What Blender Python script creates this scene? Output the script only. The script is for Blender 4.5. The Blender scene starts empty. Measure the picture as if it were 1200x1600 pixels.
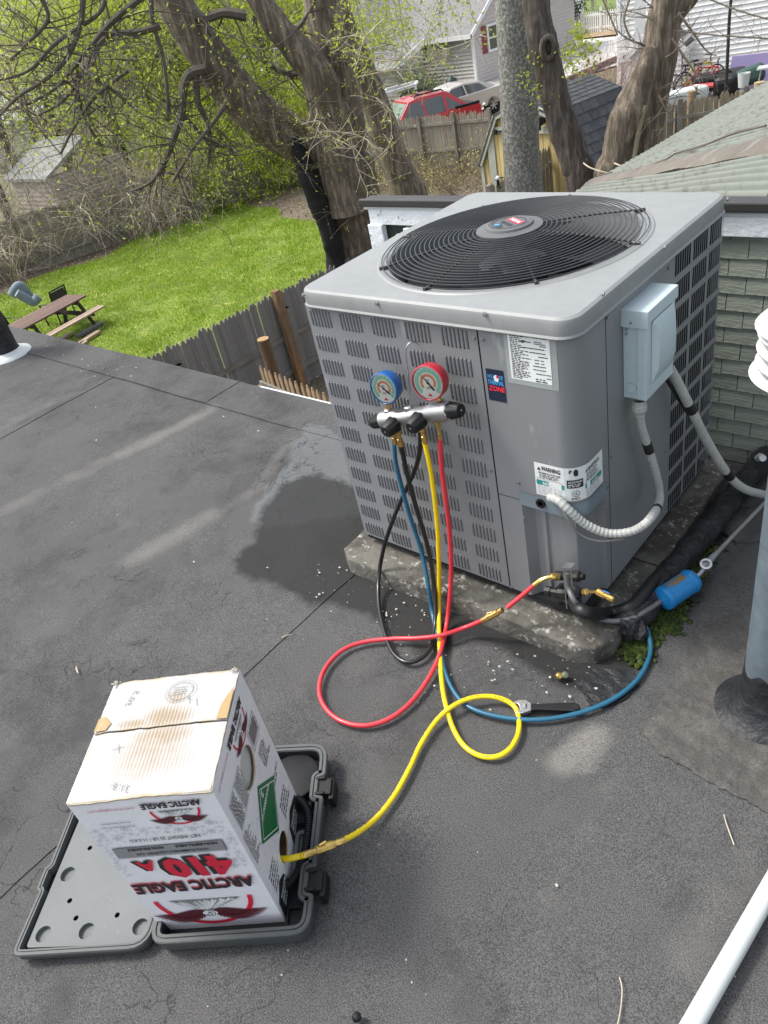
import bpy, bmesh, math, random
import numpy as np
from mathutils import Vector, Matrix, noise
C = bpy.context.scene
COL = C.collection
rnd = random.Random(7)
PI = math.pi
# ---------------------------------------------------------------- camera
CAM = Vector((0.6892, -1.2016, 1.4029)); YAW, PITCH, ROLL, FPX = -0.83783, 0.61281, -0.23732, 1175.547
_f = Vector((math.cos(PITCH)*math.sin(YAW), math.cos(PITCH)*math.cos(YAW), -math.sin(PITCH)))
_r = Vector((math.cos(YAW), -math.sin(YAW), 0)); _u = _r.cross(_f)
RT = _r*math.cos(ROLL) + _u*math.sin(ROLL); UP = -_r*math.sin(ROLL) + _u*math.cos(ROLL)
cam = bpy.data.objects.new('camera', bpy.data.cameras.new('camera')); COL.objects.link(cam)
M3 = Matrix((RT, UP, -_f)).transposed(); cam.matrix_world = Matrix.Translation(CAM) @ M3.to_4x4()
cam.data.sensor_fit = 'VERTICAL'; cam.data.sensor_height = 36; cam.data.lens = FPX/1600*36
cam.data.clip_start = 0.02; cam.data.clip_end = 2000
C.camera = cam
# ---------------------------------------------------------------- sky, sun, exposure
SUN_DIR = Vector((-0.62, -0.26, 1.05)).normalized()       # towards the sun
w = bpy.data.worlds.new('World'); C.world = w; w.use_nodes = True
nt = w.node_tree; bg = nt.nodes['Background']
sky = nt.nodes.new('ShaderNodeTexSky'); sky.sky_type = 'NISHITA'; sky.sun_disc = False
sky.sun_elevation = math.asin(SUN_DIR.z); sky.sun_rotation = math.atan2(SUN_DIR.x, SUN_DIR.y)
sky.air_density = 1.0; sky.dust_density = 4.0; sky.ozone_density = 1.0
hs = nt.nodes.new('ShaderNodeHueSaturation'); hs.inputs['Saturation'].default_value = 0.42
nt.links.new(sky.outputs[0], hs.inputs['Color']); nt.links.new(hs.outputs[0], bg.inputs[0]); bg.inputs[1].default_value = 0.135
sl = bpy.data.lights.new('sun', 'SUN'); sl.energy = 1.25; sl.angle = math.radians(10); sl.color = (1, .95, .87)
so = bpy.data.objects.new('sun', sl); COL.objects.link(so); so.location = (-5, 5, 12)
so.rotation_euler = (-SUN_DIR).to_track_quat('-Z', 'Y').to_euler()
C.view_settings.view_transform = 'Standard'; C.view_settings.look = 'None'; C.view_settings.exposure = 1.22; C.view_settings.gamma = 1
C.view_settings.use_curve_mapping = False
C.render.engine = 'CYCLES'
# ---------------------------------------------------------------- places in the world read off the view
def ray(px, py): return _f + RT*((px-600)/FPX) - UP*((py-800)/FPX)
def GZ(px, py, z): d = ray(px, py); return CAM + d*((z-CAM.z)/d.z)          # on a level
def PY(px, py, y): d = ray(px, py); return CAM + d*((y-CAM.y)/d.y)          # on a plane y = const
def PX(px, py, x): d = ray(px, py); return CAM + d*((x-CAM.x)/d.x)
def AT(px, py, dist): d = ray(px, py); return CAM + d*(dist/math.hypot(d.x, d.y))
ROOF = -0.08; G = -4.5
# ---------------------------------------------------------------- mesh builder
class MB:
    def __init__(s): s.v = []; s.f = []; s.m = []; s.cur = 0
    def add(s, vs, fs):
        n = len(s.v); s.v.extend([tuple(v) for v in vs]); s.f.extend([tuple(i+n for i in f) for f in fs]); s.m.extend([s.cur]*len(fs)); return s
    def box(s, c, size, rz=0, M=None):
        hx, hy, hz = size[0]/2, size[1]/2, size[2]/2; c = Vector(c)
        vs = []
        ca, sa = math.cos(rz), math.sin(rz)
        for z in (-hz, hz):
            for x, y in ((-hx, -hy), (hx, -hy), (hx, hy), (-hx, hy)):
                p = Vector((x*ca-y*sa, x*sa+y*ca, z))
                if M is not None: p = M @ Vector((x, y, z))
                vs.append(c+p)
        return s.add(vs, [(3,2,1,0),(4,5,6,7),(0,1,5,4),(1,2,6,5),(2,3,7,6),(3,0,4,7)])
    def bar(s, a, b, w, t, up=(0,0,1)):
        a, b = Vector(a), Vector(b); d = (b-a); L = d.length; d.normalize(); u = Vector(up)
        sd = d.cross(u)
        if sd.length < 1e-5: sd = d.cross(Vector((1,0,0)))
        sd.normalize(); u = sd.cross(d)
        M = Matrix((sd, d, u)).transposed()
        return s.box((a+b)/2, (w, L, t), M=M)
    def tube(s, path, r, n=8, cap=True, closed=False):
        P = [Vector(p) for p in path]; N = len(P); rs = r if hasattr(r, '__len__') else [r]*N
        vs = []; up = None
        for i, p in enumerate(P):
            if closed: t = P[(i+1) % N]-P[i-1]
            else: t = P[min(i+1, N-1)]-P[max(i-1, 0)]
            if t.length < 1e-9: t = Vector((0,0,1))
            t.normalize()
            if up is None: up = t.orthogonal().normalized()
            up = up - t*up.dot(t)
            if up.length < 1e-6: up = t.orthogonal()
            up.normalize(); sd = t.cross(up)
            for k in range(n):
                a = 2*PI*k/n; vs.append(p + (up*math.cos(a)+sd*math.sin(a))*rs[i])
        fs = []
        for i in range(N if closed else N-1):
            j = (i+1) % N
            for k in range(n):
                k2 = (k+1) % n; fs.append((i*n+k, i*n+k2, j*n+k2, j*n+k))
        if cap and not closed: fs.append(tuple(range(n-1, -1, -1))); fs.append(tuple((N-1)*n+k for k in range(n)))
        return s.add(vs, fs)
    def lathe(s, prof, o, axis=(0,0,1), n=24, cap=True):
        o = Vector(o); ax = Vector(axis).normalized(); a = ax.orthogonal().normalized(); b = ax.cross(a)
        vs = []
        for r, h in prof:
            for k in range(n):
                t = 2*PI*k/n; vs.append(o+ax*h+(a*math.cos(t)+b*math.sin(t))*r)
        fs = []
        for i in range(len(prof)-1):
            for k in range(n): k2 = (k+1) % n; fs.append((i*n+k, i*n+k2, (i+1)*n+k2, (i+1)*n+k))
        if cap: fs.append(tuple(range(n-1, -1, -1))); fs.append(tuple((len(prof)-1)*n+k for k in range(n)))
        return s.add(vs, fs)
    def prism(s, poly, z0, z1, f=None):
        n = len(poly); vs = [(x, y, z0) for x, y in poly]+[(x, y, z1) for x, y in poly]
        if f: vs = [f(*v) for v in vs]
        return s.add(vs, [tuple(range(n-1, -1, -1)), tuple(range(n, 2*n))]+[(i, (i+1) % n, n+(i+1) % n, n+i) for i in range(n)])
    def ico(s, c, r, sq=(1,1,1), jit=0):
        t = (1+5**.5)/2; vs = []
        for v in ((-1,t,0),(1,t,0),(-1,-t,0),(1,-t,0),(0,-1,t),(0,1,t),(0,-1,-t),(0,1,-t),(t,0,-1),(t,0,1),(-t,0,-1),(-t,0,1)):
            q = Vector(v).normalized()*r*(1+rnd.uniform(-jit, jit)); vs.append(Vector((q.x*sq[0], q.y*sq[1], q.z*sq[2]))+Vector(c))
        return s.add(vs, [(0,11,5),(0,5,1),(0,1,7),(0,7,10),(0,10,11),(1,5,9),(5,11,4),(11,10,2),(10,7,6),(7,1,8),(3,9,4),(3,4,2),(3,2,6),(3,6,8),(3,8,9),(4,9,5),(2,4,11),(6,2,10),(8,6,7),(9,8,1)])
    def xf(s, M, n0=0):
        s.v[n0:] = [tuple(M @ Vector(v)) for v in s.v[n0:]]; return s
def wpos(o):
    p = Vector((0,0,0))
    M = Matrix.Identity(4)
    while o is not None: M = o.matrix_basis @ M; o = o.parent
    return M
def build(name, mb, mat, parent=None, world=True, smooth=None, bevel=0, segs=2, **kw):
    me = bpy.data.meshes.new(name)
    vs = mb.v
    if parent is not None and world:
        I = wpos(parent).inverted(); vs = [tuple(I @ Vector(v)) for v in vs]
    me.from_pydata(vs, [], mb.f)
    mats = mat if isinstance(mat, (list, tuple)) else [mat]
    for m in mats: me.materials.append(m)
    if len(mats) > 1: me.polygons.foreach_set('material_index', mb.m)
    if smooth:
        me.shade_smooth(); me.set_sharp_from_angle(angle=math.radians(smooth))
    me.update()
    o = bpy.data.objects.new(name, me); COL.objects.link(o)
    if parent is not None: o.parent = parent
    if bevel:
        b = o.modifiers.new('edge', 'BEVEL'); b.width = bevel; b.segments = segs; b.limit_method = 'ANGLE'; b.angle_limit = math.radians(40)
    for k, v in kw.items(): o[k] = v
    return o
def tag(o, label, cat, group=None):
    o['label'] = label; o['category'] = cat
    if group: o['group'] = group
    return o
def thing(name, label, cat, loc=(0,0,0), rz=0, group=None):
    o = bpy.data.objects.new(name, None); COL.objects.link(o); o.location = loc; o.rotation_euler = (0,0,rz); o.empty_display_size = .1
    return tag(o, label, cat, group)
def dup(o, parent=None):
    c = o.copy(); COL.objects.link(c); c.parent = parent
    for ch in [x for x in COL.objects if x.parent == o]: dup(ch, c)
    return c
def clone(o, parent=None, loc=None):
    c = o.copy(); COL.objects.link(c); c.parent = parent
    if loc is not None: c.location = loc
    return c
def smoothpath(P, step=None, sub=6):
    P = [Vector(p) for p in P]; out = []
    for i in range(len(P)-1):
        p0, p1, p2, p3 = P[max(i-1,0)], P[i], P[i+1], P[min(i+2, len(P)-1)]
        for k in range(sub):
            t = k/sub
            out.append(0.5*((2*p1)+(-p0+p2)*t+(2*p0-5*p1+4*p2-p3)*t*t+(-p0+3*p1-3*p2+p3)*t**3))
    out.append(P[-1])
    return out
def evenpath(P, step):
    out = [P[0].copy()]; acc = 0
    for i in range(len(P)-1):
        a, b = P[i], P[i+1]; L = (b-a).length; pos = step-acc
        while pos <= L: out.append(a.lerp(b, pos/L)); pos += step
        acc = (acc+L) % step if L else acc
    return out
# ---------------------------------------------------------------- materials
def mat(name, col, rough=.6, metal=0, n1=(8, .15), n2=None, bump=(0, 100), rand=0, spec=.5, hue=None, stretch=(1,1,1), trans=0, coat=0):
    """base colour varied by one or two noises, optional bump and per-object variation"""
    m = bpy.data.materials.new(name); m.use_nodes = True; t = m.node_tree; N = t.nodes; L = t.links
    b = N['Principled BSDF']; b.inputs['Roughness'].default_value = rough; b.inputs['Metallic'].default_value = metal
    b.inputs['Specular IOR Level'].default_value = spec
    if coat: b.inputs['Coat Weight'].default_value = coat; b.inputs['Coat Roughness'].default_value = .1
    tc = N.new('ShaderNodeTexCoord'); mp = N.new('ShaderNodeMapping'); mp.inputs['Scale'].default_value = stretch
    L.new(tc.outputs['Object'], mp.inputs[0])
    cur = None
    rgb = N.new('ShaderNodeRGB'); rgb.outputs[0].default_value = (*col, 1); cur = rgb.outputs[0]
    for nn in (n1, n2):
        if not nn: continue
        nz = N.new('ShaderNodeTexNoise'); nz.inputs['Scale'].default_value = nn[0]; nz.inputs['Detail'].default_value = 6; nz.inputs['Roughness'].default_value = .65
        L.new(mp.outputs[0], nz.inputs['Vector'])
        mr = N.new('ShaderNodeMapRange'); mr.inputs[1].default_value = .3; mr.inputs[2].default_value = .7
        mr.inputs[3].default_value = 1-nn[1]; mr.inputs[4].default_value = 1+nn[1]; L.new(nz.outputs[0], mr.inputs[0])
        if len(nn) > 2:
            mx = N.new('ShaderNodeMix'); mx.data_type = 'RGBA'; mr.inputs[3].default_value = 0; mr.inputs[4].default_value = 1
            mr.inputs[1].default_value = nn[3] if len(nn) > 3 else .5; mr.inputs[2].default_value = mr.inputs[1].default_value + nn[1]
            L.new(mr.outputs[0], mx.inputs[0]); L.new(cur, mx.inputs[6]); mx.inputs[7].default_value = (*nn[2], 1); cur = mx.outputs[2]
        else:
            vm = N.new('ShaderNodeVectorMath'); vm.operation = 'SCALE'; L.new(cur, vm.inputs[0]); L.new(mr.outputs[0], vm.inputs['Scale']); cur = vm.outputs[0]
    if rand:
        oi = N.new('ShaderNodeObjectInfo'); mr = N.new('ShaderNodeMapRange'); mr.inputs[3].default_value = 1-rand; mr.inputs[4].default_value = 1+rand
        L.new(oi.outputs['Random'], mr.inputs[0]); vm = N.new('ShaderNodeVectorMath'); vm.operation = 'SCALE'; L.new(cur, vm.inputs[0]); L.new(mr.outputs[0], vm.inputs['Scale']); cur = vm.outputs[0]
    L.new(cur, b.inputs['Base Color'])
    if bump[0]:
        nz = N.new('ShaderNodeTexNoise'); nz.inputs['Scale'].default_value = bump[1]; nz.inputs['Detail'].default_value = 5; L.new(mp.outputs[0], nz.inputs['Vector'])
        bp = N.new('ShaderNodeBump'); bp.inputs['Strength'].default_value = bump[0]; bp.inputs['Distance'].default_value = .6/bump[1]; L.new(nz.outputs[0], bp.inputs['Height']); L.new(bp.outputs[0], b.inputs['Normal'])
    m['cur'] = 0
    return m
def leafmat(name, c1, c2, tr=.35):
    m = bpy.data.materials.new(name); m.use_nodes = True; t = m.node_tree; N = t.nodes; L = t.links
    b = N['Principled BSDF']; b.inputs['Roughness'].default_value = .55; b.inputs['Specular IOR Level'].default_value = .3
    g = N.new('ShaderNodeNewGeometry'); mx = N.new('ShaderNodeMix'); mx.data_type = 'RGBA'
    L.new(g.outputs['Random Per Island'], mx.inputs[0]); mx.inputs[6].default_value = (*c1, 1); mx.inputs[7].default_value = (*c2, 1)
    L.new(mx.outputs[2], b.inputs['Base Color'])
    tl = N.new('ShaderNodeBsdfTranslucent'); L.new(mx.outputs[2], tl.inputs[0]); ms = N.new('ShaderNodeMixShader'); ms.inputs[0].default_value = tr
    L.new(b.outputs[0], ms.inputs[1]); L.new(tl.outputs[0], ms.inputs[2]); L.new(ms.outputs[0], N['Material Output'].inputs[0])
    return m
def glassmat(name, col, rough=.08):
    m = mat(name, col, rough, 0, n1=(3, .1), spec=1.0, coat=.5); return m
MT = {}
MT['paint'] = mat('grey_cabinet_paint', (.215,.225,.235), .42, n1=(5,.05), n2=(11,.10,(.34,.35,.36),.63), bump=(.05,60), stretch=(1,1,.45))
MT['paint_top'] = mat('grey_lid_paint', (.225,.238,.238), .48, n1=(4,.06), n2=(30,.06), bump=(.03,300))
MT['black'] = mat('black_plastic', (.010,.011,.012), .5, bump=(.1,300), spec=.3)
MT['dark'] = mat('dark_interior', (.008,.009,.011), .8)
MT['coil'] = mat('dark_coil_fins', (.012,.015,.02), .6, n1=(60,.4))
MT['wire'] = mat('coated_black_wire', (.030,.032,.035), .35, n1=(40,.2))
MT['steel'] = mat('galvanised_steel', (.42,.44,.46), .38, .9, n1=(30,.15))
MT['chrome'] = mat('satin_aluminium', (.50,.51,.52), .38, .95, n1=(20,.06))
MT['brass'] = mat('brass', (.62,.40,.14), .32, .9, n1=(40,.25))
MT['brass_bright'] = mat('bright_brass', (.75,.52,.16), .25, .9, n1=(40,.12))
MT['box'] = mat('pale_blue_grey_enamel', (.50,.60,.63), .40, n1=(6,.04), n2=(40,.03))
MT['flange'] = mat('blue_grey_plate', (.23,.29,.33), .35, .3, n1=(10,.1))
MT['conduit'] = mat('grey_pvc_conduit', (.40,.41,.39), .5, n1=(15,.12))
MT['tape'] = mat('black_tape', (.015,.015,.016), .45)
MT['white'] = mat('white_label', (.74,.77,.76), .45, n1=(20,.03))
MT['foil'] = mat('label_foil', (.32,.35,.35), .35, n1=(10,.05))
MT['ink'] = mat('black_ink', (.02,.02,.022), .5)
MT['inkgrey'] = mat('grey_ink', (.25,.26,.26), .5)
MT['teal'] = mat('teal_ink', (.02,.26,.26), .5)
MT['red_ink'] = mat('red_ink', (.65,.012,.045), .45)
MT['maroon'] = mat('maroon_ink', (.085,.014,.022), .5, n1=(120,.4))
MT['green_ink'] = mat('green_ink', (.006,.15,.045), .35, n1=(90,.15,(.5,.6,.5),.70), stretch=(1,1,.25))
MT['blue_ink'] = mat('blue_ink', (.06,.30,.62), .45)
MT['navy'] = mat('navy_ink', (.012,.02,.045), .4, n1=(50,.3))
MT['grey_ink2'] = mat('light_grey_ink', (.40,.41,.42), .5)
MT['flake'] = mat('snowflake_ink', (.42,.43,.47), .5)
MT['shield'] = mat('silver_grey_ink', (.22,.225,.23), .5, n1=(120,.5))
MT['yellow'] = mat('yellow_hose', (.80,.60,.005), .32, n1=(12,.05), n2=(45,.10,(.09,.07,.05),.66), coat=.2)
MT['red'] = mat('red_hose', (.62,.035,.05), .35, n1=(12,.08), n2=(45,.10,(.09,.07,.05),.66), coat=.2)
MT['blue'] = mat('blue_hose', (.016,.11,.19), .4, n1=(12,.1), n2=(45,.10,(.09,.07,.05),.66), coat=.15)
MT['blackhose'] = mat('black_hose', (.01,.011,.012), .33, n1=(20,.2), coat=.2)
MT['gauge_red'] = mat('red_gauge_shell', (.42,.012,.03), .3, coat=.3)
MT['gauge_blue'] = mat('blue_gauge_shell', (.012,.10,.33), .3, coat=.3)
MT['dial'] = mat('cream_dial', (.80,.80,.74), .4, n1=(30,.02))
MT['dialgreen'] = mat('dial_green', (.26,.58,.44), .5, n1=(900,.3)); MT['dialorange'] = mat('dial_orange', (.72,.27,.14), .5, n1=(900,.3))
MT['foam'] = mat('black_pipe_insulation', (.014,.015,.018), .62, n1=(14,.5), n2=(60,.3), bump=(.9,45))
MT['drier'] = mat('blue_drier_enamel', (.012,.20,.50), .38, n1=(6,.05), n2=(9,.05,(.18,.10,.03),.64))
MT['tubegrey'] = mat('grey_line', (.14,.145,.15), .4, .2)
MT['moss'] = leafmat('moss_green', (.06,.085,.012), (.02,.035,.008), .1)
MT['pvc'] = mat('white_pvc', (.54,.575,.565), .4, n1=(3,.04), n2=(30,.1,(.36,.36,.32),.66))
MT['vent'] = mat('weathered_white_plastic', (.46,.47,.45), .45, n1=(9,.08), n2=(25,.1,(.45,.42,.35),.62))
MT['ductpipe'] = mat('blue_grey_painted_pipe', (.155,.195,.225), .42, .3, n1=(30,.2), n2=(8,.12), bump=(.05,100))
MT['tar'] = mat('roof_tar', (.012,.014,.017), .55, n1=(10,.4), n2=(20,.1,(.05,.05,.05),.66), bump=(.6,30))
MT['case'] = mat('grey_moulded_case', (.10,.112,.116), .6, n1=(9,.1), n2=(30,.10,(.19,.2,.2),.64), bump=(.15,250))
MT['caserim'] = mat('grey_case_rim', (.064,.072,.073), .6, n1=(20,.15), n2=(60,.12,(.1,.1,.1),.6))
MT['board'] = mat('kraft_edge', (.50,.36,.20), .85, n1=(60,.2))
# ================================================================ THE ROOF
def roofmat():
    m = bpy.data.materials.new('granule_roofing'); m.use_nodes = True; t = m.node_tree; N = t.nodes; L = t.links
    b = N['Principled BSDF']; tc = N.new('ShaderNodeTexCoord'); oc = tc.outputs['Object']
    def noise_(s, d=5, r=.6):
        n = N.new('ShaderNodeTexNoise'); n.inputs['Scale'].default_value = s; n.inputs['Detail'].default_value = d; n.inputs['Roughness'].default_value = r; L.new(oc, n.inputs['Vector']); return n.outputs[0]
    def rng(x, a, b_, c, d):
        n = N.new('ShaderNodeMapRange'); L.new(x, n.inputs[0]); n.inputs[1].default_value = a; n.inputs[2].default_value = b_; n.inputs[3].default_value = c; n.inputs[4].default_value = d; return n.outputs[0]
    def mth(op, x, y):
        n = N.new('ShaderNodeMath'); n.operation = op
        for i, q in enumerate((x, y)):
            if hasattr(q, 'links'): L.new(q, n.inputs[i])
            else: n.inputs[i].default_value = q
        return n.outputs[0]
    def mix(f, a, c):
        n = N.new('ShaderNodeMix'); n.data_type = 'RGBA'
        if hasattr(f, 'links'): L.new(f, n.inputs[0])
        else: n.inputs[0].default_value = f
        for i, q in ((6, a), (7, c)):
            if hasattr(q, 'links'): L.new(q, n.inputs[i])
            else: n.inputs[i].default_value = (*q, 1)
        return n.outputs[2]
    def att(k):
        n = N.new('ShaderNodeAttribute'); n.attribute_name = k; return n.outputs['Fac']
    gran = noise_(380, 4, .85); big = noise_(1.6, 6); med = noise_(9, 6)
    col = mix(rng(gran, .40, .62, 0, 1), (.026,.027,.029), (.158,.157,.155))
    col = mix(rng(big, .35, .7, 0, .40), col, (.045,.046,.047))
    col = mix(rng(med, .5, .75, 0, .30), col, (.11,.107,.10)); col = mix(rng(noise_(2.6, 7, .75), .50, .66, 0, .55), col, (.032,.033,.034)); col = mix(rng(noise_(60, 2, .5), .68, .76, 0, .25), col, (.16,.155,.145))
    pale = mth('ADD', att('pale'), mth('MULTIPLY', mth('SUBTRACT', med, .5), .7))
    pf = mth('MULTIPLY', rng(pale, .22, 1.1, 0, .62), rng(gran, .38, .58, .25, 1))
    col = mix(pf, col, (.27,.26,.235))
    pud = mth('ADD', att('puddle'), mth('MULTIPLY', mth('SUBTRACT', med, .5), .9))
    pdf = rng(pud, .46, .62, 0, .72); col = mix(mth('MULTIPLY', pdf, rng(gran, .3, .62, .55, 1)), col, (.135,.148,.155))
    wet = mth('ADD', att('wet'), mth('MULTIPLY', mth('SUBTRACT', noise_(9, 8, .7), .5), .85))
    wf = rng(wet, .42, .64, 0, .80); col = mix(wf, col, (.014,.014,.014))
    # fine crazing of the surface
    vo = N.new('ShaderNodeTexVoronoi'); vo.feature = 'DISTANCE_TO_EDGE'; vo.inputs['Scale'].default_value = 7
    nd = N.new('ShaderNodeTexNoise'); nd.inputs['Scale'].default_value = 6; nd.inputs['Detail'].default_value = 8; L.new(oc, nd.inputs['Vector'])
    va = N.new('ShaderNodeVectorMath'); va.operation = 'ADD'; L.new(oc, va.inputs[0]); sc = N.new('ShaderNodeVectorMath'); sc.operation = 'SCALE'; sc.inputs['Scale'].default_value = .28; L.new(nd.outputs['Color'], sc.inputs[0]); L.new(sc.outputs[0], va.inputs[1]); L.new(va.outputs[0], vo.inputs['Vector'])
    ck = mth('MULTIPLY', rng(vo.outputs['Distance'], 0, .012, 1, 0), rng(noise_(3.2, 3), .48, .62, 0, .75))
    col = mix(ck, col, (.014,.014,.014))
    L.new(col, b.inputs['Base Color'])
    ro = rng(wet, .46, .58, .95, .85); L.new(ro, b.inputs['Roughness']); b.inputs['Specular IOR Level'].default_value = .22
    bp = N.new('ShaderNodeBump'); bp.inputs['Strength'].default_value = .55; bp.inputs['Distance'].default_value = .0016
    L.new(mth('SUBTRACT', mth('ADD', gran, mth('MULTIPLY', med, 2.5)), mth('MULTIPLY', ck, 3)), bp.inputs['Height']); L.new(bp.outputs[0], b.inputs['Normal'])
    return m
MT['roof'] = roofmat()
def sdist(P, poly):
    """signed distance (inside positive) of points P (n,2) to a polygon"""
    A = np.array(poly); B = np.roll(A, -1, 0); d = np.full(len(P), 1e9); ins = np.zeros(len(P), bool)
    for a, b in zip(A, B):
        ab = b-a; t = np.clip(((P-a)@ab)/(ab@ab+1e-12), 0, 1); q = a+t[:, None]*ab; d = np.minimum(d, np.hypot(*(P-q).T))
        c = ((a[1] > P[:, 1]) != (b[1] > P[:, 1])) & (P[:, 0] < (b[0]-a[0])*(P[:, 1]-a[1])/(b[1]-a[1]+1e-12)+a[0]); ins ^= c
    return np.where(ins, d, -d)
def gp(L): return [(GZ(x, y, ROOF).x, GZ(x, y, ROOF).y) for x, y in L]
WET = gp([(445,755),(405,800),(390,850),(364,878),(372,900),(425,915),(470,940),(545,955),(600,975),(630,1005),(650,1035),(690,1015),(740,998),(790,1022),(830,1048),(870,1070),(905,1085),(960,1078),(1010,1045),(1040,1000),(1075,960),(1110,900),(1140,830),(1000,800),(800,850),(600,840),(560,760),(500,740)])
PUD = gp([(480,660),(540,680),(565,800),(470,822),(415,830),(384,815),(395,795),(440,735)])
PALE = [(gp(s), wd, a) for s, wd, a in ([[(0,800),(200,705)], .07, .45], [[(190,710),(330,640)], .055, .8], [[(205,875),(330,805)], .06, .75], [[(320,812),(400,765)], .05, .45], [[(395,765),(445,700)], .03, .5], [[(0,670),(140,605)], .06, .45],
        [[(880,1190),(930,1150)], .035, 1.5], [[(915,1205),(945,1170)], .015, .9], [[(1060,1500),(1190,1270)], .05, .35], [[(860,1400),(980,1180)], .04, .3], [[(540,950),(640,990)], .03, .3], [[(150,840),(210,820)], .05, .3], [[(650,1090),(720,1010)], .03, .3], [[(1060,1130),(1130,1050)], .06, .4])]
def paint_roof(me):
    n = len(me.vertices); co = np.empty(n*3); me.vertices.foreach_get('co', co); P = co.reshape(-1, 3)[:, :2]
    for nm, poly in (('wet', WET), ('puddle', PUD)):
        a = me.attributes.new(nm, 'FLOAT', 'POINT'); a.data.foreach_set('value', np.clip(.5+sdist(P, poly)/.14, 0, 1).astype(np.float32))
    v = np.zeros(n)
    for seg, wd, amp in PALE:
        a, b = np.array(seg[0]), np.array(seg[1]); ab = b-a; t = np.clip(((P-a)@ab)/(ab@ab), 0, 1); d = np.hypot(*(P-(a+t[:, None]*ab)).T); v = np.maximum(v, amp*np.exp(-(d/wd)**2))
    a = me.attributes.new('pale', 'FLOAT', 'POINT'); a.data.foreach_set('value', v.astype(np.float32))
roof = bpy.data.objects.new('roof', None); COL.objects.link(roof); roof['kind'] = 'structure'
def sheet(x0, x1, y0, y1, z, th=.004, wav=.0):
    dense = (x1 > -2.6 and x0 < 1.2); st = .022 if dense else .1
    nx = max(2, int((x1-x0)/st)); ny = max(2, int((min(y1, 9)-y0)/st)) if dense else max(2, int((y1-y0)/st))
    xs = np.linspace(x0, x1, nx+1); ys = np.linspace(y0, y1, ny+1); m = MB()
    for j, y in enumerate(ys):
        for i, x in enumerate(xs):
            xx = x
            if i in (0, nx): xx = x + .006*noise.noise(Vector((x*3, y*2.2, 1)))+.003*noise.noise(Vector((x*3, y*14, 5)))
            yy = y + (.006*noise.noise(Vector((x*2.2, y, 9))) if j in (0, ny) else 0)
            m.v.append((xx, yy, z + .0035*noise.noise(Vector((x*1.6, y*1.6, 0)))+.0015*noise.noise(Vector((x*6, y*6, 3)))))
    for j in range(ny):
        for i in range(nx): k = j*(nx+1)+i; m.f.append((k, k+1, k+nx+2, k+nx+1))
    rim = [i for i in range(nx+1)]+[j*(nx+1)+nx for j in range(1, ny+1)]+[ny*(nx+1)+i for i in range(nx-1, -1, -1)]+[j*(nx+1) for j in range(ny-1, 0, -1)]
    n0 = len(m.v); m.v += [(m.v[i][0], m.v[i][1], m.v[i][2]-th-.004) for i in rim]
    for a in range(len(rim)): b = (a+1) % len(rim); m.f.append((rim[b], rim[a], n0+a, n0+b))
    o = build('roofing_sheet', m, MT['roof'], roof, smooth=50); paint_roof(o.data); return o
EDGE_Y = .72
seams = [-9.2, -7.6, -6.1, -4.6, -3.1, -1.63, -.77, .165, 1.2, 2.6, 4.2]
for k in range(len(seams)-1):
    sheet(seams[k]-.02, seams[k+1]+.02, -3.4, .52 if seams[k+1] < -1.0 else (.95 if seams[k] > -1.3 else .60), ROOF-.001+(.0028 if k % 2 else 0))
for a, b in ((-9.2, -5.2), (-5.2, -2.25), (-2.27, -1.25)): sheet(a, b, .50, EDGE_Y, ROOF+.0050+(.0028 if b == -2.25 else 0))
mb = MB(); mb.box((-2.5, -1.25, ROOF-.16), (13.4, 4.3-.02, .28)); mb.v = [(x, y+.4 if y > 0 else y, z) for x, y, z in mb.v]
mb.v = [(x, min(y, EDGE_Y-.012), z) for x, y, z in mb.v]; mb.box((1.5, .78, ROOF-.16), (5.6, .38, .28))
build('roof_deck', mb, mat('old_timber', (.10,.09,.08), .9), roof)
mb = MB(); mb.box((-1.72, EDGE_Y+.002, ROOF+.002), (.75, .010, .009)); build('drip_edge', mb, MT['pvc'], roof)
mb = MB(); mb.box((-5.75, EDGE_Y+.002, ROOF-.014), (7.1, .008, .036)); build('drip_edge', mb, MT['tar'], roof)
def outline_patch(pts, z, th, mt, name='roofing_patch', jag=.006, parent=roof, sub=5):
    W_ = [Vector((x, y, 0)) for x, y in gp(pts)]; q = []
    for i in range(len(W_)):
        a, b = W_[i], W_[(i+1) % len(W_)]
        for k in range(sub): p = a.lerp(b, k/sub); q.append((p.x+rnd.uniform(-jag, jag), p.y+rnd.uniform(-jag, jag)))
    m = MB(); m.prism(q, z, z+th)
    me = bpy.data.meshes.new(name); bm = bmesh.new(); vs = [bm.verts.new(v) for v in m.v]
    for f in m.f: bm.faces.new([vs[i] for i in f])
    bmesh.ops.triangulate(bm, faces=[f for f in bm.faces if len(f.verts) > 4]); bm.to_mesh(me); me.materials.append(mt)
    o = bpy.data.objects.new(name, me); COL.objects.link(o); o.parent = parent; paint_roof(me); return o
outline_patch([(1006,1150),(1012,1132),(1030,1100),(1050,1070),(1075,1010),(1100,960),(1260,960),(1330,1330),(1200,1272),(1160,1250),(1110,1226),(1062,1196),(1030,1180)], ROOF+.001, .0055, mat('patched_roofing', (.060,.058,.054), .85, n1=(14,.25,(.10,.098,.09),.45), n2=(320,.45), bump=(.6,30)), jag=.0025, sub=8)
outline_patch([(900,1072),(925,1048),(985,1050),(1000,1075),(975,1098),(925,1112),(918,1095)], ROOF+.003, .005, MT['tar'], jag=.004)
outline_patch([(1082,800),(1120,790),(1200,830),(1200,850),(1150,850)], ROOF+.004, .008, MT['roof'])
outline_patch([(1130,740),(1210,760),(1200,800),(1120,790)], ROOF+.004, .008, MT['roof'])
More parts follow.
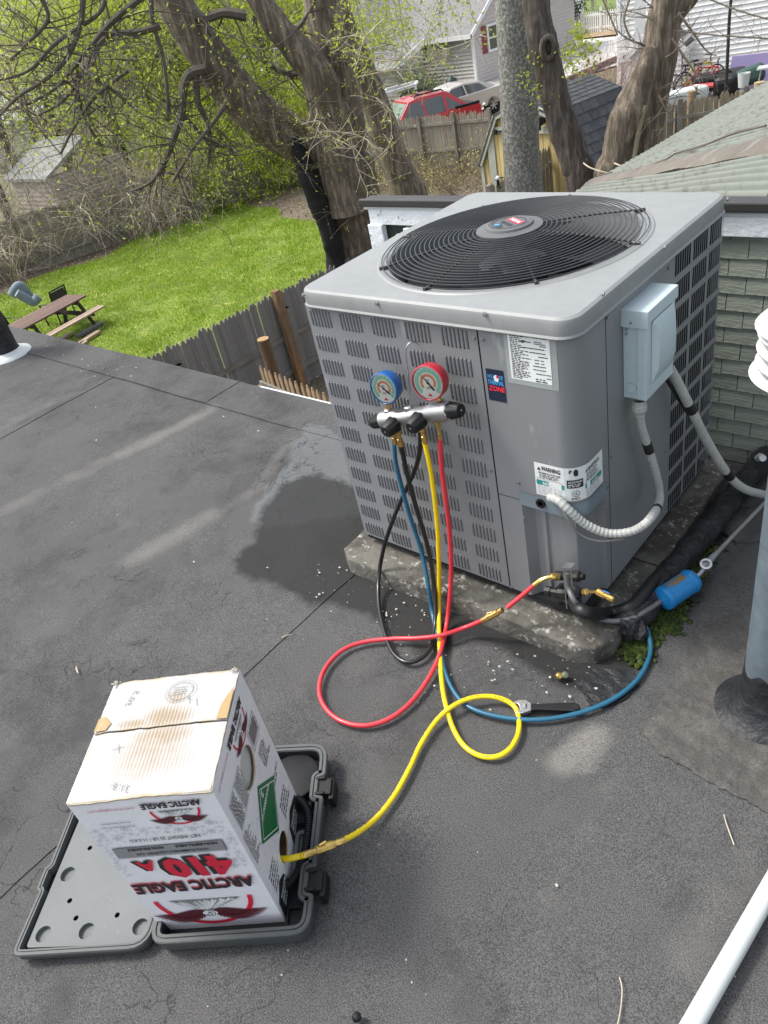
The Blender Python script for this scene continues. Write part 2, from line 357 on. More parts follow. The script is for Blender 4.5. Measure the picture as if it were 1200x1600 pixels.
# ================================================================ CONCRETE PAD
pad = thing('concrete_pad', 'rough weathered concrete slab carrying the grey air conditioner', 'pad', (-.45,.45,ROOF))
conc = mat('weathered_concrete', (.12,.115,.098), .9, n1=(7,.15,(.050,.047,.038),.46), n2=(45,.12,(.38,.37,.34),.57), bump=(.5,60))
def pad_mesh(poly, z0, z1, r=.012, jag=.008):
    P = []
    for i in range(len(poly)):
        a, b = Vector((*poly[i], 0)), Vector((*poly[(i+1) % len(poly)], 0)); n = max(1, int((b-a).length/.03))
        for k in range(n): P.append(a.lerp(b, k/n))
    m = MB(); c = sum(P, Vector())/len(P); rings = [(z0, 0), (z1-r, 0), (z1-r*.3, r*.35), (z1, r*1.2), (z1+.0005, .14)]
    for z, ins in rings:
        for p in P:
            d = (c-p).normalized(); q = p+d*(ins + (jag*(.5+.5*noise.noise(Vector((p.x*9, p.y*9, z*20))))+rnd.uniform(0, .002) if ins < .1 else 0)); m.v.append((q.x, q.y, z+(.003*noise.noise(Vector((q.x*12, q.y*12, 1))) if z > z0 else 0)))
    n = len(P)
    for r_ in range(len(rings)-1):
        for k in range(n): k2 = (k+1) % n; m.f.append((r_*n+k, r_*n+k2, (r_+1)*n+k2, (r_+1)*n+k))
    m.f.append(tuple((len(rings)-1)*n+k for k in range(n))); return m
pf = [GZ(535,868,-.012), GZ(955,1003,-.012)]
build('front_slab', pad_mesh([(-.82,-.050), (-.77,-.085), (-.40,-.072), (.00,-.070), (.045,-.050), (.070,.0), (.062,.30), (-.83,.30)], ROOF-.005, -.024, r=.007, jag=.005), conc, pad, smooth=40)
build('rear_slab', pad_mesh([(-.82,.305), (.060,.305), (.045,.84), (-.82,.84)], ROOF-.005, -.027, r=.007, jag=.005), conc, pad, smooth=40)
# ================================================================ AIR CONDITIONER
W_, D_, H_ = .774, .785, .802
ac = thing('air_conditioner', 'big grey air conditioner with a round fan guard, standing on the concrete pad', 'air conditioner', (-.387,.39,0))
IN = .01; ZB, ZT = .012, .762
def plate(origin, ux, x0, x1, z0, z1, holes, nrm, th=.0015):
    """sheet metal panel in the plane origin + ux*s + z with rectangular openings"""
    xs = sorted({x0, x1, *[h[0] for h in holes], *[h[1] for h in holes]}); zs = sorted({z0, z1, *[h[2] for h in holes], *[h[3] for h in holes]})
    m = MB(); idx = {}
    def vid(i, j):
        if (i, j) not in idx: p = origin+ux*xs[i]; m.v.append((p.x, p.y, zs[j])); idx[i, j] = len(m.v)-1
        return idx[i, j]
    for i in range(len(xs)-1):
        for j in range(len(zs)-1):
            cx, cz = (xs[i]+xs[i+1])/2, (zs[j]+zs[j+1])/2
            if any(h[0] < cx < h[1] and h[2] < cz < h[3] for h in holes): continue
            m.f.append((vid(i, j), vid(i+1, j), vid(i+1, j+1), vid(i, j+1)))
    return m
def louver(w, h, n, bar, depth, cham=.008):
    """opening filled by n vertical slots: face bars at the plane and blades turned inwards (x 0..w, z 0..h, y outwards -)"""
    m = MB(); p = w/n
    for k in range(n+1):
        xa = k*p-bar/2; xb = k*p+bar/2; xa = max(0, xa); xb = min(w, xb)
        zt = h if 0 < k < n else h; m.add([(xa,0,0),(xb,0,0),(xb,0,h),(xa,0,h)], [(0,1,2,3)])
    for k in range(n):
        xa = k*p+bar/2; xb = (k+1)*p-bar/2 if k < n-1 else w-bar/2
        if k == 0: xa = bar/2
        zo = cham*(.5+.5*(k in (0, n-1)))*.5
        # turned blade, hinged at its left edge
        w2 = xb-xa; m.add([(xa,0,zo),(xa+w2*.30,-.0026,zo+.003),(xa+w2*.62,-.0006,zo+.002),(xa+w2*.70,depth,zo),(xa,0,h-zo),(xa+w2*.30,-.0026,h-zo-.003),(xa+w2*.62,-.0006,h-zo-.002),(xa+w2*.70,depth,h-zo)], [(0,1,5,4),(1,2,6,5),(2,3,7,6),(0,3,2,1),(4,5,6,7)])
        m.add([(xa,0,0),(xb,0,0),(xb,0,zo),(xa,0,zo)], [(0,1,2,3)]); m.add([(xa,0,h-zo),(xb,0,h-zo),(xb,0,h),(xa,0,h)], [(0,1,2,3)])
    return m
def slots(w, h, n, bar, dep):
    m = MB(); p = w/n
    for k in range(n+1):
        xa, xb = max(0, k*p-bar/2), min(w, k*p+bar/2); m.add([(xa,0,0),(xb,0,0),(xb,0,h),(xa,0,h),(xa,dep,0),(xb,dep,0),(xb,dep,h),(xa,dep,h)], [(0,1,2,3),(1,5,6,2),(4,0,3,7)])
    for k in range(n):
        for z0, z1, s in ((0,.004,1),(h-.004,h,-1)): xa, xb = k*p+bar/2, (k+1)*p-bar/2; zz = z1 if s > 0 else z0; ze = z0 if s > 0 else z1; m.add([(xa,0,ze),(xb,0,ze),(xb,0,zz),((xa+xb)/2,0,(zz+ze)/2),(xa,0,zz)], [(0,1,2,3,4)])
    return m
# front: five columns of eleven louvres
fx = [-.755+.105*i for i in range(5)]; fz = [.752-.0685*j for j in range(11)]; LW, LH = .077, .050
holes = [(x, x+LW, z-LH, z) for x in fx for z in fz]
build('front_panel', plate(Vector((0,IN,0)), Vector((1,0,0)), -W_+IN, -.236, ZB, ZT, holes, None), MT['paint'], ac)
lv0 = None
for x in fx:
    for z in fz:
        if lv0 is None:
            lv0 = build('louvre', louver(LW, LH, 7, .0052, .006), MT['paint'], ac, world=False); lv0.location = Vector((x, IN, z-LH))-Vector(ac.location)
        else: clone(lv0, ac, Vector((x, IN, z-LH))-Vector(ac.location))
# right side: three columns of dark slots
sy = [.487, .592, .693]; SW = (.092, .088, .086)
holes = [(y, y+w_, z-LH-.007, z) for y, w_ in zip(sy, SW) for z in fz]
build('side_panel', plate(Vector((-IN,0,0)), Vector((0,1,0)), .148, D_-IN, ZB, ZT, holes, None), MT['paint'], ac)
sv0 = None
for y, w_ in zip(sy, SW):
    for z in fz:
        if sv0 is None:
            sv0 = build('louvre', slots(.085, LH+.007, 7, .0026, .0004), MT['paint'], ac, world=False)
        o = sv0 if y == sy[0] and z == fz[0] else clone(sv0, ac)
        o.location = Vector((-IN, y, z-LH-.007))-Vector(ac.location); o.rotation_euler = (0,0,PI/2); o.scale = (w_/.085, 1, 1)
mb = MB(); mb.box((-W_+IN, D_/2, (ZB+ZT)/2), (.002, D_-2*IN, ZT-ZB)); build('left_panel', mb, MT['paint'], ac)
mb = MB(); mb.box((-W_/2, D_-IN, (ZB+ZT)/2), (W_-2*IN-.004, .002, ZT-ZB)); build('back_panel', mb, MT['paint'], ac)
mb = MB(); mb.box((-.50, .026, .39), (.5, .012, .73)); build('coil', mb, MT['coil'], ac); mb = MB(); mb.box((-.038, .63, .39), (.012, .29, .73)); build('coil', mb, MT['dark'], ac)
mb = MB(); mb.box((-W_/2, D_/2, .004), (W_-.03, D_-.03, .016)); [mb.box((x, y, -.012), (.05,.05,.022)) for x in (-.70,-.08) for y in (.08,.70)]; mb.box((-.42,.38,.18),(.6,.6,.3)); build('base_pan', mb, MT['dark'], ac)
# rounded corner panel and the recess with the service valves
R_ = .05
def corner_path():
    P = [(-.232, IN), (-.15, IN), (-R_-IN, IN)]
    for k in range(1, 10): a = k/9*PI/2; P.append((-R_-IN+R_*math.sin(a), IN+R_-R_*math.cos(a)))
    P += [(-IN, .10), (-IN, .145)]; return P
CP = corner_path()
def ribbon(P, z0, z1, nz=1):
    m = MB()
    for x, y in P: m.v += [(x, y, z0), (x, y, z1)]
    m.f = [(2*i, 2*i+2, 2*i+3, 2*i+1) for i in range(len(P)-1)]; return m
RZ = .325
build('corner_panel', ribbon(CP, RZ, ZT), MT['paint'], ac, smooth=50)
build('corner_panel', ribbon([(-.232, IN), (-.168, IN), (-.166, IN+.004), (-.150, .036), (-.132,.036), (-.128,.030), (-.118,.030), (-.114,.036), (-.085,.036), (-.081,.028), (-.055, .030), (-.040,.036), (-.034,.05), (-.034,.10), (-.028,.118), (-IN,.122), (-IN,.145)], ZB, RZ-.002), MT['paint'], ac, smooth=30)
m = MB(); fl = [(-.172, IN-.0015)]+[(x-.0, y) for x, y in CP if x > -.15 and y < .12]+[(-IN+.0015, .128)]
off = [(-.172, IN-.002), (-.15, IN-.002)]+[(-R_-IN+(R_+.002)*math.sin(k/9*PI/2), IN+R_-(R_+.002)*math.cos(k/9*PI/2)) for k in range(10)]+[(-IN+.002, .128)]
m = ribbon(off, .312, .350); inn = [(x+(.02 if x < -.05 else -.02)*0, y+.018 if x < -.05 else y) for x, y in off]
inn = [(min(x, -.02), max(y, .028)) for x, y in off]
n0 = len(m.v); m.v += [(x, y, .312) for x, y in inn]
m.f += [(2*i, n0+i, n0+i+1, 2*i+2) for i in range(len(off)-1)]
build('valve_plate', m, MT['flange'], ac, smooth=30)
mb = MB(); mb.lathe([(.0125,0),(.0125,.004),(.007,.004),(.007,-.01)], (-.112, IN-.002, .334), (0,-1,0), 16); build('grommet', mb, MT['black'], ac, smooth=40)
# seams as thin dark gaps behind the joints
mb = MB(); mb.box((-.234, IN+.003, .39), (.012, .002, .74)); mb.box((-IN-.003, .1465, .39), (.002, .010, .74)); build('joint_backing', mb, MT['dark'], ac)
# lid
def rrect(x0, x1, y0, y1, r, n=6):
    P = []
    for cx, cy, a0 in ((x1-r, y1-r, 0), (x0+r, y1-r, PI/2), (x0+r, y0+r, PI), (x1-r, y0+r, 1.5*PI)):
        for k in range(n+1): a = a0+k/n*PI/2; P.append((cx+r*math.cos(a), cy+r*math.sin(a)))
    return P
FC = Vector((-.387, .393, H_)); FR_ = .308
def lid_mesh():
    m = MB(); rr = .046; prof = [(-.001, H_-.042), (0, H_-.042), (0, H_-.012), (.004, H_-.004), (.012, H_)]
    base = rrect(-W_, 0, 0, D_, rr, 8); ns = len(base); rings = []
    prof = [(.006, H_-.044), (-.001, H_-.044), (-.0035, H_-.0405), (0, H_-.036), (0, H_-.011), (.003, H_-.004), (.010, H_)]
    for ins, z in prof:
        P = rrect(-W_+ins, -ins, ins, D_-ins, max(rr-ins, .01), 8); m.v += [(x, y, z) for x, y in P]
    for r in range(len(prof)-1):
        for k in range(ns): k2 = (k+1) % ns; m.f.append((r*ns+k, r*ns+k2, (r+1)*ns+k2, (r+1)*ns+k))
    # top face: fan out to circle with matching count by angle
    top = m.v[(len(prof)-1)*ns:]; N = 96; o0 = len(m.v)
    def edgept(a):
        dx, dy = math.cos(a), math.sin(a); t = 1e9
        hx, hy = W_/2-.010, D_/2-.010
        if abs(dx) > 1e-9: t = min(t, (hx-(FC.x+W_/2)*(1 if dx > 0 else -1))/abs(dx))
        if abs(dy) > 1e-9: t = min(t, (hy-(FC.y-D_/2)*(1 if dy > 0 else -1))/abs(dy))
        return t
    angs = sorted([2*PI*k/N for k in range(N)]+[math.atan2(v[1]-FC.y, v[0]-FC.x) % (2*PI) for v in top])
    outer = []
    for a in angs:
        best = min(top, key=lambda v: abs(((math.atan2(v[1]-FC.y, v[0]-FC.x)-a+PI) % (2*PI))-PI))
        if abs(((math.atan2(best[1]-FC.y, best[0]-FC.x)-a+PI) % (2*PI))-PI) < 1e-6: outer.append((best[0], best[1]))
        else:
            # intersection of the ray with the outline polygon
            dx, dy = math.cos(a), math.sin(a); tb = None
            for i in range(ns):
                x1, y1 = top[i][:2]; x2, y2 = top[(i+1) % ns][:2]; ex, ey = x2-x1, y2-y1; den = dx*ey-dy*ex
                if abs(den) < 1e-12: continue
                t = ((x1-FC.x)*ey-(y1-FC.y)*ex)/den; s = ((x1-FC.x)*dy-(y1-FC.y)*dx)/den
                if t > 0 and -1e-6 <= s <= 1+1e-6: tb = t if tb is None else min(tb, t)
            outer.append((FC.x+dx*tb, FC.y+dy*tb))
    M_ = len(angs); cr = [(FR_+.032, 0), (FR_+.028, .003), (FR_+.022, .003), (FR_+.005, .0005), (FR_, -.004), (FR_-.004, -.03), (FR_-.004, -.09)]
    for x, y in outer: m.v.append((x, y, H_))
    for r, dz in cr:
        for a in angs: m.v.append((FC.x+r*math.cos(a), FC.y+r*math.sin(a), H_+dz))
    for r in range(len(cr)):
        for k in range(M_): k2 = (k+1) % M_; m.f.append((o0+r*M_+k, o0+r*M_+k2, o0+(r+1)*M_+k2, o0+(r+1)*M_+k))
    return m
build('lid', lid_mesh(), MT['paint_top'], ac, smooth=25)
# fan guard
gd = MB()
def gz_(r): return H_+.010+.022*(1-(r/.325)**2)
NR = 20
for i in range(NR):
    r = .078+(.312-.078)*i/(NR-1); gd.tube([(FC.x+r*math.cos(a), FC.y+r*math.sin(a), gz_(r)) for a in [2*PI*k/80 for k in range(80)]], .0017, 5, closed=True)
gd.tube([(FC.x+.326*math.cos(a), FC.y+.326*math.sin(a), H_+.008) for a in [2*PI*k/80 for k in range(80)]], .0013, 5, closed=True)
guard = build('fan_guard', gd, MT['wire'], ac, smooth=60)
hub_px = [(880,312),(997,328),(987,378),(832,430),(668,448),(597,418),(640,368),(760,328)]
for px, py in hub_px:
    g = GZ(px, py, H_+.008); d = Vector((g.x-FC.x, g.y-FC.y, 0)).normalized(); s = MB()
    s.tube([(FC.x+d.x*r, FC.y+d.y*r, gz_(r)-.0034) for r in (.06, .1, .15, .2, .25, .30, .324)], .0024, 6); s.tube([(FC.x+d.x*r, FC.y+d.y*r, H_+.006) for r in (.310, .334)], .0045, 6)
    build('spoke', s, MT['wire'], ac, smooth=60)
mb = MB(); mb.lathe([(.082, -.002), (.082,.003), (.060,.006), (.058,.011), (.050,.013), (.049,.0115), (0,.0115)], (FC.x, FC.y, H_+.032), (0,0,1), 48, cap=False)
hubcap = build('guard_hub', mb, mat('dull_hub_plastic', (.10,.104,.108), .55, n1=(30,.1)), ac, smooth=30)
# fan below the guard
fb = MB()
for k in range(4):
    a0 = k*PI/2+.35; nr, na = 6, 8; base = len(fb.v)
    for i in range(nr+1):
        r = .07+(.272-.07)*i/nr; span = .55+.30*(i/nr)
        for j in range(na+1):
            a = a0+(j/na-.5)*span*1.35+.12*math.sin(i/nr*2); z = H_-.055-.05*(j/na-.5)*(1.1-.3*i/nr)-.02*(j/na-.5)**2; fb.v.append((FC.x+r*math.cos(a), FC.y+r*math.sin(a), z))
    for i in range(nr):
        for j in range(na): q = base+i*(na+1)+j; fb.f.append((q, q+1, q+na+2, q+na+1))
fan = build('fan_blades', fb, mat('dark_fan_metal', (.009,.010,.012), .6, .0, spec=.2), ac, smooth=40)
mb = MB(); mb.lathe([(.085,-.10),(.085,-.02),(.07,-.012),(0,-.012)], (FC.x, FC.y, H_-.03), (0,0,1), 32, cap=False); build('fan_motor', mb, mat('motor_metal', (.06,.065,.07), .4, .4), ac, smooth=40)
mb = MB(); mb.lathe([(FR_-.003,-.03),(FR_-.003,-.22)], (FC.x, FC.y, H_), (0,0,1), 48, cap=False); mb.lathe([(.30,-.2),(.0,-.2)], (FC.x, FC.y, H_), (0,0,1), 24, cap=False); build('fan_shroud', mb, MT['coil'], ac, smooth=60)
# screws
def screw(p, d, r=.0042, mt=None):
    m = MB(); m.lathe([(r*1.35,0),(r*1.35,.0008),(r,.001),(r*.95,.0035),(0,.004)], p, d, 8, cap=False); return build('screw', m, mt or MT['steel'], ac, smooth=30)
for px, py in ((474,461),(589,474),(758,491)): screw(PY(px, py, -.001), (0,-1,0))
for px, py in ((942,459),(1038,386),(1136,311)): screw(PX(px, py, .001), (1,0,0))
for px, py in ((740,528),(754,530),(766,735),(799,917),(810,754),(819,809)): screw(PY(px, py, IN-.001), (0,-1,0), .0034)
for px, py in ((949,496),(1044,419),(1039,704),(955,713),(943,724),(946,790),(1106,697),(943,757),(1037,800)): screw(PX(px, py, -IN+.001), (1,0,0), .0034)
# ---------------------------------------------------------------- lettering on surfaces
_tc = {}
def textmesh(s, bold=0, cond=1):
    key = (s, bold)
    if key not in _tc:
        cu = bpy.data.curves.new('t', 'FONT'); cu.body = s; cu.size = 1; cu.offset = bold; cu.resolution_u = 2; cu.fill_mode = 'FRONT'
        o = bpy.data.objects.new('t', cu); COL.objects.link(o); dg = bpy.context.evaluated_depsgraph_get(); dg.update()
        me = bpy.data.meshes.new_from_object(o.evaluated_get(dg)); v = np.array([x.co[:2] for x in me.vertices]); f = [tuple(p.vertices) for p in me.polygons]
        bpy.data.objects.remove(o); bpy.data.curves.remove(cu); bpy.data.meshes.remove(me)
        mn, mx = v.min(0), v.max(0); v = (v-mn)/(mx-mn); _tc[key] = (v, f, (mx-mn)[0]/(mx-mn)[1])
    return _tc[key]
def put_text(m, s, x, y, w, h, bold=0, skew=0):
    """letters filling the box x..x+w, y..y+h of the surface"""
    v, f, _ = textmesh(s, bold); m.add([(x+a*w+skew*b*h, y+b*h, 0) for a, b in v], f)
def rect(m, x, y, w, h): m.add([(x,y,0),(x+w,y,0),(x+w,y+h,0),(x,y+h,0)], [(0,1,2,3)])
def frame(m, x, y, w, h, t): rect(m, x, y, w, t); rect(m, x, y+h-t, w, t); rect(m, x, y+t, t, h-2*t); rect(m, x+w-t, y+t, t, h-2*t)
def poly(m, pts):
    from mathutils.geometry import tessellate_polygon
    n = len(m.v); m.v += [(a, b, 0) for a, b in pts]; m.f += [tuple(n+i for i in t) for t in tessellate_polygon([[Vector((a, b, 0)) for a, b in pts]])]
def ring(m, cx, cy, r, t, a0=0, a1=2*PI, n=48, sy=1):
    for k in range(n):
        a, b = a0+(a1-a0)*k/n, a0+(a1-a0)*(k+1)/n
        m.add([(cx+r*math.cos(a), cy+r*math.sin(a)*sy, 0), (cx+r*math.cos(b), cy+r*math.sin(b)*sy, 0), (cx+(r-t)*math.cos(b), cy+(r-t)*math.sin(b)*sy, 0), (cx+(r-t)*math.cos(a), cy+(r-t)*math.sin(a)*sy, 0)], [(0,1,2,3)])
def small_print(m, x, y, w, h, lines, fill=(.5, 1), th=.5, word=.02):
    """rows of unreadably small print as broken dashes"""
    for i in range(lines):
        yy = y+h*(1-(i+.75)/lines); lw = w*rnd.uniform(*fill); cx = x
        while cx < x+lw:
            a = word*rnd.uniform(.4, 1.3); a = min(a, x+lw-cx); rect(m, cx, yy, a, h/lines*th); cx += a+word*.25
def decal(name, m, mt, fmap, lift, parent):
    m2 = MB(); m2.v = [fmap(v[0], v[1], lift) for v in m.v]; m2.f = m.f; return build(name, m2, mt, parent)
# surface maps: front panel (x, z) and along the corner path
def f_front(u, v, l): return (u, IN-l, v)
_cl = [0]
OP = [(-.232, IN), (-R_-IN, IN)]+[(-R_-IN+R_*math.sin(k/12*PI/2), IN+R_-R_*math.cos(k/12*PI/2)) for k in range(1, 13)]+[(-IN, .145)]
for i in range(1, len(OP)): _cl.append(_cl[-1]+math.dist(OP[i], OP[i-1]))
def f_corner(u, v, l):
    u = max(0, min(u, _cl[-1]-1e-6)); i = max(k for k in range(len(_cl)) if _cl[k] <= u); i = min(i, len(OP)-2)
    t = (u-_cl[i])/(_cl[i+1]-_cl[i]); x = OP[i][0]*(1-t)+OP[i+1][0]*t; y = OP[i][1]*(1-t)+OP[i+1][1]*t
    dx, dy = OP[i+1][0]-OP[i][0], OP[i+1][1]-OP[i][1]; L_ = math.hypot(dx, dy); return (x+dy/L_*l, y-dx/L_*l, v)
U0 = .232
def gridrect(m, x, y, w, h, n):
    for k in range(n): rect(m, x+w*k/n, y, w/n, h)
# rating plate
m = MB(); gridrect(m, U0-.168, .640, .122, .133, 8); decal('rating_plate', m, MT['foil'], f_corner, .0006, ac)
m = MB(); gridrect(m, U0-.158, .652, .098, .110, 8); plate_lbl = decal('rating_plate', m, MT['white'], f_corner, .0011, ac)
m = MB(); small_print(m, U0-.153, .655, .05, .103, 26, (.35,1), .5, .009)
for z, x, w_ in ((.752,-.127,.016),(.752,-.098,.012),(.752,-.082,.012),(.743,-.096,.018),(.739,-.096,.026),(.741,-.128,.024),(.735,-.083,.012),(.728,-.125,.05),(.719,-.108,.035),(.711,-.088,.02),(.703,-.097,.008),(.703,-.083,.006),(.696,-.097,.009),(.696,-.082,.007),(.689,-.102,.028),(.681,-.102,.028),(.672,-.096,.02),(.672,-.072,.010),(.664,-.072,.010)):
    cx = U0+x
    while cx < U0+x+w_: rect(m, cx, z, .003, .0022); cx += .0038
small_print(m, U0-.098, .653, .03, .010, 2, (.7,1), .5, .012)
decal('lettering', m, MT['ink'], f_corner, .0016, ac)
# brand badge
m = MB(); rect(m, -.224, .588, .046, .078); decal('badge', m, MT['navy'], f_front, .001, ac)
m = MB(); put_text(m, 'WEATHER', -.222, .643, .042, .010, .02, .1); put_text(m, 'THERMAL', -.2225, .629, .043, .0115, .04, .15); decal('lettering', m, MT['blue_ink'], f_front, .0017, ac)
m = MB(); put_text(m, 'ZONE', -.2215, .613, .042, .013, .04, .15); decal('lettering', m, mat('badge_red', (.75,.03,.06), .4), f_front, .0017, ac)
m = MB(); poly(m, [(-.1975+.0065*math.cos(k*PI/8), .6455+.0085*math.sin(k*PI/8)) for k in range(16)]); decal('emblem', m, MT['white'], f_front, .0022, ac)
m = MB(); poly(m, [(-.194+.0035*math.cos(k*PI/6), .650+.004*math.sin(k*PI/6)) for k in range(12)]); decal('emblem', m, MT['red_ink'], f_front, .0027, ac)
# warning sticker bent round the corner
wx0, wx1, wz0, wz1 = U0-.122, U0-.010+.082, .358, .448
ww = wx1-wx0
m = MB(); gridrect(m, wx0, wz0, ww, wz1-wz0, 16); decal('warning_sticker', m, MT['white'], f_corner, .0012, ac)
K = MB(); T = MB(); Wt = MB(); Gy = MB()
put_text(K, 'WARNING', wx0+.018, wz1-.019, .048, .012, .03); poly(K, [(wx0+.007, wz1-.019), (wx0+.017, wz1-.019), (wx0+.012, wz1-.010)])
put_text(K, 'HAZARDOUS VOLTAGE', wx0+.010, wz1-.028, .055, .005, .03); small_print(K, wx0+.012, wz1-.040, .05, .011, 3, (.8,1), .5, .01)
rect(T, wx0+.003, wz0+.030, .070, .013); put_text(Wt, 'NOTICE', wx0+.020, wz0+.0325, .036, .0085, .03); small_print(Gy, wx0+.004, wz0+.003, .068, .026, 7, (.9,1), .4, .012); small_print(Gy, wx0+.004, wz0+.045, .068, .006, 2, (.9,1), .4, .012)
c0 = wx0+.080
poly(K, [(c0+.016,wz1-.022),(c0+.014,wz1-.012),(c0+.016,wz1-.006),(c0+.019,wz1-.004),(c0+.022,wz1-.005),(c0+.025,wz1-.010),(c0+.024,wz1-.022)])
put_text(K, '?', c0+.003, wz1-.014, .009, .009, .02)
gridrect(K, c0-.001, wz0+.036, .036, .022, 6); put_text(Wt, 'DANGER', c0+.002, wz0+.050, .016, .005, .02); small_print(Wt, c0+.002, wz0+.039, .03, .009, 2, (.8,1), .5, .009); put_text(Wt, 'PELIGRO', c0+.019, wz0+.050, .014, .005, .02)
ring(K, c0+.018, wz0+.020, .0085, .0012, n=20); put_text(K, 'UL', c0+.0145, wz0+.0165, .007, .007, .02); small_print(K, c0+.008, wz0+.003, .02, .007, 2, (.8,1), .5, .006)
r0 = c0+.042
put_text(K, 'ADVERTENCIA', r0+.006, wz1-.020, .050, .010, .02); poly(K, [(r0, wz1-.020), (r0+.006, wz1-.020), (r0+.003, wz1-.013)]); small_print(K, r0+.003, wz1-.044, .05, .022, 5, (.6,.95), .4, .009)
decal('notice_band', T, MT['teal'], f_corner, .0018, ac); T = MB(); gridrect(T, r0-.002, wz0+.026, .066, .013, 3); put_text(Wt, 'AVIS', r0+.018, wz0+.0285, .026, .008, .03); small_print(Gy, r0, wz0+.003, .060, .022, 6, (.85,1), .4, .012); small_print(Gy, r0, wz0+.041, .058, .010, 3, (.85,1), .4, .012)
decal('lettering', K, MT['ink'], f_corner, .0020, ac); decal('notice_band', T, MT['teal'], f_corner, .0018, ac); decal('lettering', Gy, MT['grey_ink2'], f_corner, .0018, ac); decal('lettering', Wt, MT['white'], f_corner, .0026, ac)
# hub emblem
def f_hub(u, v, l):
    a = -.55; return (FC.x+u*math.cos(a)-v*math.sin(a), FC.y+u*math.sin(a)+v*math.cos(a), H_+.0436+l)
m = MB(); poly(m, [(.047*math.cos(k*PI/16), .047*math.sin(k*PI/16)) for k in range(32)]); decal('emblem', m, mat('badge_silver', (.09,.093,.096), .35, .3), f_hub, .0004, ac)
m = MB(); ring(m, 0, 0, .043, .0022); poly(m, [(-.03,-.026),(-.005,-.036),(.02,-.034),(.012,-.022),(-.012,-.016)]); put_text(m, 'WEATHER', -.028, -.013, .056, .013, .03); decal('lettering', m, MT['ink'], f_hub, .0009, ac)
m = MB(); rect(m, -.030, .008, .060, .020); decal('emblem', m, MT['red_ink'], f_hub, .0009, ac)
m = MB(); put_text(m, 'THERMAL', -.027, .012, .054, .012, .02); decal('lettering', m, MT['white'], f_hub, .0014, ac)
m = MB(); poly(m, [(-.022,-.028),(-.010,-.034),(.0,-.026),(-.010,-.020)]); decal('emblem', m, MT['blue_ink'], f_hub, .0012, ac)
# service valves with caps and bracket
mb = MB(); va = Vector((-.062, .018, .118)); mb.lathe([(.008,-.035),(.012,-.03),(.012,-.01),(.010,-.008),(.010,.008),(.013,.012),(.013,.034),(.008,.036),(.008,.046),(0,.046)], va, (.95,.1,.25), 10, cap=False); mb.lathe([(.010,0),(.010,.03),(0,.03)], va, (-.05,.9,-.1), 8, cap=False)
build('service_valve', mb, mat('tarnished_valve', (.05,.048,.045), .45, .6, n1=(40,.4)), ac, smooth=30)
mb = MB(); vb = Vector((-.085, .004, .062)); mb.lathe([(.013,-.032),(.013,-.018),(.010,-.016),(.010,.0),(.014,.003),(.014,.03),(.009,.032),(.009,.05),(0,.05)], vb, (.97,.1,.12), 8, cap=False); mb.lathe([(.012,0),(.012,.03),(0,.03)], vb, (0,1,-.1), 8, cap=False)
build('service_valve', mb, mat('tarnished_valve_dark', (.028,.03,.03), .45, .6, n1=(40,.4)), ac, smooth=30)
mb = MB()
a_ = PY(880,887,-.012)
for px0, px1, py1 in ((880,886,951),(892,896,950)):
    a = PY(px0, 889, -.014); b = PY(px1, py1, -.014); mb.bar(a, b, .0035, .0015, up=(0,-1,0))
mb.bar(PY(878,887,-.014)+Vector((0,.01,0)), PY(893,888,-.014)+Vector((0,.01,0)), .022, .0015)
build('valve_clip', mb, MT['steel'], ac)
# ================================================================ DISCONNECT BOX AND CONDUITS
db = thing('disconnect_box', 'pale blue-grey electrical disconnect box screwed to the right side of the air conditioner', 'electrical box', (-.01,.29,.63))
bx0, bx1, by0, by1, bz0, bz1 = -.0095, .044, .220, .362, .522, .735
mb = MB(); mb.box(((bx0+bx1)/2-.004, (by0+by1)/2, (bz0+bz1)/2-.01), (bx1-bx0-.008, by1-by0-.004, bz1-bz0-.02)); build('housing', mb, MT['box'], db, bevel=.002)
mb = MB(); mb.box((bx1-.002, (by0+by1)/2, (bz0+bz1)/2-.014), (.006, by1-by0, bz1-bz0-.028))
mb.box((bx1-.011, by0+.001, (bz0+bz1)/2-.016), (.018, .004, bz1-bz0-.034)); build('cover', mb, MT['box'], db, bevel=.0015)
m = MB(); prf = [(0,.02),(0,.165),(.004,.172),(.012,.150),(.015,.11),(.015,.06),(.004,.025)]
yy0, yy1 = by0+.022, by1-.016
n = 7
for y in (yy0, yy1):
    for dx, z in prf: m.v.append((bx1+.001+dx*(1 if 1 else 0), y+(.008 if y == yy0 and dx > .005 else (-.008 if y == yy1 and dx > .005 else 0)), bz0+.01+z))
m.f = [(0,1,8,7),(1,2,9,8),(2,3,10,9),(3,4,11,10),(4,5,12,11),(5,6,13,12),(6,0,7,13),(6,5,4,3,2,1,0),(7,8,9,10,11,12,13)]
build('handle_bulge', m, MT['box'], db, smooth=50, bevel=.003)
mb = MB(); mb.box(((bx0+bx1)/2+.001, (by0+by1)/2, bz1-.003), (bx1-bx0+.008, by1-by0+.008, .004)); mb.box((bx1+.004, (by0+by1)/2, bz1-.016), (.003, by1-by0+.008, .026)); mb.box(((bx0+bx1)/2+.001, by0-.003, bz1-.022), (bx1-bx0+.008, .002, .036))
build('hood', mb, MT['box'], db, bevel=.0012)
mb = MB(); mb.lathe([(.011,0),(.011,.0012),(.0095,.0012),(.0095,.0004),(0,.0004)], (.012, by0+.001, bz0+.028), (0,-1,0), 20, cap=False); build('knockout', mb, MT['box'], db, smooth=30)
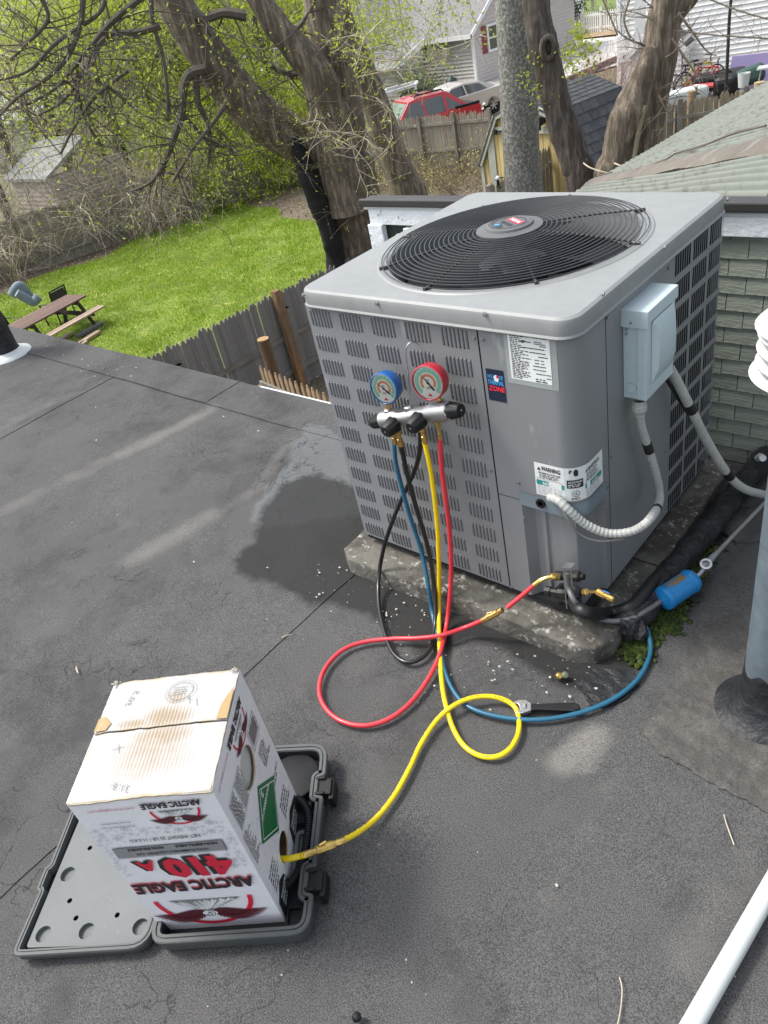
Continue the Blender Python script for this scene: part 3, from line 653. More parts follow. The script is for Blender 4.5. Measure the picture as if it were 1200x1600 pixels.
for z in (bz1-.028, bz1-.046, bz1-.056): mb = MB(); mb.lathe([(.0028,0),(.0028,.0025),(0,.003)], (.012 if z > bz1-.03 else .0, by0-.001-(.003 if z > bz1-.03 else 0), z), (0,-1,0), 8, cap=False); build('screw', mb, MT['steel'], db)
mb = MB(); mb.tube([Vector((bx1-.004, by1-.035, bz0+.012))+Vector((.008*math.cos(a)*.5, .006*math.sin(a), -.008+.006*math.cos(a))) for a in [k*PI/6 for k in range(12)]], .0012, 5, closed=True); build('lock_loop', mb, MT['steel'], db)
def conduit(label, pts, r, bands, end=None, n=12):
    t = thing('flexible_conduit', label, 'conduit', pts[0])
    P = smoothpath(pts, sub=10); step = .0052; P = evenpath(P, step); rs = [r*(1.0 if (i % 2) else .87) for i in range(len(P))]
    mb = MB(); mb.tube(P, rs, n); build('sleeve', mb, MT['conduit'], t, smooth=28)
    for s in bands:
        i = int(s*len(P)); seg = P[max(0,i-3):i+4]; mb = MB(); mb.tube(seg, r*1.10, n); build('tape_band', mb, MT['tape'], t, smooth=50)
    return t, P
def mix3(a, b, t): return a.lerp(b, t)
q = [PX(*p) for p in ((1000,632,.02),(1003,660,.022),(1014,692,.026),(1026,735,.035),(1032,775,.045))]
q += [Vector((.05,.115,.215)), ] if 0 else []
cpts = [PX(999,632,.022), PX(1002,665,.022), PX(1013,700,.028), PX(1025,740,.038), PX(1031,778,.050)]
cpts += [PY(1018,808,.09), PY(990,829,.06), PY(950,833,.035), PY(915,819,.012), PY(888,796,-.004), PY(872,782,-.004), PY(858,777,.004)]
c1, P1 = conduit('grey ribbed conduit looping from the disconnect box to the corner of the unit', cpts, .0105, (.17,.54))
mb = MB(); mb.lathe([(.015,0),(.015,-.012),(.0175,-.014),(.0175,-.026),(.0125,-.034),(.0125,-.04)], P1[0]+Vector((0,0,.012)), (0,0,1), 10, cap=False); build('connector', mb, MT['conduit'], c1, smooth=25)
mb = MB(); mb.tube(smoothpath([PY(855,778,.002), PY(872,786,-.006), PY(888,812,-.008), PY(905,834,.01), PY(935,845,.03), PY(975,842,.05)]), .0022, 6); build('ground_wire', mb, mat('grey_wire', (.25,.24,.22), .5), c1, smooth=60)
c2, P2 = conduit('straight grey conduit running from behind the disconnect box down to the vent pipe', [PX(1046,575,.02), PX(1060,600,.03), PX(1080,640,.05), PX(1105,690,.075), PX(1135,738,.105), PX(1160,762,.135), PX(1190,772,.17), PX(1225,776,.22)], .0125, (.22,.66))
mb = MB(); mb.tube(smoothpath([PX(1040,590,.015), PX(1062,625,.02), PX(1085,660,.04)]), .005, 6); build('ground_wire', mb, MT['tape'], c2, smooth=60)
# ================================================================ MANIFOLD GAUGE SET
YM = -.045
mg = thing('manifold_gauge_set', 'silver refrigerant manifold with one blue and one red gauge hooked on the front louvres', 'gauge set', PY(645,650,YM))
L_, Rr = PY(598,656,YM), PY(706,641,YM); ax = (Rr-L_).normalized()
mb = MB(); Lb = (Rr-L_).length
mb.lathe([(.017,.0),(.0225,.004),(.0225,Lb*.25),(.019,Lb*.30),(.019,Lb*.66),(.0225,Lb*.72),(.0225,Lb-.005),(.017,Lb)], L_, ax, 28)
for t in (.12, .42, .88): p = L_+ax*Lb*t; mb.lathe([(.0115,0),(.0115,.027),(.008,.029)], p, (0,0,1), 14)
body = build('manifold_body', mb, MT['chrome'], mg, smooth=35)
mb = MB(); c = L_+ax*Lb*.47+Vector((0,-.0155,-.002)); mb.lathe([(.0075,-.002),(.0075,.003),(.005,.003),(.005,.001),(0,.001)], c, (0,-1,0), 16, cap=False); build('sight_glass', mb, MT['black'], mg, smooth=30)
def knob(c, d, L=.034, r=.0165, tip=True):
    mb = MB(); prof = [(r*.55,-.004),(r*.98,0),(r,.004),(r*.78,L-.004),(r*.62,L),(0,L)]; n = 24; c = Vector(c); ax_ = Vector(d).normalized(); a = ax_.orthogonal().normalized(); b = ax_.cross(a)
    vs = [];
    for rr, h in prof:
        for k in range(n): q = rr*(1 if (k % 3) or rr < r*.7 else .90); t = 2*PI*k/n; vs.append(c+ax_*h+(a*math.cos(t)+b*math.sin(t))*q)
    fs = [(i*n+k, i*n+(k+1) % n, (i+1)*n+(k+1) % n, (i+1)*n+k) for i in range(len(prof)-1) for k in range(n)]
    mb.add(vs, fs); o = build('valve_knob', mb, MT['black'], mg, smooth=35)
    mb = MB(); mb.lathe([(.0028,0),(.0028,.001),(0,.0012)], c+ax_*L, ax_, 10, cap=False); build('knob_screw', mb, MT['steel'], o)
knob(L_+ax*.002, -ax+Vector((0,-.12,-.08)), .040, .020); knob(Rr-ax*.012, ax+Vector((0,-.1,-.03)), .044, .0215)
knob(L_+ax*Lb*.24+Vector((0,-.016,-.008)), (-.05,-1,-.12), .036, .0225); knob(L_+ax*Lb*.62+Vector((0,-.016,-.005)), (-.02,-1,-.12), .038, .0225)
def gauge(px, py, r, shell, face_n, ang, base):
    c = PY(px, py, YM-.012); nrm = Vector(face_n).normalized()
    g = MB(); g.lathe([(r*.55,-.030),(r*.92,-.028),(r,-.022),(r*1.03,-.004),(r*1.04,.0),(r*1.03,.003),(r*.97,.0045),(r*.95,.003)], c, nrm, 40, cap=False)
    g.lathe([(0,-.0295),(r*.56,-.0295)], c, nrm, 40, cap=False)
    sh = build('gauge', g, shell, mg, smooth=35)
    u = Vector((0,0,1)).cross(nrm).normalized(); v = nrm.cross(u); 
    ca, sa = math.cos(ang), math.sin(ang); u, v = u*ca+v*sa, v*ca-u*sa
    def fm(a, b, l): p = c+u*a+v*b+nrm*(.0005+l); return (p.x, p.y, p.z)
    m = MB(); poly(m, [(r*.96*math.cos(k*PI/20), r*.96*math.sin(k*PI/20)) for k in range(40)]); decal('dial', m, MT['dial'], fm, 0, sh)
    m = MB(); ring(m, 0, 0, r*.84, r*.24, -PI*.27, PI*1.27, 40); decal('dial_band', m, MT['dialgreen'], fm, .0004, sh)
    m = MB(); ring(m, 0, 0, r*.52, r*.17, -PI*.18, PI*1.22, 30); decal('dial_band', m, MT['dialorange'], fm, .0004, sh)
    m = MB()
    for k in range(60):
        a = -PI*.22+PI*1.44*k/59; r1 = r*(.93 if k % 5 else .95); r0 = r*(.88 if k % 5 else .82); d = Vector((math.cos(a), math.sin(a))); s = Vector((-d.y, d.x))*(.00018 if k % 5 else .0003)
        m.add([(d.x*r0+s.x, d.y*r0+s.y, 0), (d.x*r0-s.x, d.y*r0-s.y, 0), (d.x*r1-s.x, d.y*r1-s.y, 0), (d.x*r1+s.x, d.y*r1+s.y, 0)], [(0,3,2,1)])
        if k % 2 == 0:
            for rr_ in (.70, .45):
                r1 = r*rr_; r0 = r1-r*.05; m.add([(d.x*r0+s.x, d.y*r0+s.y, 0), (d.x*r0-s.x, d.y*r0-s.y, 0), (d.x*r1-s.x, d.y*r1-s.y, 0), (d.x*r1+s.x, d.y*r1+s.y, 0)], [(0,3,2,1)])
    small_print(m, -r*.16, -r*.38, r*.32, r*.14, 2, (.7,1), .5, .003); small_print(m, -r*.13, r*.10, r*.26, r*.12, 2, (.7,1), .5, .002)
    decal('lettering', m, MT['ink'], fm, .0008, sh)
    m = MB(); rect(m, -r*.12, -r*.78, r*.24, r*.10); rect(m, -r*.05, -r*.66, r*.10, r*.05); decal('lettering', m, MT['red_ink'], fm, .0008, sh)
    na = math.radians(base); d = Vector((math.cos(na), math.sin(na))); s = Vector((-d.y, d.x)); m = MB()
    poly(m, [tuple(d*r*.72), tuple(-s*r*.03), tuple(-d*r*.35-s*r*.06), tuple(-d*r*.55-s*r*.05), tuple(-d*r*.55+s*r*.05), tuple(-d*r*.35+s*r*.06), tuple(s*r*.03)])
    poly(m, [(r*.08*math.cos(k*PI/6), r*.08*math.sin(k*PI/6)) for k in range(12)]); decal('needle', m, MT['ink'], fm, .002, sh)
    # clear cover
    m = MB(); m.lathe([(r*.965,.0032),(r*.8,.0042),(0,.0046)], c, nrm, 40, cap=False); build('lens', m, MT['lens'], sh, smooth=60)
    return c
gm = bpy.data.materials.new('clear_lens'); gm.use_nodes = True; N = gm.node_tree.nodes; L = gm.node_tree.links
gl = N.new('ShaderNodeBsdfGlossy'); gl.inputs['Roughness'].default_value = .08; tr_ = N.new('ShaderNodeBsdfTransparent'); fr_ = N.new('ShaderNodeFresnel'); fr_.inputs['IOR'].default_value = 1.4; mx_ = N.new('ShaderNodeMixShader')
L.new(fr_.outputs[0], mx_.inputs[0]); L.new(tr_.outputs[0], mx_.inputs[1]); L.new(gl.outputs[0], mx_.inputs[2]); L.new(mx_.outputs[0], N['Material Output'].inputs[0]); MT['lens'] = gm
gL = gauge(600, 607, .0385, MT['gauge_blue'], (.10,-1,.10), .10, 140); gR = gauge(669, 598, .0410, MT['gauge_red'], (.12,-1,.12), .10, 128)
for g, t in ((gL, .12), (gR, .86)):
    p = L_+ax*Lb*t; mb = MB(); mb.tube([p+Vector((0,0,.018)), p+Vector((0,0,.028)), (p+Vector((0,0,.034))).lerp(g-Vector((0,-.012,.03)), .5)], .0068, 6); build('gauge_stem', mb, MT['brass'], mg, smooth=30)
hp_ = L_+ax*Lb*.42
mb = MB(); mb.tube(smoothpath([hp_+Vector((0,0,.02)), PY(641,622,-.040), PY(637,580,-.030), PY(634,552,-.024), PY(637,539,-.018), PY(645,534,-.006), PY(652,536,.012)]), .0018, 6); build('hanging_hook', mb, MT['steel'], mg, smooth=60)
def fitting(p, d, parent, s=1, mt=None, name='hose_fitting'):
    d = Vector(d).normalized(); mb = MB(); mb.lathe([(.0058*s,-.004),(.0058*s,.0),(.0085*s,.002),(.0092*s,.006),(.0085*s,.010),(.0092*s,.014),(.0085*s,.018),(.006*s,.020),(.0062*s,.030),(.0075*s,.031),(.0075*s,.050),(.0066*s,.052)], p, d, 10); return build(name, mb, mt or MT['brass'], parent, smooth=30)
ports = []
for t, dy in ((.10, 0), (.24, -.012), (.60, -.012), (.78, 0)):
    p = L_+ax*Lb*t+Vector((0,dy,-.018)); mb = MB(); mb.lathe([(.008,0),(.008,-.008),(.006,-.010)], p+Vector((0,0,.006)), (0,0,1), 10); build('port', mb, MT['chrome'], mg, smooth=30); ports.append(p+Vector((0,0,-.004)))
# ================================================================ HOSES
ZH = ROOF+.0155
def HY(px, py, y):
    p = PY(px, py, y)
    if p.z < .03: p = PY(px, py, min(y, -.092))
    return p if p.z > ZH else GZ(px, py, ZH)
def hose(name, label, mt, r, pts, fits=(), print_=None):
    t = thing(name, label, 'hose', pts[0]); P = smoothpath(pts, sub=9); mb = MB(); mb.tube(P, r, 12); build('hose_tube', mb, mt, t, smooth=60)
    if print_:
        mb = MB(); Q = evenpath(P, .004); up = Vector((-.35,-.5,.8)).normalized()
        for i in range(6, len(Q)-6):
            if (i//9) % 3 == 0 or rnd.random() < .35: continue
            tg = (Q[i+1]-Q[i-1]).normalized(); n_ = (up-tg*up.dot(tg)).normalized(); s_ = tg.cross(n_); c = Q[i]+n_*(r+.0001); mb.add([c-tg*.0011-s_*.0012, c+tg*.0011-s_*.0012, c+tg*.0011+s_*.0012, c-tg*.0011+s_*.0012], [(0,1,2,3)])
        o = build('hose_print', mb, MT['ink'], t); o['kind'] = 'stuff'
    for p, d, s, m_ in fits: fitting(p, d, t, s, m_)
    return t, P
HR = .0062
p0, p1, p2, p3 = ports
# blue: hangs, then curves round the front on the roof to the lower valve
bl, _ = hose('refrigerant_hose', 'dark blue hose hanging below the blue gauge and curving round the wrench', MT['blue'], HR*.95,
    [p0+Vector((0,0,-.045)), HY(618,720,-.05), HY(626,755,-.052), HY(640,805,-.055), HY(658,860,-.06), HY(669,915,-.07), HY(676,960,-.085), GZ(688,1012,ZH), GZ(694,1045,ZH), GZ(706,1075,ZH), GZ(725,1099,ZH), GZ(755,1114,ZH), GZ(800,1123,ZH), GZ(850,1124,ZH), GZ(905,1114,ZH), GZ(955,1094,ZH), GZ(995,1063,ZH), GZ(1015,1025,ZH), GZ(1014,992,ZH+.01), GZ(1003,970,ZH+.02), GZ(992,960,ZH+.02)],
    [(p0, (.08,0,-1), .92, MT['brass'])])
# black: a loop from the second port back up behind the manifold
bk, _ = hose('refrigerant_hose', 'black hose hanging in a long loop with both ends at the manifold', MT['blackhose'], HR,
    [p1+Vector((.002,0,-.048)), HY(636,740,-.055), HY(645,775,-.058), HY(660,825,-.062), HY(672,870,-.066), HY(679,925,-.075), HY(680,975,-.09), HY(672,1012,-.12), HY(655,1030,-.135), HY(633,1034,-.135), HY(613,1018,-.12), HY(600,985,-.10), HY(592,945,-.085), HY(592,900,-.07), HY(600,855,-.055), HY(615,810,-.04), HY(633,768,-.03), HY(648,735,-.022), HY(656,705,-.022), HY(657,672,-.03)],
    [(p1, (.06,0,-1), 1.05, MT['brass'])])
yl, _ = hose('refrigerant_hose', 'bright yellow hose falling straight down and looping once on the roof towards the white carton', MT['yellow'], HR,
    [p2+Vector((.001,0,-.046)), HY(671,725,-.06), HY(678,770,-.062), HY(684,830,-.066), HY(686,890,-.072), HY(686,940,-.085), HY(686,985,-.105), GZ(688,1030,ZH+.004), GZ(691,1072,ZH+.006), GZ(698,1107,ZH+.004), GZ(709,1140,ZH), GZ(726,1166,ZH), GZ(750,1181,ZH), GZ(777,1182,ZH), GZ(799,1167,ZH), GZ(811,1139,ZH), GZ(807,1109,ZH), GZ(789,1094,ZH+.006), GZ(762,1088,ZH+.012), GZ(732,1092,ZH+.014), GZ(705,1105,ZH+.013), GZ(680,1128,ZH+.004), GZ(657,1164,ZH), GZ(640,1200,ZH), GZ(618,1240,ZH), GZ(590,1276,ZH+.004), GZ(560,1300,ROOF+.035), GZ(530,1316,ROOF+.055)],
    [(p2, (.05,0,-1), .92, MT['brass_bright'])], True)
ZC = ROOF+.075
a, b = GZ(532,1315,ROOF+.055), GZ(500,1327,ZC); d = (b-a).normalized()
mb = MB(); mb.lathe([(.0072,0),(.0072,.018),(.0060,.02),(.0060,.026),(.0095,.027),(.0098,.04),(.009,.042),(.009,.068),(.0065,.07),(.0065,.078),(.0075,.079),(.0075,.095),(.0062,.097)], a-d*.01, d, 8); mb.tube([a+d*.045, a+d*.045+Vector((0,0,.014)), a+d*.03+Vector((0,0,.018))], .0022, 6); build('ball_valve', mb, MT['brass_bright'], yl, smooth=30)
mb = MB(); P = smoothpath([a+d*.084, GZ(472,1337,ZC+.002), GZ(455,1341,ZC+.002), GZ(441,1342,ZC), GZ(420,1340,ZC)]); mb.tube(P, HR*1.05, 12); build('hose_end', mb, MT['yellow'], yl, smooth=60)
# red
vR = HY(852,904,-.022)
rd, _ = hose('refrigerant_hose', 'red hose looping on the roof from the red gauge to the upper service valve', MT['red'], HR,
    [p3+Vector((.001,0,-.046)), HY(690,730,-.05), HY(696,775,-.055), HY(702,825,-.06), HY(705,880,-.068), HY(703,930,-.08), HY(698,975,-.10), GZ(690,1013,ZH+.008), GZ(680,1040,ZH+.004), GZ(660,1075,ZH), GZ(634,1105,ZH), GZ(602,1126,ZH), GZ(566,1134,ZH), GZ(532,1126,ZH), GZ(509,1107,ZH), GZ(499,1082,ZH), GZ(503,1055,ZH), GZ(518,1031,ZH), GZ(542,1012,ZH), GZ(575,1002,ZH), GZ(615,998,ZH+.004), GZ(655,997,ZH+.012), GZ(692,992,ROOF+.035), HY(728,980,-.13), HY(757,968,-.11)],
    [(p3, (.03,0,-1), .82, MT['brass'])])
a, b = HY(757,968,-.11), HY(795,948,-.085); d = (b-a).normalized()
mb = MB(); mb.lathe([(.0072,0),(.0075,.016),(.006,.018),(.0095,.02),(.0098,.034),(.009,.036),(.009,.058),(.006,.06),(.0075,.062),(.0075,.075)], a-d*.008, d, 8); mb.tube([a+d*.03, a+d*.03+Vector((0,0,.012)), a+d*.012+Vector((0,0,.016))], .002, 6); build('ball_valve', mb, MT['brass'], rd, smooth=30)
mb = MB(); mb.tube(smoothpath([b-d*.005, PY(815,931,-.06), PY(835,914,-.038)]), HR, 12); build('hose_end', mb, MT['red'], rd, smooth=60)
mb = MB(); mb.tube(smoothpath([PY(835,914,-.038), PY(848,905,-.026), HY(862,901,-.012), PY(872,902,.0)]), [.0068]*6+[.0055]*6+[.0095]*7, 10); build('elbow_fitting', mb, MT['brass_bright'], rd, smooth=30)
# small brass valve core tool on the lower valve
bt = thing('brass_valve_tool', 'small angled brass valve with a blue lever on the lower service port', 'valve', PY(925,926,-.02))
a, b, c_ = PY(914,925,-.015), PY(935,925,-.025), PY(970,943,-.045)
mb = MB(); mb.lathe([(.008,0),(.0085,.012),(.005,.014)], a-(b-a).normalized()*.004, (b-a), 8); mb.tube([a.lerp(b,.4), b], .004, 8); dd = (c_-b).normalized()
mb.lathe([(.006,-.004),(.0095,0),(.0095,.02),(.006,.022),(.006,.03),(.0075,.031),(.0075,.046),(.004,.048)], b, dd, 8); build('brass_body', mb, MT['brass_bright'], bt, smooth=30)
mb = MB(); mb.tube([b+dd*.012+Vector((0,0,.009)), b+dd*.02+Vector((0,0,.014)), b+dd*.035+Vector((0,0,.013))], .002, 6); build('lever', mb, MT['gauge_blue'], bt)
# ================================================================ REFRIGERANT LINES
sl_ = thing('insulated_suction_line', 'thick black foam covered pipe running along the right edge of the pad to the wall', 'pipe', GZ(1060,880,ROOF))
P = smoothpath([GZ(970,985,-.035), GZ(1000,958,-.035), GZ(1040,905,-.032), GZ(1085,850,-.03), GZ(1130,795,-.03), GZ(1170,745,-.03), GZ(1205,705,-.03)], sub=14)
mb = MB(); n0 = 0; mb.tube(P, [.034*(1+.10*noise.noise(Vector((i*.37,0,0)))+.06*noise.noise(Vector((i*1.3,4,0)))) for i in range(len(P))], 14)
mb.v = [tuple(Vector(v)+Vector((0,0,1))*.006*noise.noise(Vector(v)*22)+Vector((1,0,0))*.006*noise.noise(Vector(v)*22+Vector((9,9,9)))) for v in mb.v]
build('insulation', mb, MT['foam'], sl_, smooth=60)
P = smoothpath([PY(902,918,.02), PY(898,940,-.005), PY(915,957,-.035), GZ(950,958,-.02), GZ(985,948,-.004), GZ(1008,925,.0), GZ(1024,905,-.005), GZ(1040,890,-.02)], sub=10)
mb = MB(); mb.tube(P, [.0165*(1+.05*noise.noise(Vector((i*.3,0,0)))) for i in range(len(P))], 14); build('insulated_elbow', mb, MT['tape'], sl_, smooth=60)
mb = MB(); mb.tube([GZ(1184,716,.02), GZ(1188,713,.04), GZ(1192,716,.055)], .010, 8); build('pipe_clip', mb, MT['pvc'], sl_, smooth=60)
# loose flap of foam at the near end
mb = MB(); F = [GZ(965,985,-.012), GZ(1003,968,-.010), GZ(1010,985,-.03), GZ(1000,1000,-.05), GZ(975,996,-.05)]
mb.add(F+[p+Vector((.004,.004,-.008)) for p in F], [(0,1,2,3,4),(9,8,7,6,5),(0,5,6,1),(1,6,7,2),(2,7,8,3),(3,8,9,4),(4,9,5,0)]); build('foam_flap', mb, MT['foam'], sl_)
ll = thing('liquid_line', 'thin grey metal line running from the valves through the blue filter', 'pipe', GZ(1000,960,ROOF))
D0 = GZ(1034,938,-.012); D1 = GZ(1083,905,-.008)
P = smoothpath([PY(886,895,-.012), PY(888,918,-.016), PY(900,942,-.03), GZ(922,960,-.004), GZ(952,970,-.008), GZ(985,967,-.010), GZ(1012,953,-.011), D0])
mb = MB(); mb.tube(P, .0068, 10); build('line', mb, MT['tubegrey'], ll, smooth=60)
SG = GZ(1103,884,.0)
P = [D1, GZ(1094,896,-.004), SG]; mb = MB(); mb.tube(P, .0065, 10); build('line', mb, MT['steel'], ll, smooth=60)
P = [SG, GZ(1112,872,.0), GZ(1122,862,.0), GZ(1150,832,.0), GZ(1185,796,.0), GZ(1230,750,.0)]; mb = MB(); mb.tube(P, [.008,.009,.006,.0055,.0055,.0055], 10); build('line', mb, mat('light_grey_line', (.26,.27,.27), .4, .3), ll, smooth=60)
fd = (D1-D0).normalized(); Lf = (D1-D0).length
fdr = thing('filter_drier', 'blue filter cylinder with a rust brown label on the thin grey line above the moss', 'filter', D0)
mb = MB(); mb.lathe([(.010,-.004),(.018,.0),(.030,.004),(.0325,.010),(.0325,.016),(.031,.018),(.031,Lf-.018),(.0325,Lf-.016),(.0325,Lf-.008),(.028,Lf),(.012,Lf+.006),(.008,Lf+.012)], D0, fd, 28); build('shell', mb, MT['drier'], fdr, smooth=35)
mb = MB(); n_ = 10; sd = Vector((0,0,1)).cross(fd).normalized()
for i in range(n_+1):
    a = -.45+.9*i/n_-.2
    for s in (.024, Lf-.030): 
        pos = D0+fd*s+(Vector((0,0,1)).cross(fd).cross(-fd)*0+(fd.cross(sd))*math.cos(a)*-1*0); 
        upv = sd.cross(fd); upv = upv if upv.z > 0 else -upv
        mb.v.append(tuple(D0+fd*s+(upv*math.cos(a)+(-sd)*math.sin(a))*.0314))
mb.f = [(2*i, 2*i+1, 2*i+3, 2*i+2) for i in range(n_)]
build('label', mb, mat('rusty_label', (.20,.14,.06), .7, n1=(45,.10,(.02,.18,.42),.50)), fdr, smooth=60)
sgt = thing('sight_glass', 'small silver hex sight glass on the thin line beyond the blue filter', 'sight glass', SG)
mb = MB(); mb.lathe([(.014,-.012),(.0155,-.006),(.0155,.010),(.014,.014),(.010,.014),(.009,.008),(0,.008)], SG, (.15,-.45,.9), 6, cap=False); mb.lathe([(.0155,.008),(.015,.0145),(.010,.0150),(.009,.008)], SG, (.15,-.45,.9), 20, cap=False); build('hex_body', mb, MT['steel'], sgt, smooth=20)
mb = MB(); mb.lathe([(.0095,.009),(0,.0095)], SG, (.15,-.45,.9), 16, cap=False); build('glass', mb, glassmat('dark_glass', (.03,.03,.03)), sgt)
# moss
mb = MB()
for k in range(1500):
    px, py = rnd.choice(((1040,880),(1060,860),(1080,850),(1100,850),(1020,980),(1040,975),(1050,960),(1010,1000),(1000,1010),(1060,950),(1090,880),(1075,870),(985,1010)))
    g = GZ(px+rnd.gauss(0,11), py+rnd.gauss(0,11), ROOF+.006); mb.ico(g, rnd.uniform(.003,.0085), (1,1,.8), .35)
o = build('moss', mb, MT['moss'], None); o['kind'] = 'stuff'
# ================================================================ VENT PIPE
vc = GZ(1196,1108,ROOF); PR = .052
vp = thing('vent_pipe', 'blue-grey painted vent pipe with a tarred foot and white louvred cap', 'vent pipe', vc)
mb = MB(); mb.lathe([(PR,.0),(PR,.82)], vc, (0,0,1), 40); build('pipe', mb, MT['ductpipe'], vp, smooth=40)
mb = MB(); prof = [(PR+.060,.001),(PR+.050,.007),(PR+.034,.016),(PR+.018,.035),(PR+.008,.06),(PR+.003,.10),(PR+.002,.135),(PR,.14)]
mb.lathe(prof, vc, (0,0,1), 48, cap=False)
mb.v = [tuple(Vector(v)+Vector((v[0]-vc.x, v[1]-vc.y, 0))*(.12*noise.noise(Vector(v)*7)) + Vector((0,0,.05*max(0, v[2]-ROOF-.05)/.09*noise.noise(Vector((v[0]*30, v[1]*30, 0)))*.7))) for v in mb.v]
build('tar_collar', mb, MT['tar'], vp, smooth=60)
ct = Vector((vc.x, vc.y, ROOF+.80))
ct = PY(1220,518,vc.y); ct = Vector((vc.x, vc.y, ct.z))
cap = MB(); cap.lathe([(.0,.052),(.03,.050),(.055,.042),(.072,.030),(.076,.024),(.073,.021),(.060,.022)], ct, (0,0,1), 40, cap=False)
cap.v = [tuple(ct+(Vector(v)-ct)*Vector((1.28,1.28,.92))) for v in cap.v]; cp = build('vent_cap', cap, MT['vent'], vp, smooth=40)
for k in range(3):
    mb = MB(); z = .008-.026*k; mb.lathe([(.050,.020+z),(.062,.012+z),(.072,.001+z),(.071,-.003+z),(.058,.002+z),(.048,.010+z)], ct, (0,0,1), 40, cap=False); mb.v = [tuple(ct+(Vector(v)-ct)*Vector((1.28,1.28,.92))) for v in mb.v]; build('cap_ring', mb, MT['vent'], cp, smooth=40)
mb = MB(); mb.lathe([(.052,-.055),(.074,-.060),(.078,-.066),(.074,-.072),(.050,-.078)], ct, (0,0,1), 40, cap=False); mb.lathe([(.046,.03),(.046,-.08)], ct, (0,0,1), 20, cap=False); mb.v = [tuple(ct+(Vector(v)-ct)*Vector((1.28,1.28,.92))) for v in mb.v]; build('cap_ring', mb, MT['vent'], cp, smooth=40)
mb = MB(); mb.lathe([(.0215,.0465),(.0215,.0485),(.019,.0495),(.016,.048)], ct, (0,0,1), 24, cap=False); mb.v = [tuple(ct+(Vector(v)-ct)*Vector((1.28,1.28,.92))) for v in mb.v]; build('cap_boss', mb, MT['vent'], cp, smooth=40)
# ================================================================ PVC pipe
a, b = GZ(1078,1608,ROOF+.028), GZ(1230,1340,ROOF+.028); d = (b-a).normalized()
mb = MB(); mb.tube([a-d*.25, a, a.lerp(b,.5), b, b+d*.5], .0165, 24); o = build('plastic_pipe', mb, MT['pvc'], None, smooth=50); tag(o, 'white plastic pipe lying on the roof in the bottom right corner', 'pipe')
# ================================================================ WRENCH, CAPS
wt = thing('adjustable_wrench', 'adjustable wrench with a chrome head and black handle lying against the blue hose', 'wrench', GZ(850,1105,ROOF))
zz = ROOF+.016
A, B = GZ(822,1106,zz), GZ(897,1106,zz); d = (B-A); Lw = d.length; d.normalize(); s = Vector((-d.y, d.x, 0))
def wl(u, v, z=0): return A+d*u+s*v+Vector((0,0,z))
hd = [(.012,-.010),(.012,.010),(.0,.020),(-.016,.021),(-.030,.014),(-.033,.008),(-.020,.010),(-.016,.004),(-.014,-.008),(-.026,-.013),(-.024,-.019),(-.008,-.019)]
mb = MB(); mb.prism(hd, -.005, .005, lambda x, y, z: wl(x, y, z)); o_ = build('wrench_head', mb, MT['chrome'], wt, bevel=.0012)
mb = MB(); mb.lathe([(.005,-.006),(.005,.006)], wl(-.002,.0,.004), s, 10); build('thumb_screw', mb, MT['steel'], wt)
hn = [(.012,-.010),(.03,-.0085),(Lw*.7,-.011),(Lw,-.0125),(Lw+.011,-.008),(Lw+.014,0),(Lw+.011,.008),(Lw,.0125),(Lw*.7,.011),(.03,.0085),(.012,.010)]
mb = MB(); mb.prism(hn, -.0055, .0055, lambda x, y, z: wl(x, y, z)); build('handle', mb, MT['black'], wt, bevel=.002)
mb = MB(); mb.lathe([(.0055,.0056),(0,.0058)], wl(Lw+.002,0), (0,0,1), 14, cap=False); build('hang_hole', mb, MT['dark'], wt)
for px, py, mt_, lb in ((873,1056,MT['brass'],'small brass valve cap lying on the roof, the shinier left one of the pair'), (882,1055,mat('verdigris_brass',(.16,.18,.13),.6,.4,n1=(60,.3)),'small tarnished green valve cap beside the shiny brass one')):
    mb = MB(); mb.lathe([(.0065,-.006),(.0085,-.004),(.0085,.008),(.006,.011),(0,.012)], GZ(px,py,ROOF+.014), (.5,-.3,.6), 8, cap=False); mb.f.append(tuple(range(7,-1,-1))); o = build('valve_cap', mb, mt_, None, smooth=30); tag(o, lb, 'cap')
g = GZ(557,1592,ROOF+.010); mb = MB(); mb.lathe([(.007,0),(.009,.006),(.007,.014),(0,.016)], g, (.2,.2,1), 8, cap=False); o = build('rubber_plug', mb, MT['black'], None); tag(o, 'small black rubber plug at the bottom edge of the roof', 'plug')
# paint chips and lint: uncountable crumbs
mb = MB()
for (x0, y0, x1, y1, n_) in ((580,910,680,1010,50),(620,1010,900,1110,50),(480,880,560,960,22),(880,1020,960,1080,8),(60,560,520,700,14),(0,700,420,1040,6),(500,1180,1180,1600,10),(100,1480,600,1600,4),(30,530,220,600,30)):
    for k in range(n_):
        g = GZ(rnd.uniform(x0,x1), rnd.uniform(y0,y1), ROOF+.009); dist = (g-CAM).length
        r = rnd.choice((.0009,.0013,.0018,.003))*(dist/2.0)**.35; mb.ico(g, r, (1.2,1,.35), .5)
o = build('paint_chips', mb, mat('pale_chips', (.42,.41,.37), .8), None); o['kind'] = 'stuff'
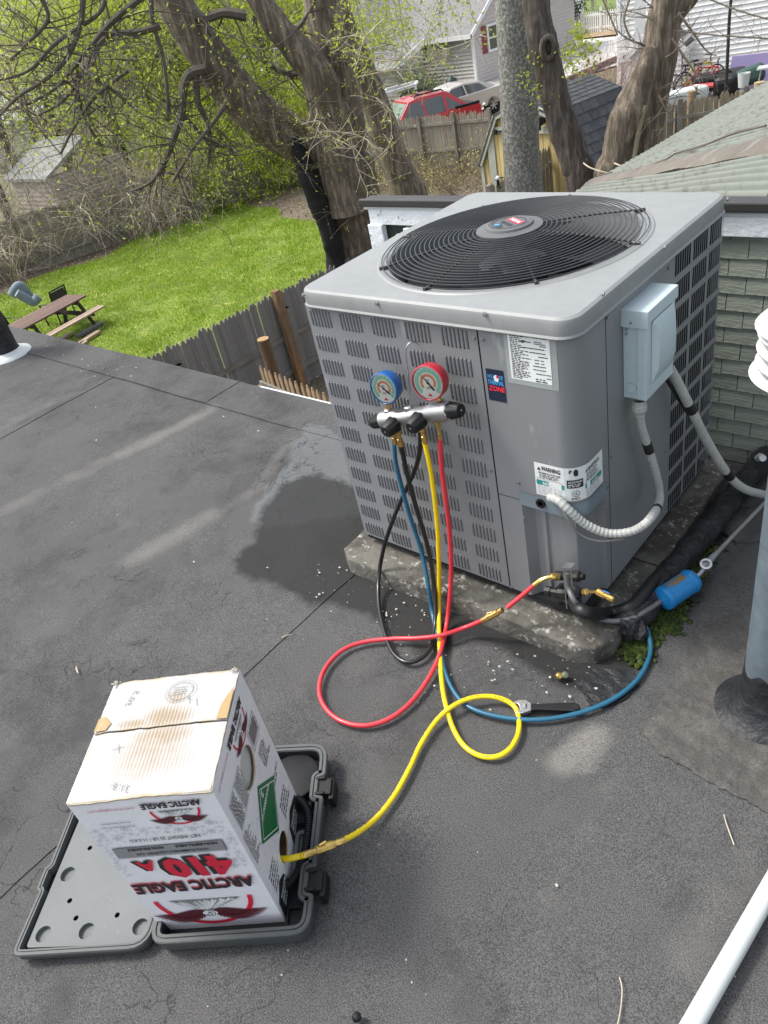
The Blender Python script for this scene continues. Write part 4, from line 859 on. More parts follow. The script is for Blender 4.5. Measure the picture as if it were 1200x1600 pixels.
# twigs on the roof
for i, (pts, c, lb) in enumerate((([(416,768),(425,750),(433,735),(441,722)], 0, 'thin bent brown twig on the bluish dried puddle'), ([(198,1005),(214,1001),(230,998)], 1, 'short straight brown twig on the roof left of the carton top'), ([(108,869),(120,862),(131,856)], 1, 'tiny dark twig at the left part of the roof'), ([(440,996),(447,993),(455,991)], 2, 'short pale twig left of the red hose'), ([(968,1527),(972,1545),(970,1575),(965,1602)], 2, 'pale curved straw near the white pipe'), ([(1131,1273),(1136,1290),(1147,1320)], 2, 'fine pale stalk below the edge of the roofing patch'), ([(118,1044),(122,1052),(119,1041)], 2, 'tiny pale curl of straw above the carton'))):
    mb = MB(); mb.tube(smoothpath([GZ(x, y, ROOF+.010+.003*(k % 2)) for k, (x, y) in enumerate(pts)]), .0018 if c != 2 else .0013, 5)
    o = build('twig', mb, mat('twig_bark', (.10,.085,.07), .8) if c != 2 else mat('pale_straw', (.45,.40,.30), .7), None); tag(o, lb, 'twig')
# ================================================================ TOOL CASE AND CARTON
CX, CY, CA = -.356, -1.116, .674
from mathutils.geometry import tessellate_polygon
def inset(P, d):
    n = len(P); out = []
    for i in range(n):
        a, b, c = Vector(P[i-1]), Vector(P[i]), Vector(P[(i+1) % n]); t = ((b-a).normalized()+(c-b).normalized())
        if t.length < 1e-6: t = (c-b)
        t.normalize(); e = (b-a).normalized(); nrm = Vector((-t.y, t.x)); k = max(.5, nrm.dot(Vector((-e.y, e.x)))); out.append(tuple(b+nrm*d/k))
    return out
def roundpoly(P, r, n=5):
    out = []
    for i in range(len(P)):
        b = Vector(P[i][:2]); rr = P[i][2] if len(P[i]) > 2 else r; a = Vector(P[i-1][:2]); c = Vector(P[(i+1) % len(P)][:2]); rr = min(rr, (b-a).length*.49, (b-c).length*.49)
        s = b+(a-b).normalized()*rr; e = b+(c-b).normalized()*rr
        for k in range(n+1): t = k/n; out.append(tuple(s*(1-t)**2+b*2*t*(1-t)+e*t*t))
    return out
def loft(rings, capb=True, capt=True):
    m = MB(); n = len(rings[0][0])
    for P, z in rings: m.v += [(x, y, z) for x, y in P]
    for r in range(len(rings)-1):
        for k in range(n): k2 = (k+1) % n; m.f.append((r*n+k, r*n+k2, (r+1)*n+k2, (r+1)*n+k))
    from_ = lambda i: [Vector(m.v[i*n+k]) for k in range(n)]
    if capb: m.f += [tuple(reversed(t)) for t in [tuple(q) for q in tessellate_polygon([from_(0)])]]
    if capt:
        o = (len(rings)-1)*n; m.f += [tuple(o+q for q in t) for t in tessellate_polygon([from_(len(rings)-1)])]
    return m
tc_ = thing('tool_case', 'open grey and black moulded tool case lying flat on the roof under the white carton', 'tool case', (CX,CY,ROOF+.008), CA)
BO = roundpoly([(.0,-.040,.03),(.318,-.040,.05),(.318,.030,.004),(.303,.034,.004),(.303,.088,.004),(.318,.092,.004),(.318,.246,.004),(.303,.250,.004),(.303,.300,.004),(.318,.304,.004),(.318,.385,.05),(.0,.405,.03)], .01)
HB = .048
m = loft([(inset(BO, .006), 0), (BO, .010), (BO, HB-.010), (inset(BO,-.004), HB-.008), (inset(BO,-.004), HB-.002), (inset(BO,-.002), HB), (inset(BO,.004), HB), (inset(BO,.0045), HB-.003), (inset(BO,.0065), HB-.003), (inset(BO,.007), HB), (inset(BO,.013), HB), (inset(BO,.0145), HB-.004)], capt=False)
base_ = build('case_base', m, MT['caserim'], tc_, world=False, smooth=35)
m = loft([(inset(BO,.0145), HB-.004), (inset(BO,.017), .012), (inset(BO,.020), .009)], capb=False); inner = build('inner_tray', m, mat('black_tray_and_channel_shade', (.013,.014,.016), .6, n1=(12,.3), spec=.25, bump=(.1,200)), tc_, world=False, smooth=35)
TR = inner.data.materials[0]
m = MB(); m.lathe([(.062,-.001),(.060,.020),(.056,.022),(0,.022)], (.240,.318,.010), (0,0,1), 40, cap=False); build('round_pocket', m, TR, tc_, world=False, smooth=35)
m = loft([(roundpoly([(.155,.20),(.285,.20),(.285,.255),(.155,.255)], .01), .008), (roundpoly([(.16,.205),(.28,.205),(.28,.25),(.16,.25)], .01), .020)], capb=False); build('pocket', m, TR, tc_, world=False, smooth=35)
GH = roundpoly([(.262,.085),(.288,.085),(.288,.185),(.262,.185)], .012, 6)
m = loft([(GH, .008), (GH, .024), (inset(GH,.008), .024), (inset(GH,.009), .014)], capb=False); build('moulded_handle', m, MT['case'], tc_, world=False, smooth=35)
PK = roundpoly([(.262,-.015),(.297,-.015),(.297,.025),(.262,.025)], .008, 5)
m = loft([(PK, .008), (PK, .020), (inset(PK,.004), .020), (inset(PK,.005), .012)], capb=False); build('small_pocket', m, TR, tc_, world=False, smooth=35)
for y in (.275, .061):
    m = MB(); m.box((.322, y, .034), (.030, .040, .020)); m.box((.336, y-.004, .020), (.012, .050, .036)); m.box((.312, y+.019, .044), (.022, .007, .012)); m.box((.312, y-.019, .044), (.022, .007, .012)); build('latch', m, MT['black'], tc_, world=False, bevel=.002)
# corrugated tube lying in the tray
zc = .035
P = smoothpath([(.185,.262,zc),(.225,.262,zc),(.262,.252,zc),(.285,.225,zc),(.293,.19,zc),(.292,.15,zc),(.288,.11,zc),(.275,.075,zc),(.255,.055,zc)], sub=12); P = evenpath(P, .0016)
m = MB(); m.tube(P, [.0098 if (i//2) % 2 else .0078 for i in range(len(P))], 12)
tb = build('corrugated_tube', m, MT['black'], None, world=False, smooth=20); tb.location = tc_.location; tb.rotation_euler = tc_.rotation_euler; tag(tb, 'black ribbed corrugated tube lying inside the open tool case', 'tube')
# lid half
LO = roundpoly([(-.012,-.040,.045),(-.012,.395,.045),(-.305,.395,.045),(-.305,.128,.004),(-.318,.122,.004),(-.318,.075,.004),(-.307,.070,.004),(-.318,-.035,.018)], .02)
LO = roundpoly([(-.012,-.040,.045),(-.012,.395,.045),(-.300,.395,.04),(-.300,.150,.004),(-.309,.144,.004),(-.309,.098,.004),(-.300,.092,.004),(-.306,-.038,.018)], .02)
HL = .030
m = loft([(inset(LO,.005), 0), (LO, .008), (LO, HL-.006), (inset(LO,-.003), HL-.004), (inset(LO,-.001), HL), (inset(LO,.004), HL), (inset(LO,.0045), HL-.002), (inset(LO,.006), HL-.002), (inset(LO,.0065), HL), (inset(LO,.010), HL), (inset(LO,.011), .010)], capt=False)
build('case_lid', m, MT['caserim'], tc_, world=False, smooth=35)
m = loft([(inset(LO,.0105), .006), (inset(LO,.012), .008)], capb=False, capt=True); build('shaded_lid_channel', m, TR, tc_, world=False)  # channel floor coloured black for the shadow inside the lid wall
PN = inset(LO, .022); PN = roundpoly([(-.022,-.030,.035),(-.022,.38,.035),(-.283,.38,.01),(-.283,.30,.01),(-.274,.285,.01),(-.285,-.022,.008)], .01)
holes = [(.221,.187,.0055),(.252,.129,.0165),(.224,.069,.0055),(.195,.031,.0055),(.257,.003,.0165),(.161,.003,.0165),(.103,.031,.0055),(.044,.004,.0165)]
m = MB(); zt = .0235; loops = [[Vector((x, y, zt)) for x, y in PN]]
for hx, hy, r in holes: loops.append([Vector((-hx+r*math.cos(-k*PI/12), hy+r*math.sin(-k*PI/12), zt)) for k in range(24)])
al = [p for l_ in loops for p in l_]; m.v = [tuple(p) for p in al]; m.f = [tuple(t) for t in tessellate_polygon(loops)]
n = len(PN); n0 = len(m.v); m.v += [(x, y, .008) for x, y in PN]; m.f += [(k, n0+k, n0+(k+1) % n, (k+1) % n) for k in range(n)]
build('lid_panel', m, MT['case'], tc_, world=False)
for hx, hy, r in holes:
    m = MB(); m.lathe([(r,0),(r*.97,-.010 if r > .01 else -.013),(0,-.011 if r > .01 else -.0135)], (-hx, hy, zt), (0,0,1), 24, cap=False); build('recess', m, MT['case'] if r > .01 else MT['dark'], tc_, world=False, smooth=40)
m = MB(); 
for k in range(3): m.tube([(-.012, .0+.15*k, .012), (-.012, .06+.15*k, .012)], .006, 10); m.tube([(-.004,.02+.15*k,.014),(.004,.04+.15*k,.014)], .004, 6)
build('hinge', m, MT['black'], tc_, world=False, smooth=50)
# ------------------------------------------------------------------ carton
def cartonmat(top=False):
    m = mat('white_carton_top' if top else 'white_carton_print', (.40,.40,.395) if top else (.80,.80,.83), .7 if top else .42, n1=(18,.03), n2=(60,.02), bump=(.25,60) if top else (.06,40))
    if not top: return m
    t = m.node_tree; N = t.nodes; L = t.links; b = N['Principled BSDF']; src = b.inputs['Base Color'].links[0].from_socket
    tc = N.new('ShaderNodeTexCoord')
    def band(cx, cy, rx, ry, rot=0):
        mp = N.new('ShaderNodeMapping'); mp.vector_type = 'TEXTURE'; mp.inputs['Location'].default_value = (cx, cy, 0); mp.inputs['Rotation'].default_value = (0,0,rot); mp.inputs['Scale'].default_value = (rx, ry, 100)
        L.new(tc.outputs['Object'], mp.inputs[0]); ln = N.new('ShaderNodeVectorMath'); ln.operation = 'LENGTH'; L.new(mp.outputs[0], ln.inputs[0]); r = N.new('ShaderNodeMapRange'); r.inputs[1].default_value = 1.15; r.inputs[2].default_value = .1; r.inputs[3].default_value = 0; r.inputs[4].default_value = 1; L.new(ln.outputs['Value'], r.inputs[0]); return r.outputs[0]
    def mth(op, *a):
        n = N.new('ShaderNodeMath'); n.operation = op
        for i, q in enumerate(a):
            if hasattr(q, 'links'): L.new(q, n.inputs[i])
            else: n.inputs[i].default_value = q
        return n.outputs[0]
    wv = N.new('ShaderNodeTexWave'); wv.inputs['Scale'].default_value = 46; wv.inputs['Distortion'].default_value = .6; wv.bands_direction = 'X'; L.new(tc.outputs['Object'], wv.inputs['Vector'])
    nz = N.new('ShaderNodeTexNoise'); nz.inputs['Scale'].default_value = 34; nz.inputs['Detail'].default_value = 8; L.new(tc.outputs['Object'], nz.inputs['Vector'])
    s1 = mth('MAXIMUM', mth('MAXIMUM', band(.140,.118,.060,.030), mth('MULTIPLY', band(.128,.080,.085,.055), .55)), mth('MAXIMUM', band(.138,.160,.055,.030), mth('MAXIMUM', band(.145,.205,.022,.02), band(.075,.152,.035,.012))))
    s2 = mth('MULTIPLY', s1, mth('ADD', mth('MULTIPLY', wv.outputs[1], .75), .35)); st = mth('MULTIPLY', s2, mth('MULTIPLY', nz.outputs[0], 2.6))
    ed = mth('MULTIPLY', mth('GREATER_THAN', nz.outputs[0], .60), .5)
    mx = N.new('ShaderNodeMix'); mx.data_type = 'RGBA'; L.new(mth('MINIMUM', st, .8), mx.inputs[0]); L.new(src, mx.inputs[6]); mx.inputs[7].default_value = (.25,.17,.075,1)
    # torn and yellowed along the flap edges
    sx = N.new('ShaderNodeSeparateXYZ'); L.new(tc.outputs['Object'], sx.inputs[0])
    e = mth('MINIMUM', mth('MINIMUM', sx.outputs[0], mth('SUBTRACT', .258, sx.outputs[0])), mth('MINIMUM', sx.outputs[1], mth('MINIMUM', mth('SUBTRACT', .259, sx.outputs[1]), mth('ABSOLUTE', mth('SUBTRACT', sx.outputs[1], .140)))))
    e = mth('ADD', mth('MULTIPLY', e, 90), mth('MULTIPLY', nz.outputs[0], 1.6)); r = N.new('ShaderNodeMapRange'); r.inputs[1].default_value = 1.25; r.inputs[2].default_value = .7; r.inputs[3].default_value = 0; r.inputs[4].default_value = .75; L.new(e, r.inputs[0])
    m2 = N.new('ShaderNodeMix'); m2.data_type = 'RGBA'; L.new(r.outputs[0], m2.inputs[0]); L.new(mx.outputs[2], m2.inputs[6]); m2.inputs[7].default_value = (.36,.28,.16,1); L.new(m2.outputs[2], b.inputs['Base Color'])
    bp = N.new('ShaderNodeBump'); bp.inputs['Strength'].default_value = .5; bp.inputs['Distance'].default_value = .0012; L.new(mth('ADD', mth('MULTIPLY', wv.outputs[1], mth('ADD', mth('MULTIPLY', s1, .9), .18)), nz.outputs[0]), bp.inputs['Height']); L.new(bp.outputs[0], b.inputs['Normal'])
    return m
CW, CD, CH = .258, .259, .448
ca = thing('refrigerant_carton', 'white upside-down refrigerant carton marked ARCTIC EAGLE 410A standing in the tool case', 'carton', (CX,CY,-.062), CA)
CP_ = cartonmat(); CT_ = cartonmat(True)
m = MB(); nx, nz_ = 12, 20
for j in range(nz_+1):
    for i in range(nx+1): m.v.append((CW*i/nx, -.0015*math.sin(PI*i/nx)*math.sin(PI*j/nz_), CH*j/nz_))
m.f = [(j*(nx+1)+i, j*(nx+1)+i+1, (j+1)*(nx+1)+i+1, (j+1)*(nx+1)+i) for j in range(nz_) for i in range(nx)]
build('front_side', m, CP_, ca, world=False, smooth=60)
H1, H2 = (.130,.323,.041), (.118,.068,.031)
def flatface(outer, holes, f):
    loops = [[Vector((a, b, 0)) for a, b in outer]]+[[Vector((hx+r*math.cos(-k*PI/14), hy+r*math.sin(-k*PI/14), 0)) for k in range(28)] for hx, hy, r in holes]
    m = MB(); m.v = [f(p.x, p.y) for l_ in loops for p in l_]; m.f = [tuple(t) for t in tessellate_polygon(loops)]; return m
for x, nm in ((CW, 'right_side'), (CW-.003, 'right_side')):
    build(nm, flatface([(0,0),(CD,0),(CD,CH),(0,CH)], [H1, H2], lambda a, b: (x, a, b)), CP_ if x == CW else MT['board'], ca, world=False)
m = MB()
for hx, hy, r in (H1, H2):
    n0 = len(m.v)
    for k in range(28): a = k*PI/14; m.v += [(CW-.0002, hx+r*math.cos(a), hy+r*math.sin(a)), (CW-.0032, hx+r*math.cos(a), hy+r*math.sin(a))]
    m.f += [(n0+2*k, n0+2*((k+1) % 28), n0+2*((k+1) % 28)+1, n0+2*k+1) for k in range(28)]
build('cut_edge', m, MT['board'], ca, world=False)
m = MB(); m.box((CW-.011,.130,.323), (.003,.12,.12)); build('inner_flap', m, mat('grey_inner_flap', (.52,.53,.50), .6), ca, world=False)
m = MB(); m.box((.0, CD/2, CH/2), (.003, CD-.004, CH-.002)); m.box((CW/2, CD-.0015, CH/2), (CW-.008, .003, CH-.002)); build('far_sides', m, CP_, ca, world=False)
m = MB(); m.box((CW/2-.004, CD/2, .004), (CW-.014, CD-.014, .003)); build('bottom_flap', m, MT['board'], ca, world=False)
# edge of the loose bottom flap under the right side
m = MB(); m.add([(CW+.0005,.004,-.001),(CW+.0005,CD,-.001),(CW+.0045,CD,-.004),(CW+.0045,.004,-.004),(CW+.0005,.004,-.005),(CW+.0005,CD,-.005)], [(0,1,2,3),(3,2,5,4)]); build('flap_edge', m, MT['board'], ca, world=False)
def flap(y0, y1, name, warp):
    m = MB(); nx, ny = 26, 14
    for s in (0, 1):
        for j in range(ny+1):
            for i in range(nx+1):
                u, v = i/nx, j/ny; x = .001+(CW-.002)*u; y = y0+(y1-y0)*v
                jag = .0016*noise.noise(Vector((x*60, y*60, 2)))
                if j in (0, ny): y += jag*1.5
                if i in (0, nx): x += jag
                z = CH+.0035+warp(u, v)+.0010*noise.noise(Vector((x*22, y*22, 0)))-.0032*s
                m.v.append((x, y, z))
    A = (nx+1)*(ny+1)
    for j in range(ny):
        for i in range(nx): k = j*(nx+1)+i; m.f += [(k, k+1, k+nx+2, k+nx+1), (A+k, A+k+nx+1, A+k+nx+2, A+k+1)]
    rim = [i for i in range(nx+1)]+[j*(nx+1)+nx for j in range(1, ny+1)]+[ny*(nx+1)+i for i in range(nx-1, -1, -1)]+[j*(nx+1) for j in range(ny-1, 0, -1)]
    for a in range(len(rim)): b = (a+1) % len(rim); m.f.append((rim[b], rim[a], A+rim[a], A+rim[b]))
    return build(name, m, CT_, ca, world=False, smooth=40)
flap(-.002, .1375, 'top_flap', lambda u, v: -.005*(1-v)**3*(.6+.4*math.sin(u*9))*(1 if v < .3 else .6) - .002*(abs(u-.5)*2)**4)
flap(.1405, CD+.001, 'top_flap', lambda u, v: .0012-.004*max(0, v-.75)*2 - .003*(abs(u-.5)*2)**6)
def kraft(pts, z=.0042): m = MB(); m.add([(x, y, CH+z) for x, y in pts], [tuple(range(len(pts)))]); build('torn_corner', m, mat('torn_kraft', (.36,.25,.12), .85, n1=(70,.3,(.50,.42,.28),.5), stretch=(1,.2,1)), ca, world=False)
kraft([(.001,.141),(.024,.143),(.030,.158),(.012,.176),(.001,.170)], .0062); kraft([(.257,.141),(.236,.142),(.240,.175),(.249,.200),(.257,.215)], .0060)
m = MB()
for k in range(26): m.ico((rnd.choice((.004,.25))+rnd.gauss(0,.004), CD+rnd.gauss(-.002,.003), CH+.004+rnd.random()*.004), rnd.uniform(.0012,.0028), (1,1,.7), .5)
for k in range(12): m.ico((CW+.001, .225+rnd.gauss(0,.006), .33+rnd.gauss(0,.006)), rnd.uniform(.0008,.0018), (1,1,1), .5)
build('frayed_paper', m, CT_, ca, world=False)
m = MB(); m.lathe([(.108,0),(.116,.05),(.118,.30),(.10,.37),(.04,.40)], (CW/2-.004, CD/2, .02), (0,0,1), 32); o = build('gas_cylinder', m, mat('pale_grey_steel', (.46,.47,.45), .5), None, world=False, smooth=40); o.location = ca.location; o.rotation_euler = ca.rotation_euler; tag(o, 'pale grey gas cylinder seen through the round hole in the carton side', 'gas cylinder')
# print on the front: laid out upright, then turned upside down like the carton
def ff(u, v, l): return (CW-u, -.0019-l, CH-v)
def fr_(u, v, l): return (CW+.0006+l, u, CH-v)
def cdecal(name, m, mt, fmap, lift):
    m2 = MB(); m2.v = [fmap(v[0], v[1], lift) for v in m.v]; m2.f = m.f; return build(name, m2, mt, ca, world=False)
def eagle(cx, cy, s, fmap, sx=1):
    M_, G_, R2, Wh, Lt = MB(), MB(), MB(), MB(), MB()
    X = lambda a: cx+a*s*sx; Y = lambda b: cy+b*s
    ring(R2, cx, Y(-.46), .80*s, .075*s, .02, PI-.02, 40)
    if sx != 1: R2.v = [(cx+(v[0]-cx)*sx, v[1], 0) for v in R2.v]
    for sg in (-1, 1):
        poly(M_, [(X(sg*a), Y(b)) for a, b in ((.05,-.06),(.08,.05),(.20,.13),(.36,.16),(.50,.13),(.64,.06),(.62,-.02),(.45,-.08),(.28,-.13),(.12,-.13))][::sg])
        for k in range(15):
            t = k/14; bx = .12+.50*t; by = -.02+.11*math.sin(t*PI)+.02; L = .17+.20*t; a = math.radians(84-88*t)
            tx, ty = bx+L*math.cos(a)*.9, by+L*math.sin(a)*.8
            wv = .034; nx_, ny_ = -math.sin(a)*wv, math.cos(a)*wv
            poly(M_, [(X(sg*p), Y(q)) for p, q in ((bx-nx_, by-ny_), (tx-nx_*.3, ty-ny_*.3), (tx, ty), (bx+nx_, by+ny_))][::sg])
            if k % 1 == 0: Lt.add([(X(sg*p), Y(q), 0) for p, q in ((bx, by), (bx+(tx-bx)*.8, by+(ty-by)*.8), (bx+(tx-bx)*.8+.012*nx_/wv, by+(ty-by)*.8+.012*ny_/wv), (bx+.012*nx_/wv, by+.012*ny_/wv))], [(0,1,2,3)])
    poly(G_, [(X(a), Y(b)) for a, b in ((-.10,-.08),(-.30,-.24),(-.62,-.42),(.55,-.44),(.40,-.30),(.30,-.26),(.12,-.08))])
    for k in range(24):
        a = -.55+1.05*k/23; Wh.add([(X(a*.25), Y(-.14-.05*abs(a)), 0), (X(a*.25+.012), Y(-.14), 0), (X(a+.02), Y(-.38-.03*(k % 3)), 0), (X(a-.01), Y(-.36-.03*(k % 2)), 0)], [(0,1,2,3)])
    poly(Wh, [(X(a), Y(b)) for a, b in ((-.13,-.02),(-.09,.05),(-.02,.085),(.06,.06),(.13,.0),(.10,-.06),(.03,-.09),(-.07,-.08))])
    cdecal('emblem', R2, MT['red_ink'], fmap, .0003); cdecal('emblem', G_, MT['shield'], fmap, .0006); cdecal('emblem', M_, MT['maroon'], fmap, .0009); cdecal('emblem', Wh, MT['white'], fmap, .0012); cdecal('emblem', Lt, mat('wing_line', (.20,.06,.07), .5), fmap, .0013)
    K = MB(); ring(K, cx, cy-.0*s, .085*s, .012*s, .2, 5, 16); poly(K, [(X(-.03), Y(.0)), (X(.05), Y(-.01)), (X(.0), Y(-.05))]); ring(K, X(.01), Y(.01), .045*s, .012*s, 0, 4, 12); cdecal('emblem', K, MT['ink'], fmap, .0016)
eagle(.134, .388, .124, ff); eagle(.081, .066, .056, ff)
K, R1 = MB(), MB()
def heavy(mk, s, x, y, w, h): put_text(mk, s, x, y, w, h, .05)
heavy(R1, 'ARCTIC', .0135, .2605, .125, .036); heavy(R1, 'EAGLE', .1485, .2605, .102, .036)
cdecal('lettering', R1, MT['red_ink'], ff, .0018); heavy(K, 'ARCTIC', .0120, .2625, .125, .036); heavy(K, 'EAGLE', .1470, .2625, .102, .036); cdecal('lettering', K, MT['ink'], ff, .0022)
# 410A
K, R1 = MB(), MB()
put_text(K, '410', .042, .179, .134, .070, .09, -.12); put_text(R1, '410', .0365, .1835, .130, .068, .055, -.12); put_text(K, 'A', .180, .184, .040, .036, .10, -.1); put_text(R1, 'A', .1765, .187, .035, .033, .04, -.1)
cdecal('lettering', K, MT['ink'], ff, .0016); cdecal('lettering', R1, MT['red_ink'], ff, .0021)
m = MB(); rect(m, .030, .140, .204, .032); cdecal('grey_band', m, mat('band_grey', (.25,.26,.27), .5), ff, .0010)
K = MB(); frame(K, .029, .139, .206, .034, .0010); put_text(K, 'NON-REFILLABLE', .040, .1435, .078, .0085, .03); put_text(K, 'NON-REUSABLE', .140, .1435, .068, .0085, .03); put_text(K, 'NON-FLAMMABLE LIQUEFIED GAS', .062, .1585, .135, .0085, .01)
put_text(K, 'NET WEIGHT 25 LB / 11.3 KG', .062, .116, .130, .0095, .01); put_text(K, 'Fluido Contenido bajo', .165, .072, .062, .006, .0); put_text(K, 'Presion Especificado', .168, .060, .055, .006, .0)
heavy(K, 'ARCTIC', .027, .016, .056, .0165); heavy(K, 'EAGLE', .088, .016, .046, .0165); cdecal('lettering', K, MT['ink'], ff, .0016)
m = MB(); put_text(m, 'www.arcticeaglegas.com', .145, .021, .085, .0085, .0); cdecal('lettering', m, mat('pink_red_ink', (.50,.10,.18), .5), ff, .0012)
m = MB()
def snow(m, x, y, s):
    for k in range(6):
        a = k*PI/3+.2; d = Vector((math.cos(a), math.sin(a))); n = Vector((-d.y, d.x)); c = Vector((x, y))
        m.add([(*(c+n*s*.05), 0), (*(c-n*s*.05), 0), (*(c+d*s-n*s*.04), 0), (*(c+d*s+n*s*.04), 0)], [(0,1,2,3)])
        for q in (.45, .7):
            for sg in (-1, 1): e = (d*.6+n*sg*.8).normalized(); p = c+d*s*q; m.add([(*(p), 0), (*(p+d*s*.08), 0), (*(p+e*s*.3+d*s*.05), 0), (*(p+e*s*.3), 0)], [(0,1,2,3)])
pts_ = []
for k in range(150):
    for _ in range(20):
        x, y = rnd.uniform(.006,.252), rnd.uniform(.082,.235)
        if .126 < y < .176 and .022 < x < .242: continue
        if y > .176 and .035 < x < .235: continue
        if .108 < y < .13 and .055 < x < .2: continue
        s = rnd.choice((.003,.0035,.0045,.006,.009))
        if all(math.hypot(x-a, y-b) > s+c*.8 for a, b, c in pts_): pts_.append((x, y, s)); snow(m, x, y, s); break
cdecal('snowflakes', m, MT['flake'], ff, .0006)
# right side print
m = MB(); poly(m, [(.128, .448-.264), (.203, .448-.190), (.128, .448-.112), (.053, .448-.190)]); cdecal('hazard_diamond', m, MT['green_ink'], fr_, .0006)
K = MB()
for r, t in ((.066, .0022),):
    c = (.128, .448-.188); Pn = [(0,-r),(r,0),(0,r),(-r,0)]
    for i in range(4):
        a, b = Pn[i], Pn[(i+1) % 4]; q = (r-t*1.4)/r; K.add([(c[0]+a[0], c[1]+a[1], 0), (c[0]+b[0], c[1]+b[1], 0), (c[0]+b[0]*q, c[1]+b[1]*q, 0), (c[0]+a[0]*q, c[1]+a[1]*q, 0)], [(0,1,2,3)])
def tput(m, s, x, y, w, h, ang, bold=.02):
    v, f, _ = textmesh(s, bold); ca_, sa_ = math.cos(ang), math.sin(ang); m.add([(x+a*w*ca_-b*h*sa_, y+a*w*sa_+b*h*ca_, 0) for a, b in v], f)
# upside down lettering: u runs along +y, so text is turned by pi in these coordinates
fr2 = lambda u, v, l: (CW+.0006+l, CD-u, CH-v)
def flipu(m): m.v = [(CD-a, b, c) for a, b, c in m.v]; return m
cdecal('hazard_border', K, MT['white'], fr_, .0011)
fz_ = lambda u, v, l: (CW+.0006+l, u, CH-v)
T = MB(); tput(T, 'NON-FLAMMABLE GAS', .088, .230, .080, .011, 0, .03); tput(T, '2', .12, .305-.10, .012, .016, 0, .03)
T.v = [(.256-a, b, c) for a, b, c in T.v]; 
def fru(u, v, l): return (CW+.0006+l, u, CH-v)
cdecal('lettering', T, MT['white'], lambda u, v, l: (CW+.0006+l, u, CH-v), .0012)
K = MB()
frame(K, .175, .448-.362, .058, .054, .0012); x = .181
while x < .227: w_ = rnd.choice((.0006,.001,.0016)); rect(K, x, .448-.355, w_, .040); x += w_+rnd.choice((.0007,.0012))
frame(K, .018, .448-.372, .082, .076, .0010); rect(K, .058, .448-.372, .0008, .076)
small_print(K, .021, .448-.368, .034, .070, 12, (.7,1), .45, .006); small_print(K, .061, .448-.368, .036, .070, 16, (.7,1), .4, .006)
small_print(K, .010, .448-.285, .04, .090, 14, (.4,1), .35, .006)
small_print(K, .185, .448-.290, .05, .045, 6, (.6,1), .35, .008)
small_print(K, .17, .448-.13, .07, .05, 4, (.6,1), .3, .01); small_print(K, .02, .448-.13, .05, .06, 5, (.6,1), .3, .01); small_print(K, .19, .448-.19, .05, .02, 2, (.6,1), .3, .01)
cdecal('lettering', K, MT['ink'], fru, .0008)
B = MB(); poly(B, [(.155,.448-.004),(.168,.448-.050),(.200,.448-.066),(.250,.448-.050),(.257,.448-.004)][::-1]); cdecal('black_band', B, MT['ink'], fru, .0010); B = MB(); poly(B, [(.006,.448-.004),(.010,.448-.050),(.045,.448-.070),(.070,.448-.052),(.082,.448-.004)][::-1]); cdecal('black_band', B, MT['ink'], fru, .0010)
Wm = MB()
for x0 in (.022, .172):
    for i, s in enumerate(('STORAGE', 'CYLINDER', 'UPRIGHT')): v, f, _ = textmesh(s, .02); Wm.add([(x0+.052-a*.05, .448-.018-.013*i-b*.009+.006, 0) for a, b in v], [tuple(q) for q in f])
cdecal('lettering', Wm, MT['white'], fru, .0015)
def mirror_text(s, x, y, w, h, bold, m): v, f, _ = textmesh(s, bold); m.add([(x+w-a*w, y+b*h, 0) for a, b in v], f)
K = MB(); mirror_text('ARCTIC', .152, .016, .058, .0175, .075, K); mirror_text('EAGLE', .098, .016, .048, .0175, .075, K); mirror_text('UN 3163', .19, .448-.245, .048, .0085, .02, K)
cdecal('lettering', K, MT['ink'], fru, .0010)
m = MB(); mirror_text('www.arcticeaglegas.com', .012, .021, .078, .0085, 0, m); cdecal('lettering', m, mat('pink_red_ink2', (.50,.10,.18), .5), fru, .0010)
eagle(.160, .066, .056, lambda u, v, l: (CW+.0006+l, u, CH-v))
m = MB()
for k in range(70): snow(m, rnd.uniform(.01,.25), rnd.uniform(.1,.40), rnd.uniform(.002,.004))
cdecal('snowflakes', m, MT['flake'], fru, .0003)
# stamp and pencil notes on the top
def ft(u, v, l): return (u, v, CH+.0052+l)
m = MB(); ring(m, 0, 0, .030, .0008, n=40); ring(m, 0, 0, .021, .0006, n=40)
for k in range(40): a = k*PI/20; rect(m, .0235*math.cos(a)-.0012, .0235*math.sin(a)-.0008, .0018, .003)
for k in range(4): small_print(m, -.015, .008-.006*k, .03, .005, 1, (.8,1), .4, .006)
m.v = [(a*1.05+.150, b*.92+.218, 0) for a, b, c in m.v]; cdecal('stamp', m, MT['inkgrey'], ft, .0012)
m = MB(); v, f, _ = textmesh('31.8', 0); m.add([(.108-a*.034+.0, .022-b*.014+(.010*a), 0) for a, b in v], f); v, f, _ = textmesh('30.5', 0); m.add([(.042+b*.012+a*.010, .196+a*.036, 0) for a, b in v], f)
for p0, p1 in (((.17,.205),(.176,.185)),((.186,.196),(.192,.178)),((.06,.11),(.066,.09)),((.05,.098),(.072,.103)),((.165,.20),(.18,.192))): d = (Vector(p1)-Vector(p0)).normalized(); n = Vector((-d.y, d.x))*.0006; m.add([(p0[0]+n.x, p0[1]+n.y, 0), (p0[0]-n.x, p0[1]-n.y, 0), (p1[0]-n.x, p1[1]-n.y, 0), (p1[0]+n.x, p1[1]+n.y, 0)], [(0,1,2,3)])
cdecal('pencil_note', m, MT['inkgrey'], ft, .0010)
